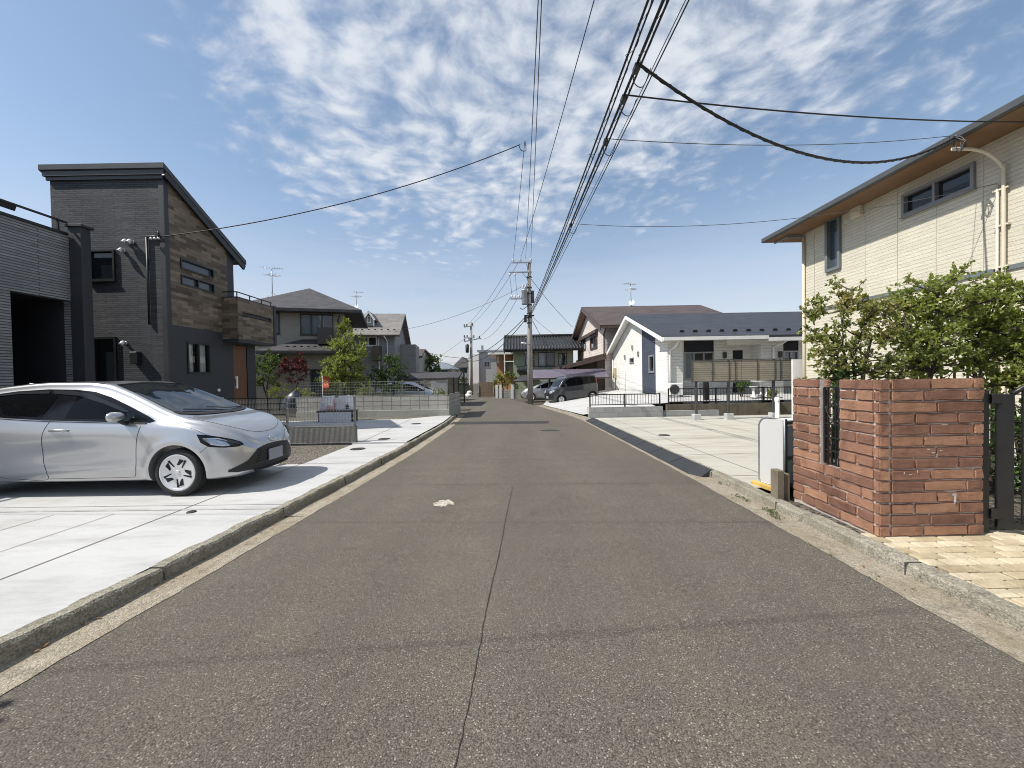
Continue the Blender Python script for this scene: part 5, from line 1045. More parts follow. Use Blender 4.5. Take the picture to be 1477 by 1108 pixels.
wc=thing('block_wall','grey concrete block wall at the back of the second driveway, on a smooth footing','wall',(xc-2,YF2,lz(YF2)))
m=MB(); m.box(-9.3,xc,YF2+.06,YF2+.21,zl,zt); m.box(xc-.15,xc-.001,YF2+.215,yret,zl,zt); part('blocks',m,M['cmu'],wc); m=MB(); m.box(-9.3,xc+.03,YF2,YF2+.26,lz(YF2)-.2,zl-.002); m.box(xc-.2,xc+.03,YF2+.264,yret,-.5,zl-.004); part('footing',m,M['wallcon'],wc,bev=.01)
PC=lambda p:PY(p,560,YF2+.12).x
mesh_fence('grey mesh fence along the top of the concrete block wall',-9.2,xc-.03,YF2+.12,zt,PY(600,549.5,YF2).z,[PC(443),PC(490),PC(533),PC(580),PC(612),xc-.06],None)
t=thing('slat_fence','dark brown slatted fence on the block wall return along the road','fence',(xc-.07,19,zt)); m=MB()
zf=PY(648,545,YF2).z
for k in range(9): z=lerp(zt+.05,zf-.03,k/8); m.bar((xc-.07,YF2+.2,z),(xc-.07,yret,z),.02,.075)
part('slats',m,M['brownframe'],t)
for k in(0,.5,1): m=MB(); y=lerp(YF2+.22,yret-.03,k); m.bar((xc-.04,y,zt-.03),(xc-.04,y,zf+.03),.05); part('post',m,M['brownframe'],t)
# pale sacks on a low stand behind the mesh fence
ysk=15.2; q=PY(460,593,ysk); r=PY(508,593,ysk); t=thing('low_stand','low dark stand with a pale sheet hung on its front, behind the mesh fence','stand',((q.x+r.x)/2,ysk,lz(ysk)+.035)); m=MB(); m.box(q.x-.05,r.x+.05,ysk-.1,ysk+.5,q.z-.05,q.z); 
part('stand_top',m,M['dkgrey'],t)
for x in(q.x,r.x):
    for y in(ysk,ysk+.42): m=MB(); m.box(x-.03,x+.03,y-.03,y+.03,lz(ysk),q.z-.05); part('leg',m,M['dkgrey'],t)
m=MB(); m.box(q.x+.05,r.x,ysk-.13,ysk-.11,q.z-.42,q.z-.06); part('pale_sheet',m,pm('pale sheet',(.62,.64,.68),.6,.08),t)
def sack(x0,x1,label,seed,pink):
    rd=random.Random(seed); zz=q.z; h=PY(480,572,ysk).z-zz; m=MB(); prof=[]
    nx,nz=14,9; w=x1-x0
    pts=[]
    for j in range(nz+1):
        v=j/nz; 
        for i in range(nx*2):
            a=2*math.pi*i/(nx*2); e=.45; ca,sa=math.cos(a),math.sin(a); ex=math.copysign(abs(ca)**e,ca); ey=math.copysign(abs(sa)**e,sa)
            bul=(1-.30*v**3)*(1+.06*math.sin(5*a+seed)+.05*math.sin(3*a+7*v+seed)); pts.append(((x0+x1)/2+w/2*ex*bul,ysk+.2+.2*ey*bul,zz+.002+h*v*(1+.05*math.sin(4*a+seed))))
    n=nx*2; fs=[(j*n+i,j*n+(i+1)%n,(j+1)*n+(i+1)%n,(j+1)*n+i) for j in range(nz) for i in range(n)]+[tuple(nz*n+i for i in range(n)),tuple(reversed(range(n)))]; m.add(pts,fs,True)
    mt,nt_,b=newmat('sack fabric'); v=coords(nt_); c=mix(nt_,(.70,.69,.68),pink,ramp(nt_,noise(nt_,v,3.0,2),.52,.60)); nt_.links.new(c,b.inputs['Base Color']); b.inputs['Roughness'].default_value=.6
    s=thing('sack',label,'sack',((x0+x1)/2,ysk+.2,zz),'white sacks on the dark stand'); part('bag',m,mt,s); return s
xm=PY(482,590,ysk).x; sack(q.x,xm-.02,'white sack with a faded pinkish print, left one on the dark stand',3,(.55,.33,.33)); s=sack(xm+.03,r.x,'white sack marked with a small dark figure, right one on the dark stand',8,(.66,.66,.67))
p=PY(501,587,ysk-.02); m=MB(); m.box(p.x-.06,p.x+.06,ysk-.03,ysk-.02,p.z-.07,p.z+.05); m.box(p.x-.025,p.x+.03,ysk-.03,ysk-.021,p.z+.06,p.z+.1); part('printed_figure',m,M['black'],s)
p=PY(466,567,19.5); t=thing('banner_flag','small orange-red banner on a thin pole among the left shrubs','banner',(p.x,19.5,-.1)); m=MB(); m.tube([(p.x-.02,19.5,-.2),(p.x-.02,19.5,PY(466,541,19.5).z)],.014,6); part('pole',m,M['white'],t)
m=MB(); za,zb_=PY(466,543,19.5).z,PY(466,566,19.5).z; v=[]
for k in range(9):
    z=lerp(za,zb_,k/8); d=.05*math.sin(k*.9); v+=[(p.x,19.5+d,z),(p.x+.33,19.5+d*1.8,z-.02*k/8)]
m.add(v,[(2*i,2*i+1,2*i+3,2*i+2) for i in range(8)],True); part('cloth',m,pm('orange cloth',(.62,.13,.055),.8,.15),t)
p=PY(417,572,17.9); m=MB(); n=16; v=[]; 
for j in range(7):
    f=j/6
    for i in range(n): a=2*math.pi*i/n; r=math.sqrt(max(0,1-f*f))*(1+.10*math.sin(3*a+j)); v.append((p.x+.0+.46*r*math.cos(a)+.2*f,18.1+.4*r*math.sin(a),.3+.78*f*(1+.05*math.sin(2*a))))
m.add(v,[(j*n+i,j*n+(i+1)%n,(j+1)*n+(i+1)%n,(j+1)*n+i) for j in range(6) for i in range(n)],True); solo('tarpaulin_cover',m,pm('navy tarpaulin',(.02,.026,.045),.4,.3,4,0,.3,12),'dark navy tarpaulin cover heaped in the beige house garden','cover',(p.x,18.1,-.1))
# left carport
yk0=26.; a=PY(573,546.5,yk0); b=PY(661,546.5,yk0); t=thing('carport','flat grey ribbed carport roof over a silver car on the left','carport',((a.x+b.x)/2,yk0+2.5,GZ(0,yk0)))
zt2=PY(615,537,yk0+5.5).z; m=MB(); m.slab([(a.x,yk0,a.z),(b.x,yk0,a.z),(b.x-.4,yk0+5.5,zt2),(a.x-.3,yk0+5.5,zt2)],.05); part('roof',m,tiles('ribbed roof sheet',(.07,.068,.072),(.085,.082,.086),(.035,.035,.035),.28,8,.02,.85,0,.8,spec=.1),t)
m=MB(); m.box(a.x,b.x,yk0-.03,yk0+.03,a.z-.17,a.z-.052); part('front_beam',m,M['brownframe'],t)
for x in(a.x+.2,b.x-.25):
    for y in(yk0+.1,yk0+5.2): m=MB(); m.box(x-.05,x+.05,y-.05,y+.05,-.6,lerp(a.z,zt2,(y-yk0)/5.5)-.06); part('post',m,M['brownframe'],t)
# right curved carport
yk1=28.; xk0=PY(762,540,yk1).x; xk1=PY(879,540,yk1).x; t=thing('curved_carport','curved carport with a purple-grey translucent roof left of the brown-roofed house','carport',((xk0+xk1)/2,yk1+1.5,GZ(0,yk1)))
mtp,nt_,b_=newmat('smoked polycarbonate'); b_.inputs['Base Color'].default_value=(.17,.145,.19,1); b_.inputs['Roughness'].default_value=.35; b_.inputs['Alpha'].default_value=.72; ze_=PY(820,545,yk1).z; zt3=PY(820,532.5,yk1+2.4).z; prof=[]
for k in range(9): f=k/8; prof.append((yk1+2.6*f,ze_+(zt3-ze_)*math.sin(f*math.pi*.62)))
m=MB(); m.add([(x,y,z) for y,z in prof for x in(xk0,xk1)],[(2*i,2*i+1,2*i+3,2*i+2) for i in range(8)],True); part('roof_sheet',m,mtp,t)
m=MB()
for k in range(8): x=lerp(xk0,xk1,k/7); m.tube([(x,y,z-.03) for y,z in prof],.03,6)
m.bar((xk0,yk1,ze_-.04),(xk1,yk1,ze_-.04),.08,.1); m.bar((xk0,yk1+2.6,prof[-1][1]-.05),(xk1,yk1+2.6,prof[-1][1]-.05),.06); part('roof_frame',m,M['brownframe'],t)
for p in(793,852): x=PY(p,560,yk1).x; m=MB(); m.box(x-.07,x+.07,yk1+.02,yk1+.16,-.5,ze_-.09); part('post',m,M['black'],t)
x=PY(809,560,yk1+2.4).x; m=MB(); m.box(x-.06,x+.06,yk1+2.3,yk1+2.42,-.5,PY(809,528,yk1+2.4).z); part('post',m,M['black'],t)
m=MB(); zq=PY(830,525,yk1+2.4).z
for i in range(3): xa=lerp(xk0+1.,xk1-1,i/3); xb=lerp(xk0+1.,xk1-1,(i+1)/3); m.bar((xa,yk1+2.36,ze_+.2),((xa+xb)/2,yk1+2.36,zq),.05); m.bar(((xa+xb)/2,yk1+2.36,zq),(xb,yk1+2.36,ze_+.2),.05)
part('brace',m,M['black'],t)
# far street walls and gate
yq=41.5; a=G(690,572.8); a=PY(690,572,yq); b=PY(712,572,yq); t=thing('wooden_gate','brown board double gate at the bend of the road beside the far pole','gate',((a.x+b.x)/2,yq,-.5)); zt4=PY(700,551.5,yq).z
for k in range(2): m=MB(); x0_=lerp(a.x,b.x,k/2); x1_=lerp(a.x,b.x,(k+1)/2); m.box(x0_+.02,x1_-.02,yq,yq+.06,-.45,zt4); part('gate_leaf',m,tiles('brown gate boards',(.20,.145,.09),(.23,.17,.11),(.06,.045,.03),.3,6,.012,.7,0,.4),t)
m=MB(); m.box(a.x-.5,a.x-.06,yq-.1,yq+.3,-.5,zt4-.1); part('gate_pier',m,M['wallcon'],t); m=MB(); m.box(b.x+.05,b.x+.3,yq-.1,yq+.3,-.5,zt4+.1); part('gate_pier',m,M['brownframe'],t)
yq=38.; a=PY(716,577,yq); b=PY(750,577,yq); wl=thing('garden_wall','low pale block wall with thin posts, right of the brown board gate','wall',((a.x+b.x)/2,yq,-.46)); m=MB(); m.box(a.x,b.x,yq,yq+.15,-.6,PY(735,562,yq).z); part('blocks',m,M['cmu'],wl)
for p in(716.5,722,739): x=PY(p,570,yq).x; m=MB(); m.box(x-.12,x+.12,yq-.06,yq+.2,-.6,PY(735,555,yq).z); part('pier',m,M['offwhite'],wl)
yq=49.; a=PY(655,560,yq); b=PY(684,560,yq); m=MB(); m.box(a.x,b.x,yq,yq+.1,-.6,PY(670,556,yq).z); solo('dark_fence',m,pm('dark green panel',(.035,.045,.04),.6,.2),'low dark green panel fence across the end of the road by the slim far pole','fence')
m=MB(); p=PY(676,572,44.); 
for (dx,dz,r) in((0,.25,.42),(.45,.1,.3),(.1,.6,.3)): m.lathe((p.x+dx,44.+dx*.3,p.z+dz-.2),(0,0,1),[(0,-r*.7)]+[(r*math.cos(a)*(1+.12*math.sin(7*a)),r*math.sin(a)*.8) for a in(-.9,-.4,0,.4,.9,1.3)]+[(0,r*.8)],12)
solo('rubbish_bags',m,M['offwhite'],'heap of white bags at the foot of the slim far pole','bags')
# ------------------------------------------------------------------ utility poles
M['polecon']=concrete_mat('pole concrete',(.36,.34,.31),.25,.35,(.55,.5,.46),.7,(1,1,.3),2,.2,40); M['porc']=pm('porcelain',(.55,.55,.53),.25,.1)
bp=G(765,583); PYp=bp.y; ptop=PY(763,378,PYp); pl=thing('utility_pole','tall concrete utility pole with a transformer, right of the road','utility pole',bp)
zp=lambda y:PY(765,y,PYp).z
m=MB(); m.tube([bp-Vector((0,0,.3)),ptop],[.20,.125],14); part('shaft',m,M['polecon'],pl)
ax=lambda z: lerp(bp.x,ptop.x,(z-bp.z)/(ptop.z-bp.z))
def arm(y,pxa,pxb,w=.08):
    z=zp(y); a=PY(pxa,y,PYp-.15); b=PY(pxb,y,PYp-.15); m=MB(); m.bar((a.x,PYp-.16,z),(b.x,PYp-.16,z),w); m.bar((a.x+.9,PYp-.16,z-.02),(ax(z),PYp-.13,z-.6),.03); part('crossarm',m,M['galv'],pl); return a.x,b.x,z
def insul(x,y,z,h=.22): m=MB(); m.lathe((x,y,z),(0,0,1),[(.025,0),(.025,h*.3),(.075,h*.35),(.075,h*.45),(.04,h*.5),(.075,h*.62),(.07,h*.75),(.035,h),(0,h)],10); part('insulator',m,M['porc'],pl)
x0,x1,z=arm(379.5,739,767); 
for x in(x0+.06,lerp(x0,x1,.42),x1-.06): insul(x,PYp-.16,z+.04)
ARM1=(x0+.06,lerp(x0,x1,.42),x1-.06,z+.24)
x0b,x1b,zb_=arm(393.5,734,767)
for x in(x0b+.06,x0b+.42): insul(x,PYp-.16,zb_-.26)
x2,x3,z2=arm(431.5,736,754,.07)
for x in(x2+.1,x2+.32,x2+.6): insul(x,PYp-.16,z2+.03,.24)
m=MB(); c=PY(758,432,PYp-.3); m.lathe((ax(c.z)-.33,PYp-.22,zp(440)),(0,0,1),[(0,0),(.19,0),(.2,.05),(.2,.9),(.21,.92),(.21,.97),(.1,1.05),(0,1.05)],18); part('transformer',m,M['galv'],pl)
m=MB()
for k in(-.1,.1): m.lathe((ax(c.z)-.33+k,PYp-.22,zp(440)+1.08),(0,0,1),[(.04,0),(.06,.05),(.035,.1),(.06,.15),(.03,.25),(0,.26)],8)
part('bushing',m,M['porc'],pl)
m=MB(); m.box(ax(c.z)+.14,ax(c.z)+.32,PYp-.16,PYp+.1,zp(437),zp(420)); part('switch_box',m,M['dkgrey'],pl)
for y in(400,415,424,440,452,458,466): m=MB(); z=zp(y); m.lathe((ax(z),PYp-.0,z),(0,0,1),[(.165,-.04),(.18,-.04),(.18,.04),(.165,.04)],12); part('steel_band',m,M['dkgrey'],pl)
m=MB(); z=zp(456); m.box(ax(z)-.36,ax(z)+.30,PYp-.26,PYp-.17,z-.05,z+.05); m.box(ax(z)-.38,ax(z)-.2,PYp-.4,PYp-.2,z-.45,z-.08); part('cable_bracket',m,M['black'],pl)
m=MB(); 
for (ya,pxb,yb) in((405,757,418),(409,752,430),(440,750,444),(398,769,425)): a=PY(763,ya,PYp-.2); b=PY(pxb,yb,PYp-.25); m.tube(spline([a,(a+b)/2+Vector((-.12,-.05,-.2)),b],6),.022,6)
for (xx,yy) in((x0b+.06,zb_-.26),(x0b+.42,zb_-.26)): m.tube([(xx,PYp-.16,yy),(xx+.12,PYp-.16,z2+.26)],.012,5)
part('jumper',m,M['black'],pl)
m=MB(); a=PY(764,497,PYp-.15); b=PY(757,495.5,PYp-.9); m.tube([a,b],.03,8); part('lamp_arm',m,M['galv'],pl); m=MB(); d=(b-a).normalized(); m.obox(b+d*.18,d*.28,Vector((-d.y,d.x,0))*.09,(0,0,.05)); part('lamp_head',m,M['white'],pl,bev=.03)
m=MB(); 
for i in range(8): z=2.2+i*.5; s_=1 if i%2 else -1; m.tube([(ax(z)+s_*.12,PYp,z),(ax(z)+s_*.34,PYp,z)],.012,5)
part('climbing_peg',m,M['galv'],pl)
def slim_pole(px,ybase,ytop,Y,label,arms):
    b=PY(px,ybase,Y); t=PY(px-.5,ytop,Y); o=thing('utility_pole',label,'utility pole',b); m=MB(); m.tube([b-Vector((0,0,.4)),t],[.19,.12],10); part('shaft',m,M['polecon'],o)
    for (y,xa,xb,tilt) in arms:
        a=PY(xa,y,Y-.15); c=PY(xb,y+tilt,Y-.15); m=MB(); m.bar(a,c,.1); part('crossarm',m,M['galv'],o)
        for k in(.05,.3,.9): q=a.lerp(c,k); m=MB(); m.lathe(q,(0,0,1),[(.03,0),(.03,.1),(.09,.13),(.06,.2),(.09,.28),(0,.34)],8); part('insulator',m,M['dkgrey'],o)
    return o,t
Y2=47.; p2,t2=slim_pole(680,570,465,Y2,'slim utility pole at the bend in the distance, beside the grey box house',[(472,669,683,-2),(487.5,669,685,0),(493,669,694,-5)])
m=MB(); a=PY(674,503,Y2-.3); m.lathe((a.x,Y2-.3,a.z),(0,0,1),[(0,-.5),(.2,-.45),(.22,.4),(.1,.55),(0,.55)],10); part('transformer',m,M['dkgrey'],p2)
p3_,t3=slim_pole(600,545,498,70.,'small distant pole behind the little brown-roofed house',[(503,596,605,0)])
# ------------------------------------------------------------------ overhead cables
def sagline(a,b,sag,n=28):
    a,b=Vector(a),Vector(b); return [a.lerp(b,i/n)-Vector((0,0,4*sag*(i/n)*(1-i/n))) for i in range(n+1)]
def cable(label,pts,r,mat=None,group='overhead cables'):
    m=MB(); m.tube(pts,r,6); p=pts[0]; return solo('overhead_cable',m,mat or M['wire'],label,'cable',p,group)
def H(px,py,z): return PZ(px,py,z)
def back(a,b,y):      # run a straight line on past the camera
    t=(y-a.y)/(b.y-a.y); return a.lerp(b,t)
# high-voltage lines from the pole arm running back over the camera
zh=ARM1[3]
for i,(x,lab,xn) in enumerate(((ARM1[2]-.35,'thin cable from the pole top straight overhead, left one of the near-vertical pair',774),(ARM1[2],'thin cable from the pole top straight overhead, right one of the near-vertical pair',779))):
    a=Vector((x,PYp-.16,zh)); n=H(xn,2,zh-.25); cable(lab,sagline(a,back(a,n,-14),.5,40),.011,M['wiregrey'])
a=Vector((ARM1[0],PYp-.16,zh)); n=H(757,203,zh-.42); cable('thin cable from the top crossarm tip to the mid-air junction over the road',sagline(a,n,.12),.010,M['wiregrey'])
JN=n
a=Vector((ARM1[1],PYp-.16,zh)); n=H(847,2,zh-.4); cable('single thin cable slanting overhead from the top crossarm to upper right',sagline(a,back(a,n,-14),.45,40),.011,M['wiregrey'])
# low-voltage / telecom bundles
def bundle(pxpts,zend,lab,r,spiral,zoff):
    P=[]
    for px,py in pxpts: P.append(H(px,py,zend))
    far=Vector((ax(5.6)+zoff,PYp-.2,zp(455))); near=P[0]; mid=P[2]
    pts=sagline(far,back(far,near,-10),.35,60); o=thing('cable_bundle',lab,'cable bundle',pts[0],'lashed cable bundles'); m=MB(); m.tube(pts,r,8); part('cable',m,M['wire'],o)
    m=MB(); m.tube([p+Vector((.035,0,-.045+.012*math.sin(i*.9))) for i,p in enumerate(pts)],r*.7,6); part('cable',m,M['wire'],o)
    sp=[]; n=900
    for i in range(n):
        f=i/(n-1)*(len(pts)-1); k=min(int(f),len(pts)-2); c=pts[k].lerp(pts[k+1],f-k)+Vector((.012,0,-.02)); a=i*.62; rr=spiral*(1+.5*math.sin(i*.13)+.3*math.sin(i*.037+2)); sp.append(c+Vector((rr*math.cos(a),0,rr*math.sin(a))))
    m=MB(); m.tube(sp,.0035,4); part('lashing',m,M['wire'],o); return pts
ptsA=bundle([(918,0),(882,119),(838,246)],5.62,'heavy lashed black cable bundle above the road, left of the two',.014,.03,-.05)
ptsB=bundle([(938,0),(902,103),(874,171)],5.62,'heavy lashed black cable bundle above the road, right of the two',.018,.028,.05)
def onB(y):
    for i in range(len(ptsB)-1):
        a,b=ptsB[i],ptsB[i+1]
        if (a.y-y)*(b.y-y)<=0: return a.lerp(b,(y-a.y)/(b.y-a.y))
far=Vector((ax(5.9)+.22,PYp-.15,zp(450))); n=H(975,2,5.95); cable('thin cable right of the lashed bundles, sloping to the pole',sagline(far,back(far,n,-10),.3,40),.009)
n=H(968,2,6.1); cable('faint thin cable between the lashed bundles and the right thin cable',sagline(far+Vector((0,0,.3)),back(far+Vector((0,0,.3)),n,-10),.35,40),.006,M['wiregrey'])
# service drops
sA=H(757,203,zh-.45); cable('dark service drop from mid-air over the road to the charcoal house corner',sagline(sA+Vector((-.15,0,-.12)),DROPA,.38,40),.014)
m=MB(); m.tube(spline([JN,JN+Vector((.03,0,-.30)),JN+Vector((-.12,0,-.30)),sA+Vector((-.2,0,-.12))],8),.012,6); solo('cable_loop',m,M['wire'],'short drooping cable loop at the mid-air junction above the road','cable')
b5=onB(PZ(912,71,5.45).y); cable('thick twisted black service cable sagging to the cream house eave',sagline(b5,tr[0],.80,50),.020)
m=MB(); pts=sagline(b5,tr[0],.80,260); m.tube([p+Vector((.017*math.cos(i*.8),0,.017*math.sin(i*.8))) for i,p in enumerate(pts)],.011,5); solo('overhead_cable',m,M['wire'],'second strand wound round the thick sagging service cable to the cream house','cable',pts[0],'overhead cables')
b6=onB(PZ(903,113,5.5).y); cable('black cable from the bundles to the right frame edge, above the sagging one',sagline(b6,PX(1500,176,9.2),.10,40),.011)
b7=onB(PZ(893,175,5.55).y); cable('thin cable from the bundles to the cream house eave, between the sagging ones',sagline(b7,PX(1372,196,8.78),.14,40),.006,M['wiregrey'])
b8=onB(PZ(840,304,5.6).y); cable('thin low cable from the bundles across to the cream house wall pipe',sagline(b8,FR.p(a1,z1,.08),.35,40),.006,M['wiregrey'])
m=MB()
for c in(b5,b6,b7,b8):
    m.tube(spline([c,c+Vector((-.02,.1,-.14)),c+Vector((.1,.12,-.2)),c+Vector((.16,.0,-.06))],6),.006,5); m.obox(c+Vector((0,.05,-.03)),(.03,0,0),(0,.06,0),(0,0,.03))
    solo('cable_clamp',m,M['black'],'drooping clamp and loop where '+{0:'the thick sagging cable',1:'the upper black cable',2:'the thin eave cable',3:'the low wall cable'}[[b5,b6,b7,b8].index(c)]+' leaves the bundle','clamp',c,'clamps on the cable bundles'); m=MB()
# beyond the near pole
P2=lambda px,py: PY(px,py,Y2-.2)
cable('black cable from the near pole down left to the slim far pole, upper',sagline(Vector((ax(5.6)-.2,PYp-.2,zp(456))),P2(679,515),.5),.028); cable('black cable from the near pole down left to the slim far pole, lower',sagline(Vector((ax(5.5)-.2,PYp-.2,zp(459))),P2(679,521),.8),.028)
cable('thin cable from the top crossarm tip to the slim far pole',sagline(Vector((ARM1[0],PYp-.16,zh)),P2(671,471),.5),.014,M['wiregrey']); cable('thin cable from the top crossarm middle to the slim far pole',sagline(Vector((ARM1[1],PYp-.16,zh)),P2(678,470),.5),.014,M['wiregrey'])
cable('thin cable from the small lower crossarm to the slim far pole, outer',sagline(Vector((x2+.1,PYp-.16,z2+.26)),P2(672,492),.9),.014,M['wiregrey']); cable('thin cable from the small lower crossarm to the slim far pole, inner',sagline(Vector((x2+.6,PYp-.16,z2+.26)),P2(692,489),.9),.014,M['wiregrey'])
cable('thin cable from the near pole to the far upper left roofs',sagline(Vector((ax(7)-.1,PYp-.2,zp(410))),PY(570,477,YC+2),.5),.012,M['wiregrey'])
cable('black cable from the slim far pole off to the left, upper',sagline(P2(679,517),PY(560,486,44),.6),.022); cable('black cable from the slim far pole off to the left, lower',sagline(P2(679,521),PY(556,497,44),.9),.018); cable('thin cable from the slim far pole past the small brown roof',sagline(P2(671,488),PY(576,548,52),.3),.014,M['wiregrey'])
cable('black cable from the slim far pole low to the left roofs',sagline(P2(678,519),PY(606,541,58),.4),.024)
cable('stay wire from the near pole down right to the green house eave',sagline(Vector((ax(7.4)+.15,PYp,zp(403))),PY(826,472,38.),.15),.016,M['wiregrey']); cable('thin cable from the near pole down right to the carport post',sagline(Vector((ax(5.5)+.1,PYp,zp(457))),PY(811,535,yk1+2.4),.2),.012,M['wiregrey'])
cable('thin cable from the near pole to the brown-roofed house',sagline(Vector((ax(5.6)+.1,PYp,zp(455))),PX(846,496,XH-.1),.6),.010,M['wiregrey']); cable('thin low cable from the near pole to the brown-roofed house lower roof',sagline(Vector((ax(5.4)+.1,PYp,zp(460))),PY(822,527,33),.5),.010,M['wiregrey'])
# two cables that cross the street above and behind the frame; only their shadows fall in view
la=Vector((-14,3.35,6.1)); cable('cable crossing the street just above the picture, shading the road beyond the kerbs',sagline(la,(9.,2.35,6.0),.35),.0075)
lb=Vector((-9,.45,6.4)); cable('cable crossing the street behind the camera, shading the near asphalt',sagline(lb,(8.,2.0,6.2),.25),.0075)
# ------------------------------------------------------------------ cars
def paint(name,col,metal=.75,rough=.32):
    m,nt,b=newmat(name); v=coords(nt); f=noise(nt,v,900,2); c=mix(nt,tuple(x*.9 for x in col),col,f); nt.links.new(c,b.inputs['Base Color']); b.inputs['Metallic'].default_value=metal; b.inputs['Roughness'].default_value=rough
    b.inputs['Coat Weight'].default_value=1; b.inputs['Coat Roughness'].default_value=.02; return m
M['silver']=paint('silver car paint',(.50,.505,.515),.72,.30); M['gunmetal']=paint('gunmetal car paint',(.034,.037,.041),.5,.3); M['silver2']=paint('dull silver car paint',(.50,.51,.52))
M['autoglass']=glass_dark('tinted car glass',(.003,.0035,.004),.02,.14); M['windsc']=glass_dark('windscreen glass',(.014,.018,.022),.03,.4); M['pillar']=pm('gloss black trim',(.005,.005,.006),.12,.1,spec=.3); M['visor']=glass_dark('smoked visor',(.018,.02,.023),.12,.35)
M['tyre']=pm('tyre rubber',(.016,.016,.016),.8,.2,8,0,.2,60); M['rimm']=pm('silver wheel cover',(.62,.62,.63),.3,.06,5,.55); M['blackp']=pm('black plastic',(.013,.013,.014),.55,.2,8,0,.2,120); M['lampin']=pm('lamp reflector',(.55,.57,.60),.15,.1,20,.6); M['chrome']=pm('chrome',(.75,.75,.76),.12,.02,4,1); M['plate']=pm('pale plate',(.26,.28,.32),.5,.08,3); M['seam']=pm('panel gap',(.02,.02,.021),.8,.1); M['lampcl']=glass_clear('lamp lens',(.9,.92,.95),.08); M['well']=pm('wheel well',(.006,.006,.006),.95,.1)
def cr(xs,ys,x):
    n=len(xs)
    if x<=xs[0]: return ys[0]
    if x>=xs[-1]: return ys[-1]
    for i in range(n-1):
        if x<=xs[i+1]:
            h=xs[i+1]-xs[i]; t=(x-xs[i])/h
            def sl(k):
                if k<=0: return (ys[1]-ys[0])/(xs[1]-xs[0])
                if k>=n-1: return (ys[-1]-ys[-2])/(xs[-1]-xs[-2])
                a=(ys[k]-ys[k-1])/(xs[k]-xs[k-1]); b=(ys[k+1]-ys[k])/(xs[k+1]-xs[k])
                return 0 if a*b<=0 else 2*a*b/(a+b)
            m0,m1=sl(i)*h,sl(i+1)*h; return (2*t**3-3*t*t+1)*ys[i]+(t**3-2*t*t+t)*m0+(-2*t**3+3*t*t)*ys[i+1]+(t**3-t*t)*m1
def prof(tab): xs=[t[0] for t in tab]; ys=[t[1] for t in tab]; return lambda x: cr(xs,ys,x)
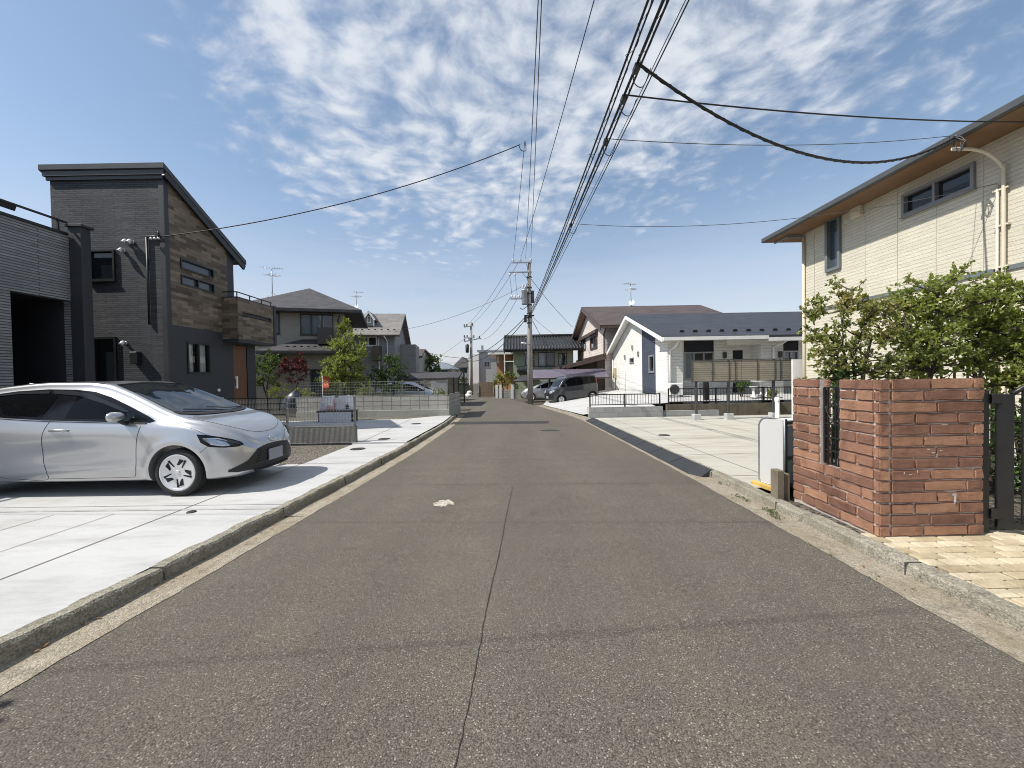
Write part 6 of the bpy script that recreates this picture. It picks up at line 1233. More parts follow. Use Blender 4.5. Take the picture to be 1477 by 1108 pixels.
class Car:
    """x forward from the front axle, y to the left, z up from the ground"""
    def __init__(s,top,bot,half,roofw,belt,wb,rw,tr,bumps,arches=(),mx=None,mz=None,res=1):
        s.arches=arches
        s.top,s.bot,s.half,s.roofw,s.belt=map(prof,(top,bot,half,roofw,belt)); s.x1=top[-1][0]; s.x0=top[0][0]; s.wb=wb; s.rw=rw; s.tr=tr; s.bumps=bumps; s.mx=mx or (lambda x:x); s.mz=mz or (lambda z:z); s.res=res; s.build()
    def section(s,x):
        zt,zb,w,wr,be=s.top(x),s.bot(x),s.half(x),s.roofw(x),s.belt(x); be=min(be,zt-.012); H=be-zb
        wr=min(wr,w*.985); gh=max(zt-be,.012); r=min(.085,gh*.45)
        c=[(0,zb),(.5*w,zb),(.80*w,zb+.005),(.93*w,zb+.03*min(1,H/.5)),(.972*w,zb+.16*H),(.990*w,zb+.36*H),(1.0*w,zb+.60*H),(.997*w,zb+.80*H),(.978*w,zb+.93*H),(.955*w,be)]
        b0=.955*w
        c+=[(lerp(b0,wr,.33)+.012*gh,be+.36*(gh-r)),(lerp(b0,wr,.68)+.02*gh,be+.72*(gh-r)),(wr,zt-r),(wr*.955,zt-r*.42),(wr*.86,zt-r*.14),(wr*.55,zt-.010*min(1,gh*3)),(wr*.25,zt-.002),(0,zt)]
        return c
    def build(s):
        n=int(110*s.res); xs=[]
        for i in range(n+1): t=i/n; e=.5-.5*math.cos(math.pi*t); xs.append(lerp(s.x0,s.x1,lerp(t,e,.8)))
        rows=[]
        for x in xs:
            c=[Vector((0,a,b)) for a,b in s.section(x)]; p=spline(c,3 if s.res==1 else 5); L=[]
            for q in p:
                y,z=max(q.y,0),q.z
                for f in s.bumps: y+=f(x,z)*(1 if y>.25 else y/.25)
                X,Z=s.mx(x),s.mz(z)
                for f in s.arches: y+=f(X,Z)*(1 if y>.25 else y/.25)
                L.append((X,y,Z))
            rows.append(L)
        m=len(rows[0]); bm=bmesh.new(); V=[]
        for L in rows:
            R=[bm.verts.new((x,y,z)) for x,y,z in L]; Lf=[R[0]]+[bm.verts.new((x,-y,z)) for x,y,z in L[1:-1]]+[R[-1]]
            V.append((R,Lf))
        for i in range(len(V)-1):
            for side,fl in((0,0),(1,1)):
                A,B=V[i][side],V[i+1][side]
                for j in range(m-1):
                    f=[A[j],B[j],B[j+1],A[j+1]]
                    bm.faces.new(f if not fl else f[::-1])
        for k in(0,-1): R,L=V[k]; bm.faces.new((R+L[-2:0:-1])[::(1 if k else -1)])
        bmesh.ops.recalc_face_normals(bm,faces=bm.faces); bm.normal_update(); s.bvh=BVHTree.FromBMesh(bm)
        me=bpy.data.meshes.new('b'); bm.to_mesh(me); bm.free(); s.me=me
    def hit(s,o,d):
        h=s.bvh.ray_cast(Vector(o),Vector(d)); return h[0],h[1]
    def proj(s,mode,u,v,off,side=-1):
        if mode=='side': u,v=s.mx(u),s.mz(v)
        elif mode=='top': u=s.mx(u)
        elif mode=='front': v=s.mz(v)
        if mode=='side': h,n=s.hit((u,side*2,v),(0,-side,0))
        elif mode=='front': h,n=s.hit((3,u,v),(-1,0,0))
        elif mode=='top': h,n=s.hit((u,v,3),(0,0,-1))
        else:
            d=Vector(mode); h,n=s.hit(Vector(u)-d*4,d)
        if h is None: return None
        return h+n*off
    def patch(s,mode,outline,off=.004,side=-1,res=None,skirt=.0):
        res=res or (.028 if s.res>1 else .05)
        bm=bmesh.new(); vs=[bm.verts.new((a,b,0)) for a,b in outline]; f=bm.faces.new(vs); bmesh.ops.triangulate(bm,faces=[f])
        for _ in range(7):
            e=[e for e in bm.edges if e.calc_length()>res]
            if not e: break
            bmesh.ops.subdivide_edges(bm,edges=e,cuts=1); bmesh.ops.triangulate(bm,faces=bm.faces[:])
        mb=MB(); idx={}; bm.verts.ensure_lookup_table()
        for v in bm.verts:
            p=s.proj(mode,v.co.x,v.co.y,off,side); idx[v.index]=p
        vv=[]; mp={}
        for k,p in idx.items():
            if p is not None: mp[k]=len(vv); vv.append(p)
        fs=[]
        for f in bm.faces:
            ids=[v.index for v in f.verts]
            if all(i in mp for i in ids):
                pts=[vv[mp[i]] for i in ids]; 
                if max((pts[0]-pts[1]).length,(pts[1]-pts[2]).length,(pts[2]-pts[0]).length)<.35: fs.append([mp[i] for i in ids])
        mb.add(vv,fs,True); bm.free(); 
        return mb
    def line(s,mode,pts,r=.004,off=.0,side=-1,n=10,mb=None,sm=True):
        mb=mb or MB(); P=spline([Vector((a,b,0)) for a,b in pts],n) if sm else [Vector((a,b,0)) for a,b in pts]; Q=[s.proj(mode,p.x,p.y,off,side) for p in P]; Q=[q for q in Q if q is not None]
        mb.tube(Q,r,5); return mb
    def shell(s):
        """body with wheel arches cut out"""
        ob=bpy.data.objects.new('tmp',s.me); COL.objects.link(ob); cut=MB()
        for x in(0,-s.wb):
            for sy in(-1,1): cut.lathe((x,sy*.42,s.rw),(0,sy,0),[(0,0),(s.rw+.055,0),(s.rw+.055,.8),(0,.8)],48,False)
        cm=cut.mesh('c',Vector((0,0,0))); co=bpy.data.objects.new('cut',cm); COL.objects.link(co)
        bm=bmesh.new(); bm.from_mesh(cm); bmesh.ops.remove_doubles(bm,verts=bm.verts,dist=1e-5); bmesh.ops.recalc_face_normals(bm,faces=bm.faces); bm.to_mesh(cm); bm.free()
        md=ob.modifiers.new('b','BOOLEAN'); md.operation='DIFFERENCE'; md.object=co; md.solver='EXACT'; md.use_self=True
        bpy.context.view_layer.update(); dg=bpy.context.evaluated_depsgraph_get(); me=bpy.data.meshes.new_from_object(ob.evaluated_get(dg)); bpy.data.objects.remove(ob); bpy.data.objects.remove(co)
        ok=len(me.polygons)>len(s.me.polygons)*.6
        return me if ok else s.me
def wheelparts(parent,cx,cy,R,side,tw=.185,detail=True,rimr=.2,spin=.2):
    """tyre with rim as its child; side -1 faces -y"""
    w=MB(); n=Vector((0,side,0)); c=Vector((cx,cy,R)); h=tw/2
    w.lathe(c,n,[(rimr-.01,-h*.8),(R-.06,-h),(R-.02,-h*.92),(R-.002,-h*.7),(R,-h*.3),(R-.004,-h*.28),(R-.004,-h*.22),(R,-h*.2),(R,h*.2),(R-.004,h*.22),(R-.004,h*.28),(R,h*.3),(R-.002,h*.7),(R-.02,h*.92),(R-.055,h),(rimr+.022,h*.97),(rimr+.008,h*.86),(rimr+.004,h*.8),(rimr-.01,h*.6)],48)
    wh=part('wheel',w,M['tyre'],parent)
    k=MB(); k.lathe(c,n,[(0,h*.2),(rimr,h*.2),(rimr+.002,h*.5)],32); part('brake_disc',k,M['well'],wh)
    m=MB(); m.lathe(c,n,[(rimr+.012,h*.92),(rimr+.004,h*.98),(rimr-.012,h*.95),(rimr-.03,h*.78),(rimr-.035,h*.5)],40); m.lathe(c,n,[(.034,h*.70),(.032,h*.88),(.022,h*.91),(0,h*.915)],20)
    if detail=='cap':
        m.lathe(c,n,[(0,h*.80),(rimr-.03,h*.84),(rimr-.015,h*.90)],40); dk=MB()
        for q in range(5):
            for (a_,r0,r1,w0,w1,sk) in((0,.100,.180,.017,.032,.10),(.56,.085,.195,.007,.014,-.05)):
                a=spin+q*2*math.pi/5+a_; u=Vector((math.cos(a),0,math.sin(a))); a2=a+sk*side*3; u2=Vector((math.cos(a2),0,math.sin(a2))); t_=Vector((-math.sin(a),0,math.cos(a))); t2=Vector((-math.sin(a2),0,math.cos(a2))); p0=c+u*r0+n*(h*.80+.004); p1=c+u2*r1+n*(h*.84+.004)
                dk.poly([p0-t_*w0,p1-t2*w1,p1+t2*w1,p0+t_*w0])
        part('dark_slot_patches',dk,M['well'],wh)  # flat dark patches on a solid cover; slot shade put into their colour
    elif detail:
        for q in range(5):
            for tw_,o_ in((.30,.0),(.13,.34)):
                a=spin+q*2*math.pi/5+o_; u=Vector((math.cos(a),0,math.sin(a))); a2=a+.20*side; u2=Vector((math.cos(a2),0,math.sin(a2)))
                t=Vector((-math.sin(a),0,math.cos(a))); wa,wb_=(.028,.036) if o_==0 else (.014,.022)
                p0=c+u*.05+n*h*.90; p1=c+u2*(rimr-.018)+n*h*.90; m.prism([p0-t*wa,p1-t*wb_,p1+t*wb_,p0+t*wa],-n*.03)
    else: m.lathe(c,n,[(0,h*.7),(rimr-.02,h*.75)],20)
    part('rim',m,M['rimm'],wh); return wh
def finish(car,name,label,cat,loc,yaw,paintm,body_extra=None):
    t=thing(name,label,cat,(0,0,0)); o=link(bpy.data.objects.new('body',car.shell())); o.parent=t; LOC[o]=Vector((0,0,0)); o.data.materials.clear(); o.data.materials.append(paintm)
    for p in o.data.polygons: p.use_smooth=True
    try:
        o.data.set_sharp_from_angle(angle=RAD(32))
    except Exception: pass
    return t,o
def ellip(cx,cz,a,b,n=24): return [(cx+a*math.cos(2*math.pi*k/n),cz+b*math.sin(2*math.pi*k/n)) for k in range(n)]
# ---- silver hatchback
arch=lambda x0,z0,r0,amp,sg: (lambda x,z: amp*math.exp(-((math.hypot(x-x0,z-z0)-r0)/sg)**2))
RW=.315
HB=dict(top=[(-3.17,.66),(-3.155,.80),(-3.12,.95),(-3.02,1.12),(-2.86,1.28),(-2.6,1.385),(-2.2,1.452),(-1.7,1.487),(-1.28,1.485),(-1.0,1.452),(-.78,1.375),(-.48,1.240),(-.20,1.105),(-.02,1.028),(.10,.994),(.3,.956),(.5,.893),(.66,.806),(.76,.715),(.82,.645),(.853,.575),(.866,.52)],
 bot=[(-3.17,.52),(-3.12,.36),(-3.0,.25),(-2.6,.20),(-1.3,.185),(0,.19),(.5,.185),(.70,.19),(.79,.215),(.84,.28),(.866,.38)],
 half=[(-3.17,.52),(-3.14,.64),(-3.05,.745),(-2.8,.82),(-2.4,.846),(-1.3,.846),(-.3,.846),(.1,.842),(.35,.822),(.52,.78),(.66,.705),(.76,.60),(.82,.49),(.85,.39),(.866,.30)],
 roofw=[(-3.17,.42),(-3.1,.50),(-2.9,.56),(-2.5,.585),(-1.7,.60),(-1.1,.615),(-.7,.655),(-.3,.715),(.0,.735),(.3,.70),(.55,.62),(.7,.52),(.8,.39),(.866,.22)],
 belt=[(-3.17,.60),(-3.1,.88),(-2.9,1.06),(-2.6,1.10),(-2.2,1.055),(-1.7,.985),(-1.2,.950),(-.6,.930),(-.2,.905),(.05,.885),(.3,.835),(.5,.765),(.66,.685),(.76,.615),(.82,.56),(.85,.525),(.866,.48)])
ARCH=[arch(0,RW,.40,.018,.055),arch(-2.95,RW,.42,.026,.09)]
mxH=lambda x: x*1.135 if x<0 else x*.91
mzH=lambda z: z+.05*max(0,z-.3)
bumps=[ lambda x,z:-.022*math.exp(-((x+1.25)/.62)**2-((z-.60-.10*(x+1.25))/.13)**2),
 lambda x,z:.010*math.exp(-((x+1.2)/.75)**2-((z-.345-.05*(x+1.2))/.030)**2),
 lambda x,z:.022*math.exp(-((x+2.55)/.45)**2-((z-.86)/.10)**2)]
car=Car(**HB,wb=2.95,rw=RW,tr=.74,bumps=bumps,arches=ARCH,mx=mxH,mz=mzH,res=1.8)
t,body=finish(car,'silver_hatchback','silver five-door hatchback parked nose to the road on the pale driveway','car',None,0,M['silver'])
# glazing: one dark band along each side, tints and pillars on top
def sidepts(L): return L
band=[(-2.74,1.215),(-2.60,1.140),(-2.35,1.085),(-2.05,1.035),(-1.6,.998),(-1.1,.975),(-.55,.952),(-.33,.945),(-.27,.965),(-.36,1.02),(-.62,1.150),(-.88,1.270),(-1.10,1.342),(-1.35,1.374),(-1.7,1.385),(-2.1,1.365),(-2.4,1.325),(-2.62,1.275)]
for sd_ in(-1,1):
    part('side_glazing',car.patch('side',band,.004,sd_),M['pillar'],body)
    for g,nm in(([(-2.06,1.07),(-1.62,1.032),(-1.52,1.29),(-1.60,1.325),(-1.95,1.325),(-2.28,1.285)],'rear_door_glass'),([(-1.34,1.015),(-.80,.995),(-.62,1.03),(-.66,1.09),(-.95,1.205),(-1.27,1.30)],'front_door_glass'),([(-2.60,1.20),(-2.42,1.125),(-2.22,1.085),(-2.38,1.26),(-2.50,1.255)],'quarter_glass'),([(-.52,.985),(-.36,.972),(-.38,.99),(-.52,1.05)],'corner_glass')):
        part(nm,car.patch('side',g,.008,sd_),M['autoglass'],body)
    part('weather_visor',car.patch('side',[(-2.50,1.300),(-2.05,1.345),(-1.66,1.362),(-1.64,1.325),(-2.0,1.325),(-2.4,1.285)],.016,sd_),M['visor'],body); part('weather_visor',car.patch('side',[(-1.61,1.362),(-1.35,1.350),(-1.1,1.300),(-.78,1.175),(-.58,1.08),(-.66,1.08),(-.92,1.185),(-1.25,1.290),(-1.58,1.322)],.016,sd_),M['visor'],body)
    part('door_seam',car.line('side',[(-.42,.90),(-.455,.70),(-.47,.45),(-.50,.285),(-.58,.262),(-1.0,.256),(-1.55,.252)],.0035,0,sd_),M['seam'],body); part('door_seam',car.line('side',[(-1.50,.99),(-1.565,.80),(-1.575,.5),(-1.55,.252),(-1.9,.255),(-2.10,.29),(-2.22,.45),(-2.34,.62),(-2.46,.78),(-2.50,.98)],.0035,0,sd_),M['seam'],body)
    part('fender_seam',car.line('side',[(.02,.905),(.25,.85),(.44,.765),(.5,.73),(.46,.66),(.35,.56)],.0028,0,sd_),M['seam'],body)
    part('belt_moulding',car.line('side',[(-2.62,1.125),(-2.35,1.075),(-2.05,1.025),(-1.6,.988),(-1.1,.965),(-.55,.944),(-.36,.937)],.007,.003,sd_),M['blackp'],body)
    # handles
    for hx in(-1.36,-2.32):
        hz=.865 if hx>-2 else .93; m=MB(); P=[car.proj('side',hx+a,hz+b,o_,sd_) for a,b,o_ in((-.115,.0,.004),(-.09,.002,.028),(0,.004,.034),(.07,.002,.03),(.10,0,.006))]; m.tube(P,[.012,.016,.017,.016,.012],10); h=part('door_handle',m,M['silver'],body)
        part('handle_recess',car.patch('side',ellip(hx+.01,hz+.005,.065,.032),.002,sd_),M['silver2'],h)
    # mirror
    b=car.proj('side',-.60,.955,0,sd_); n=Vector((0,sd_,0)); m=MB(); m.tube([b+Vector((0,0,-.01)),b+n*.06+Vector((.01,0,.005)),b+n*.11+Vector((.0,0,.04))],[.035,.03,.028],8); mr=part('mirror',m,M['blackp'],body)
    m=MB(); c=b+n*.145+Vector((-.005,0,.085)); vs=[]
    for j in range(11):
        for i in range(20):
            th=math.pi*j/10; ph=2*math.pi*i/20; ex=lambda q,e: math.copysign(abs(q)**e,q)
            X=ex(math.cos(th),.7)*.115; rr=ex(math.sin(th),.75); Yv=ex(math.cos(ph),.8)*rr*.075*(1 if True else 1); Z=ex(math.sin(ph),.8)*rr*(.068-.014*(j/10))
            vs.append(c+Vector((Yv*.0+ (math.cos(ph)*rr*.055 if math.cos(ph)>0 else math.cos(ph)*rr*.03),n.y*X,Z)))
    m.add(vs,[(j*20+i,j*20+(i+1)%20,(j+1)*20+(i+1)%20,(j+1)*20+i) for j in range(10) for i in range(20)],True); part('mirror_cap',m,M['silver'],mr)
    # head lamp (projected obliquely so that it wraps the wing)
    D=Vector((-.62,-sd_*.76,0)).normalized(); 
    def obl(L,off,res=.03):
        # outline in (s,z): s = distance forward of axle measured along the side view
        bm=MB(); 
        class _:pass
        tmp=Car.__new__(Car); tmp.bvh=car.bvh; tmp.mx=car.mx; tmp.mz=car.mz; tmp.proj=lambda mode,u,v,o_,s_: (lambda h,n:(h+n*o_) if h is not None else None)(*car.hit(Vector((.45,sd_*.62,v))+Vector((D.y*-sd_,0,0))*0+Vector((abs(D.y),D.x*sd_*1,0))*(u)-D*2,D)); return Car.patch(tmp,None,L,off,sd_,res)
    lamp=[(-.265,.815),(-.225,.705),(-.14,.645),(.02,.622),(.17,.615),(.245,.632),(.21,.672),(.12,.718),(-.02,.765),(-.15,.800)]
    hl=part('headlight',obl(lamp,.005),M['pillar'],body)
    part('lamp_unit',obl([(-.165,.750),(-.12,.672),(.01,.642),(.085,.642),(.04,.695),(-.07,.742)],.010),M['lampin'],hl); part('lamp_unit',obl([(-.06,.715),(-.03,.685),(.02,.678),(-.0,.70)],.014),M['chrome'],hl); part('running_light',obl([(-.20,.765),(-.185,.74),(-.13,.69),(-.145,.74),(-.06,.742),(.05,.705),(.05,.714),(-.05,.755)],.012),M['lampin'],hl); part('lamp_lens',obl([(-.21,.765),(-.185,.72),(-.12,.682),(.02,.655),(.16,.642),(.21,.646),(.11,.70),(-.03,.738),(-.14,.765)],.017),M['lampcl'],hl)
# windscreen, from above
wsx=lambda L:[(-1.0+(x+1.09)*1.03/1.235,y) for x,y in L]
ws=wsx([(-1.02,-.53),(-.62,-.585),(-.25,-.635),(-.03,-.645),(.045,-.56),(.10,-.40),(.135,-.2),(.145,0),(.135,.2),(.10,.40),(.045,.56),(-.03,.645),(-.25,.635),(-.62,.585),(-1.02,.53),(-1.075,.3),(-1.09,0),(-1.075,-.3)])
wsg=part('windscreen',car.patch('top',ws,.006,-1,.03),M['windsc'],body)
part('windscreen_band',car.patch('top',wsx([(-.955,-.535),(-1.02,-.53),(-1.075,-.3),(-1.09,0),(-1.075,.3),(-1.02,.53),(-.955,.535),(-1.01,.3),(-1.02,0),(-1.01,-.3)]),.009,-1,.03),M['pillar'],wsg)
part('cowl',car.patch('top',wsx([(-.10,-.655),(.02,-.66),(.10,-.55),(.155,-.40),(.185,-.2),(.195,0),(.185,.2),(.155,.40),(.10,.55),(.02,.66),(-.10,.655),(-.02,.58),(.04,.40),(.075,.2),(.085,0),(.075,-.2),(.04,-.40),(-.02,-.58)]),.010,-1,.03),M['blackp'],body)
m=car.line('top',wsx([(.05,.50),(.03,.2),(-.05,-.12)]),.008,.025); car.line('top',wsx([(.06,-.05),(.0,-.3),(-.06,-.52)]),.008,.025,mb=m); part('wiper',m,M['blackp'],body)
part('bonnet_seam',car.line('top',[(.03,-.665),(.25,-.66),(.45,-.61),(.58,-.52),(.68,-.38),(.73,-.2),(.745,0),(.73,.2),(.68,.38),(.58,.52),(.45,.61),(.25,.66),(.03,.665)],.0032,0),M['seam'],body)
m=car.line('top',[(-1.05,-.565),(-1.6,-.55),(-2.2,-.545),(-2.7,-.53)],.006,.001); part('roof_moulding',m,M['seam'],body); m=car.line('top',[(-1.05,.565),(-1.6,.55),(-2.2,.545),(-2.7,.53)],.006,.001); part('roof_moulding',m,M['seam'],body)
# lower grille, splitter, plate, emblem
gr=[(-.36,.535),(-.18,.560),(0,.566),(.18,.560),(.36,.535),(.44,.47),(.52,.40),(.61,.36),(.70,.315),(.70,.285),(.62,.268),(.46,.268),(.36,.232),(.18,.225),(0,.222),(-.18,.225),(-.36,.232),(-.46,.268),(-.62,.268),(-.70,.285),(-.70,.315),(-.61,.36),(-.52,.40),(-.44,.47)]
g=part('grille',car.patch('front',gr,.006,-1,.04),M['blackp'],body)
m=MB()
for k in range(5): z=.36+.036*k; w_=.36-.0*k+(.5-z)*.3; car.line('front',[(-w_,z),(0,z),(w_,z)],.007,.008,mb=m)
part('grille_bars',m,M['pillar'],g)
m=car.line('front',[(-.40,.245),(-.2,.232),(0,.228),(.2,.232),(.40,.245)],.014,.012); part('lip',m,M['blackp'],body)
h=car.proj('front',0,.42,0); m=MB(); m.box(h.x+.018,h.x+.03,-.165,.165,.335,.500); part('licence_plate',m,M['plate'],body)
h=car.proj('front',0,.625,.0); nn=Vector((.86,0,.5)).normalized(); up=Vector((-nn.z,0,nn.x)); m=MB()
def ring(c,a,b,off): m.tube([c+Vector((0,1,0))*a*math.cos(2*math.pi*k/28)+up*(b*math.sin(2*math.pi*k/28)+off)+nn*.012 for k in range(29)],.0055,6)
ring(h,.062,.042,0); ring(h,.024,.038,-.002); ring(h,.046,.014,.022); part('emblem',m,M['chrome'],body)
m=MB(); a=car.proj('top',-2.45,-.08,0); m.prism([a+Vector((-.09,-.022,-.01)),a+Vector((.10,-.016,-.012)),a+Vector((-.05,-.004,.06)),a+Vector((-.085,-.004,.062))],(0,.04,0)); part('antenna_fin',m,M['silver'],body,bev=.004)
for x in(0,-2.95):
    for sd_ in(-1,1): wheelparts(t,x,sd_*(.845-.0925-.012),RW,sd_,detail='cap',rimr=.232,spin=.25+x)
m=MB(); m.box(-2.9,.6,-.6,.6,.17,.19); part('underbody',m,M['well'],t)
wc_=G(255,718,.10); t.location=(wc_.x,wc_.y+.02+.84,lz(wc_.y)+.004); t.rotation_euler.z=RAD(-1.0)
LOC[t]=Vector(t.location)
# ---- grey kei van
KV=dict(top=[(-2.78,.9),(-2.765,1.25),(-2.70,1.58),(-2.5,1.66),(-2.0,1.70),(-1.3,1.71),(-.7,1.68),(-.35,1.56),(-.02,1.22),(.08,1.10),(.25,1.03),(.45,.95),(.56,.84),(.61,.70),(.625,.6)],
 bot=[(-2.78,.45),(-2.7,.28),(-2.4,.2),(-1,.18),(0,.18),(.4,.18),(.55,.22),(.625,.36)],half=[(-2.78,.58),(-2.72,.68),(-2.5,.735),(-1.5,.738),(0,.736),(.3,.72),(.48,.66),(.58,.56),(.625,.44)],
 roofw=[(-2.78,.52),(-2.6,.585),(-1.5,.62),(-.6,.615),(-.1,.63),(.2,.62),(.45,.56),(.6,.42),(.625,.36)],belt=[(-2.78,.86),(-2.6,1.08),(-1.5,1.04),(-.3,1.02),(.1,.98),(.3,.92),(.5,.8),(.6,.66),(.625,.56)])
kv=Car(**KV,wb=2.46 if False else 2.25,rw=.285,tr=.6,bumps=[arch(0,.285,.37,.012,.05),arch(-2.25,.285,.37,.012,.05)])
def kei(name,label,pm_,loc,yaw):
    t,b=finish(kv,name,label,'car',None,0,pm_)
    for sd_ in(-1,1):
        part('side_glazing',kv.patch('side',[(-2.66,1.12),(-1.5,1.085),(-.2,1.06),(-.02,1.06),(-.12,1.19),(-.42,1.50),(-.6,1.575),(-1.5,1.615),(-2.45,1.59),(-2.62,1.5)],.004,sd_),M['pillar'],b)
        for g,nm in(([(-2.58,1.16),(-2.18,1.14),(-2.18,1.53),(-2.5,1.51)],'quarter_glass'),([(-2.08,1.135),(-1.25,1.115),(-1.25,1.55),(-2.08,1.54)],'rear_door_glass'),([(-1.15,1.11),(-.42,1.09),(-.42,1.40),(-.6,1.51),(-1.15,1.545)],'front_door_glass')): part(nm,kv.patch('side',g,.008,sd_,.08),M['autoglass'],b)
        part('door_seam',kv.line('side',[(-1.2,1.05),(-1.2,.3),(-.5,.26),(-.4,.4),(-.38,1.02)],.005,0,sd_,sm=False),M['seam'],b); part('door_seam',kv.line('side',[(-1.2,.3),(-1.8,.28),(-2.0,.6),(-2.1,.9),(-2.1,1.05)],.005,0,sd_,sm=False),M['seam'],b)
        for hx in(-1.05,-1.95): m=MB(); P=[kv.proj('side',hx+a,.93,o_,sd_) for a,o_ in((-.08,.004),(0,.03),(.08,.004))]; m.tube(P,.014,8); part('door_handle',m,pm_,b)
        q=kv.proj('side',-.33,1.10,0,sd_); m=MB(); m.obox(q+Vector((0,sd_*.11,.04)),(.045,0,0),(0,.08,0),(0,0,.07)); part('mirror',m,pm_,b,bev=.02)
        D=Vector((-.62,-sd_*.76,0)).normalized(); L=[(.40+.2*math.cos(a),.80+.085*math.sin(a)) for a in [k*math.pi/8 for k in range(16)]]
        hl=kv.patch('front',[(sd_*(.42+.16*math.cos(k*math.pi/8)),.80+.09*math.sin(k*math.pi/8)) for k in range(16)],.006,-1,.05); part('headlight',hl,M['lampin'],b)
    part('windscreen',kv.patch('top',[(-.42,-.56),(-.1,-.6),(.03,-.58),(.07,-.3),(.08,0),(.07,.3),(.03,.58),(-.1,.6),(-.42,.56),(-.46,.3),(-.47,0),(-.46,-.3)],.005,-1,.08),M['windsc'],b)
    part('grille',kv.patch('front',[(-.3,.62),(.3,.62),(.42,.36),(.3,.28),(-.3,.28),(-.42,.36)],.006,-1,.06),M['blackp'],b)
    h=kv.proj('front',0,.47,0); m=MB(); m.box(h.x+.01,h.x+.02,-.165,.165,.39,.55); part('licence_plate',m,M['plate'],b)
    for sd_ in(-1,1): m=kv.patch('side',[(-2.74,1.0),(-2.68,1.0),(-2.64,1.5),(-2.68,1.5)],.006,sd_,.06); part('tail_light',m,pm('tail lamp',(.35,.02,.02),.2,.1),b)
    for x in(0,-2.25):
        for sd_ in(-1,1): wheelparts(t,x,sd_*(.738-.08-.012),.285,sd_,.155,True,.175)
    t.location=loc; t.rotation_euler.z=yaw; LOC[t]=Vector(loc); return t
fw=PY(829,582,25.6); x0_,y0_=fw.x,25.6
zk=lambda x,y: GZ(0,y)+.08+max(0,(x-2.6))*.02
kei('grey_kei_van','dark grey boxy kei van parked nose to the road beside the white ramp','',(0,0,0),0) if False else None
yk_=25.55+.72; v=kei('grey_kei_van','dark grey boxy kei van parked nose to the road beside the white ramp',M['gunmetal'],(2.87,25.95,PY(810,583,25.3).z),RAD(180+20)); v.rotation_euler.y=RAD(4) 
# ---- silver cars under the carports
def hatch2(label,loc,yaw,pmt):
    t,b=finish(car,'parked_car',label,'car',None,0,pmt)
    for sd_ in(-1,1):
        part('side_glazing',car.patch('side',band,.006,sd_,.1),M['autoglass'],b)
        q=car.proj('side',-.60,.955,0,sd_); m=MB(); m.obox(q+Vector((0,sd_*.13,.07)),(.05,0,0),(0,.09,0),(0,0,.06)); part('mirror',m,pmt,b,bev=.02)
        part('headlight',car.patch('front',[(sd_*a,z) for a,z in((.40,.60),(.60,.62),(.70,.70),(.66,.74),(.45,.67))],.006,-1,.06),M['lampin'],b)
    part('windscreen',car.patch('top',ws,.006,-1,.1),M['windsc'],b); part('grille',car.patch('front',gr,.006,-1,.1),M['blackp'],b)
    for x in(0,-2.95):
        for sd_ in(-1,1): wheelparts(t,x,sd_*(.845-.105),RW,sd_,.185,False,.2)
    t.location=loc; t.rotation_euler.z=yaw; LOC[t]=Vector(loc); return t
q=PY(621,568,24.2); hatch2('silver car under the flat left carport, seen over the block wall',(q.x,24.9,GZ(0,24)+.10),RAD(0),M['silver2'])
q=PY(756,577,30.5); hatch2('silver car in the shade of the curved carport, half behind the utility pole',(q.x+.55,31.0,GZ(0,31)+.05),RAD(180),M['silver2'])
# ------------------------------------------------------------------ plants
M['bark']=island('bark',(.075,.058,.042),(.10,.08,.06),None,.9,.8,50); M['bark2']=pm('dark bark',(.06,.045,.034),.9,.35,14,0,.6,50)
M['leafA']=leafmat('olive leaves',(.12,.15,.045),(.32,.34,.13),.45,(.36,.32,.14)); M['leafB']=leafmat('bright green leaves',(.11,.15,.035),(.31,.35,.11),.45,(.23,.26,.07)); M['leafC']=leafmat('dark green leaves',(.03,.06,.016),(.085,.14,.035),.3); M['leafD']=leafmat('maroon leaves',(.045,.008,.012),(.13,.022,.028),.3); M['leafF']=leafmat('mid green leaves',(.045,.085,.018),(.14,.20,.045),.35,(.08,.13,.03)); M['leafE']=leafmat('yellow green leaves',(.10,.14,.02),(.24,.26,.05),.35)
def leafy(m,rd,p,d,L,wd):
    d=d.normalized(); s=d.cross(Vector((rd.uniform(-1,1),rd.uniform(-1,1),rd.uniform(-1,1))))
    if s.length<1e-3: s=d.orthogonal()
    s.normalize(); n=s.cross(d); a=p; b=p+d*L; q=p+d*L*.5
    m.add([a,q-s*wd+n*wd*.25,b,q+s*wd+n*wd*.25],[(0,1,2),(0,2,3)])
def limb(m,rd,a,b,r0,r1,wob=.12,n=6):
    P=[]; L=(b-a).length; off=Vector((rd.uniform(-1,1),rd.uniform(-1,1),rd.uniform(-.3,.6)))*L*wob; off2=Vector((rd.uniform(-1,1),rd.uniform(-1,1),rd.uniform(-1,1)))*L*wob*.5
    for i in range(n+1): t=i/n; P.append(a.lerp(b,t)+off*math.sin(math.pi*t)+off2*math.sin(2*math.pi*t))
    m.tube(P,[lerp(r0,r1,i/n) for i in range(n+1)],6); return P
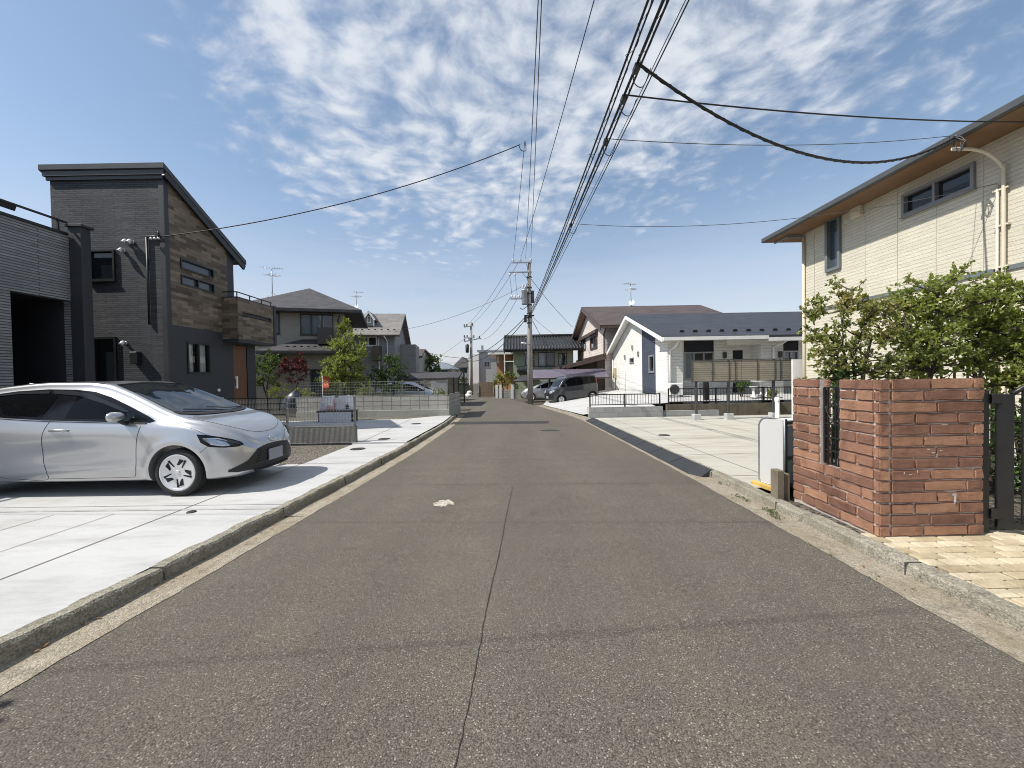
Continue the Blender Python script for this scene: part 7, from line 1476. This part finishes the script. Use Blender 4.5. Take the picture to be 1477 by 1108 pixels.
def tree(name,label,base,crown,rad,nl,L,mat,tr=.05,clumps=40,stems=1,seed=1,bark=None,fork=.35,spread=.3,cat='tree',tw=.35,shape=None,spiky=0,group=None,upb=.25):
    """tapered stems, forked limbs and twigs; leaves sit on the twigs, gathered in clumps"""
    rd=random.Random(seed); base=Vector(base); cc=Vector(crown); rad=Vector(rad); t=thing(name,label,cat,base,group); w=MB(); lf=MB(); tips=[]
    C=[]
    tries=0
    while len(C)<clumps and tries<9000:
        tries+=1; u=Vector((rd.uniform(-1,1),rd.uniform(-1,1),rd.uniform(-1,1)))
        if u.length<.22 or abs(u.x)**3+abs(u.y)**3+abs(u.z)**3>1: continue
        if shape and not shape(u): continue
        p=cc+Vector((u.x*rad.x,u.y*rad.y,u.z*rad.z)); p+=Vector((rd.gauss(0,1),rd.gauss(0,1),rd.gauss(0,1)))*.07*max(rad)
        if any((p-q).length<.55*(rad.x*rad.y*rad.z)**(1/3)/clumps**(1/3) for q in C): continue
        C.append(p)
    nodes=[]
    for s_ in range(stems):
        a=2*math.pi*s_/max(1,stems)+rd.uniform(-.4,.4); st=base+Vector((math.cos(a),math.sin(a),0))*(tr*1.5 if stems>1 else 0); top=Vector((lerp(base.x,cc.x,.8),lerp(base.y,cc.y,.8),lerp(base.z,cc.z,.9)))+Vector((math.cos(a)*rad.x,math.sin(a)*rad.y,0))*(spread if stems>1 else .03)+Vector((0,0,rad.z*.25*rd.uniform(-1,1)))
        P=limb(w,rd,st,top,tr,tr*.45,.06,8); nodes+=P[3:]
    for c in C:
        k=min(nodes,key=lambda q:(q-c).length+ (3 if q.z>c.z+.05 else 0)); P=limb(w,rd,k,c,tr*.30,tr*.08,.14,5); tips.append((c,P))
        if rd.random()<.6: nodes.append(P[3])
    per=max(1,int(nl/len(C)))
    size=(rad.x*rad.y*rad.z)**(1/3)/clumps**(1/3)*1.05
    for c,P in tips:
        k=rd.uniform(.55,1.35); nt_=max(3,int(per*k/9)); dirc=(c-cc); 
        for j in range(nt_):
            d=Vector((rd.gauss(0,1),rd.gauss(0,1),rd.gauss(0,1)+upb)); d.normalize(); ln=size*rd.uniform(.35,1.1); o=P[rd.choice((3,4,5,5))]; e=o+d*ln
            if spiky: d=(d+Vector((0,0,spiky))).normalized(); e=o+d*ln*1.3
            w.tube([o,o.lerp(e,.5)+Vector((rd.gauss(0,1),rd.gauss(0,1),rd.gauss(0,1)))*ln*.06,e],[tr*.06+.0015,tr*.045+.001,.001],4,False)
            for q in range(9):
                f=.30+.7*(q+rd.random())/9; p=o.lerp(e,f); ld=(d*.6+Vector((rd.gauss(0,.7),rd.gauss(0,.7),rd.gauss(0,.6)+.1))); l=L*rd.uniform(.6,1.25); leafy(lf,rd,p,ld,l,l*tw)
    part('trunk',w,bark or M['bark2'],t); part('crown',lf,mat,t); return t
# shrubs behind the brick wall (right)
zb=.05
def at(px,py,Y): return PY(px,py,Y)
YS=5.05; c=at(1232,480,YS); tree('garden_shrub','open olive-leaved shrub behind the gap end of the brick wall, in front of cream siding',(c.x+.05,YS,zb),(c.x,YS,c.z-.06),(.55,.42,.64),7600,.042,M['leafA'],.036,110,3,11,cat='shrub',spread=.35,tw=.36)
YS=5.2; c=at(1360,462,YS); tree('garden_shrub','bright green broad shrub rising behind the middle of the brick wall',(c.x-.1,YS,zb),(c.x+.02,YS,c.z-.12),(.78,.45,.70),11500,.054,M['leafB'],.042,110,3,23,cat='shrub',spread=.4,tw=.30,spiky=.4)
YS=4.9; c=at(1475,480,YS); tree('garden_shrub','dense green shrub above the black gate at the right edge',(c.x+.1,YS,zb),(c.x+.10,YS,c.z-.18),(.48,.42,.76),12500,.054,M['leafB'],.04,110,2,31,cat='shrub',spread=.3,tw=.32,spiky=.2)
YS=4.95; c=at(1197,545,4.75); tree('garden_shrub','dark twiggy shrub filling the grille gap of the brick wall',(c.x+.12,4.95,zb),(c.x+.16,4.92,.85),(.28,.3,.72),3200,.04,M['leafC'],.02,22,2,37,cat='shrub')
YS=4.5; c=at(1462,640,YS); tree('garden_shrub','low dark shrub behind the lattice of the black gate',(c.x+.2,4.9,zb),(c.x+.25,4.9,.62),(.6,.4,.5),3200,.05,M['leafC'],.03,34,3,41,cat='shrub')
# left gardens
YS=20.3; c=at(385,535,YS); tree('garden_tree','small loose green tree at the end of the charcoal house',(c.x,YS,-.15),(c.x,YS,c.z+.15),(.72,.6,.95),4200,.075,M['leafF'],.05,44,2,51,spread=.25)
YS=20.; c=at(427,532,YS); tree('garden_tree','low maroon-leaved maple before the beige house bay',(c.x,YS,-.15),(c.x,YS,c.z+.05),(.70,.6,.62),3800,.07,M['leafD'],.04,44,1,53)
YS=20.5; c=at(503,530,YS); tree('garden_tree','full bright green tree in front of the beige house corner',(c.x,YS,-.15),(c.x-.1,YS,c.z+.10),(1.15,1.0,1.5),15000,.085,M['leafB'],.08,130,2,57,spread=.2,spiky=.5)
c=at(490,480,YS); tree('garden_shrub','slender pale-green shoot rising above the full green tree',(c.x+.1,YS+.4,-.1),(c.x,YS+.4,c.z+.05),(.34,.3,.75),1100,.10,M['leafE'],.04,16,1,58,cat='shrub',spiky=.8)
YS=21.5; c=at(562,540,YS); tree('garden_tree','dark green rounded tree right of the full green tree, before the dormer house',(c.x,YS,-.15),(c.x,YS,c.z+.05),(1.05,.9,.95),5200,.085,M['leafC'],.07,50,2,61)
for (px,py,rx,rz,mat,lab,s_,Y) in((402,566,.5,.3,'leafE','low yellow-green bush under the small loose tree',71,19.),(440,567,.45,.3,'leafB','low green bush left of the orange-red banner',72,19),(530,562,.5,.35,'leafE','low bush with yellow tips left of the silver carport car',73,19.2),(485,566,.6,.32,'leafC','low dark bush at the foot of the full green tree',74,19.),(565,563,.8,.3,'leafC','low dark bush along the fence left of the silver car',75,19.4),(633,566,.35,.2,'leafE','small trimmed bush at the fence end right of the silver car',76,19.4)):
    c=at(px,py,Y); tree('garden_bush',lab,(c.x,Y,.15),(c.x,Y,c.z),(rx,.4,rz),900,.06,M[mat],.02,18,3,s_,cat='bush')
YS=44; c=at(615,525,YS); tree('garden_tree','dark round tree right of the small brown-roofed house',(c.x,YS,-.5),(c.x,YS,c.z-.1),(1.9,1.4,1.5),3600,.16,M['leafC'],.12,40,1,81)
YS=52; c=at(668,548,YS); tree('garden_tree','dark clipped tree before the white far house',(c.x-.6,YS,-.5),(c.x-.6,YS,c.z),(1.2,1.,.9),1600,.16,M['leafC'],.1,24,1,83)
YS=39.5; c=at(727,548,YS); tree('garden_bush','yellow-green bush overhanging the pale block wall by the bend',(c.x,YS,-.4),(c.x,YS,c.z-.05),(1.15,.8,.8),3000,.10,M['leafE'],.06,34,3,87,cat='bush')
c=at(748,551,YS); tree('garden_bush','dark bush at the left corner of the green house',(c.x,YS-.4,-.4),(c.x,YS-.4,c.z-.3),(.55,.6,1.2),1800,.10,M['leafC'],.05,24,2,89,cat='bush')
YS=32.5; c=at(800,556,YS); tree('garden_bush','green bush in the shade behind the curved carport posts',(c.x,YS,-.4),(c.x,YS,c.z-.2),(.8,.5,.8),1800,.09,M['leafB'],.04,24,3,91,cat='bush')
YS=18.3; c=at(1086,570,YS); tree('potted_plant','dark spiky plant before the bungalow porch wall',(c.x-.35,YS+.3,.45),(c.x-.35,YS+.3,.95),(.35,.3,.3),420,.16,M['leafC'],.02,12,3,93,cat='plant',spiky=.8,tw=.12); c=at(1113,574,17.2); tree('potted_plant','round pale green plant at the right end of the long railing',(c.x,17.2,.42),(c.x,17.2,.62),(.26,.24,.2),700,.06,M['leafE'],.015,14,3,95,cat='plant')
# bush outside the frame on the left whose twigs shade the near kerb corner
tree('garden_shrub','shrub beside the driveway just outside the left edge of the picture',(-4.55,1.12,.1),(-4.33,1.16,1.9),(.34,.30,.45),2600,.07,M['leafB'],.03,34,3,97,cat='shrub')
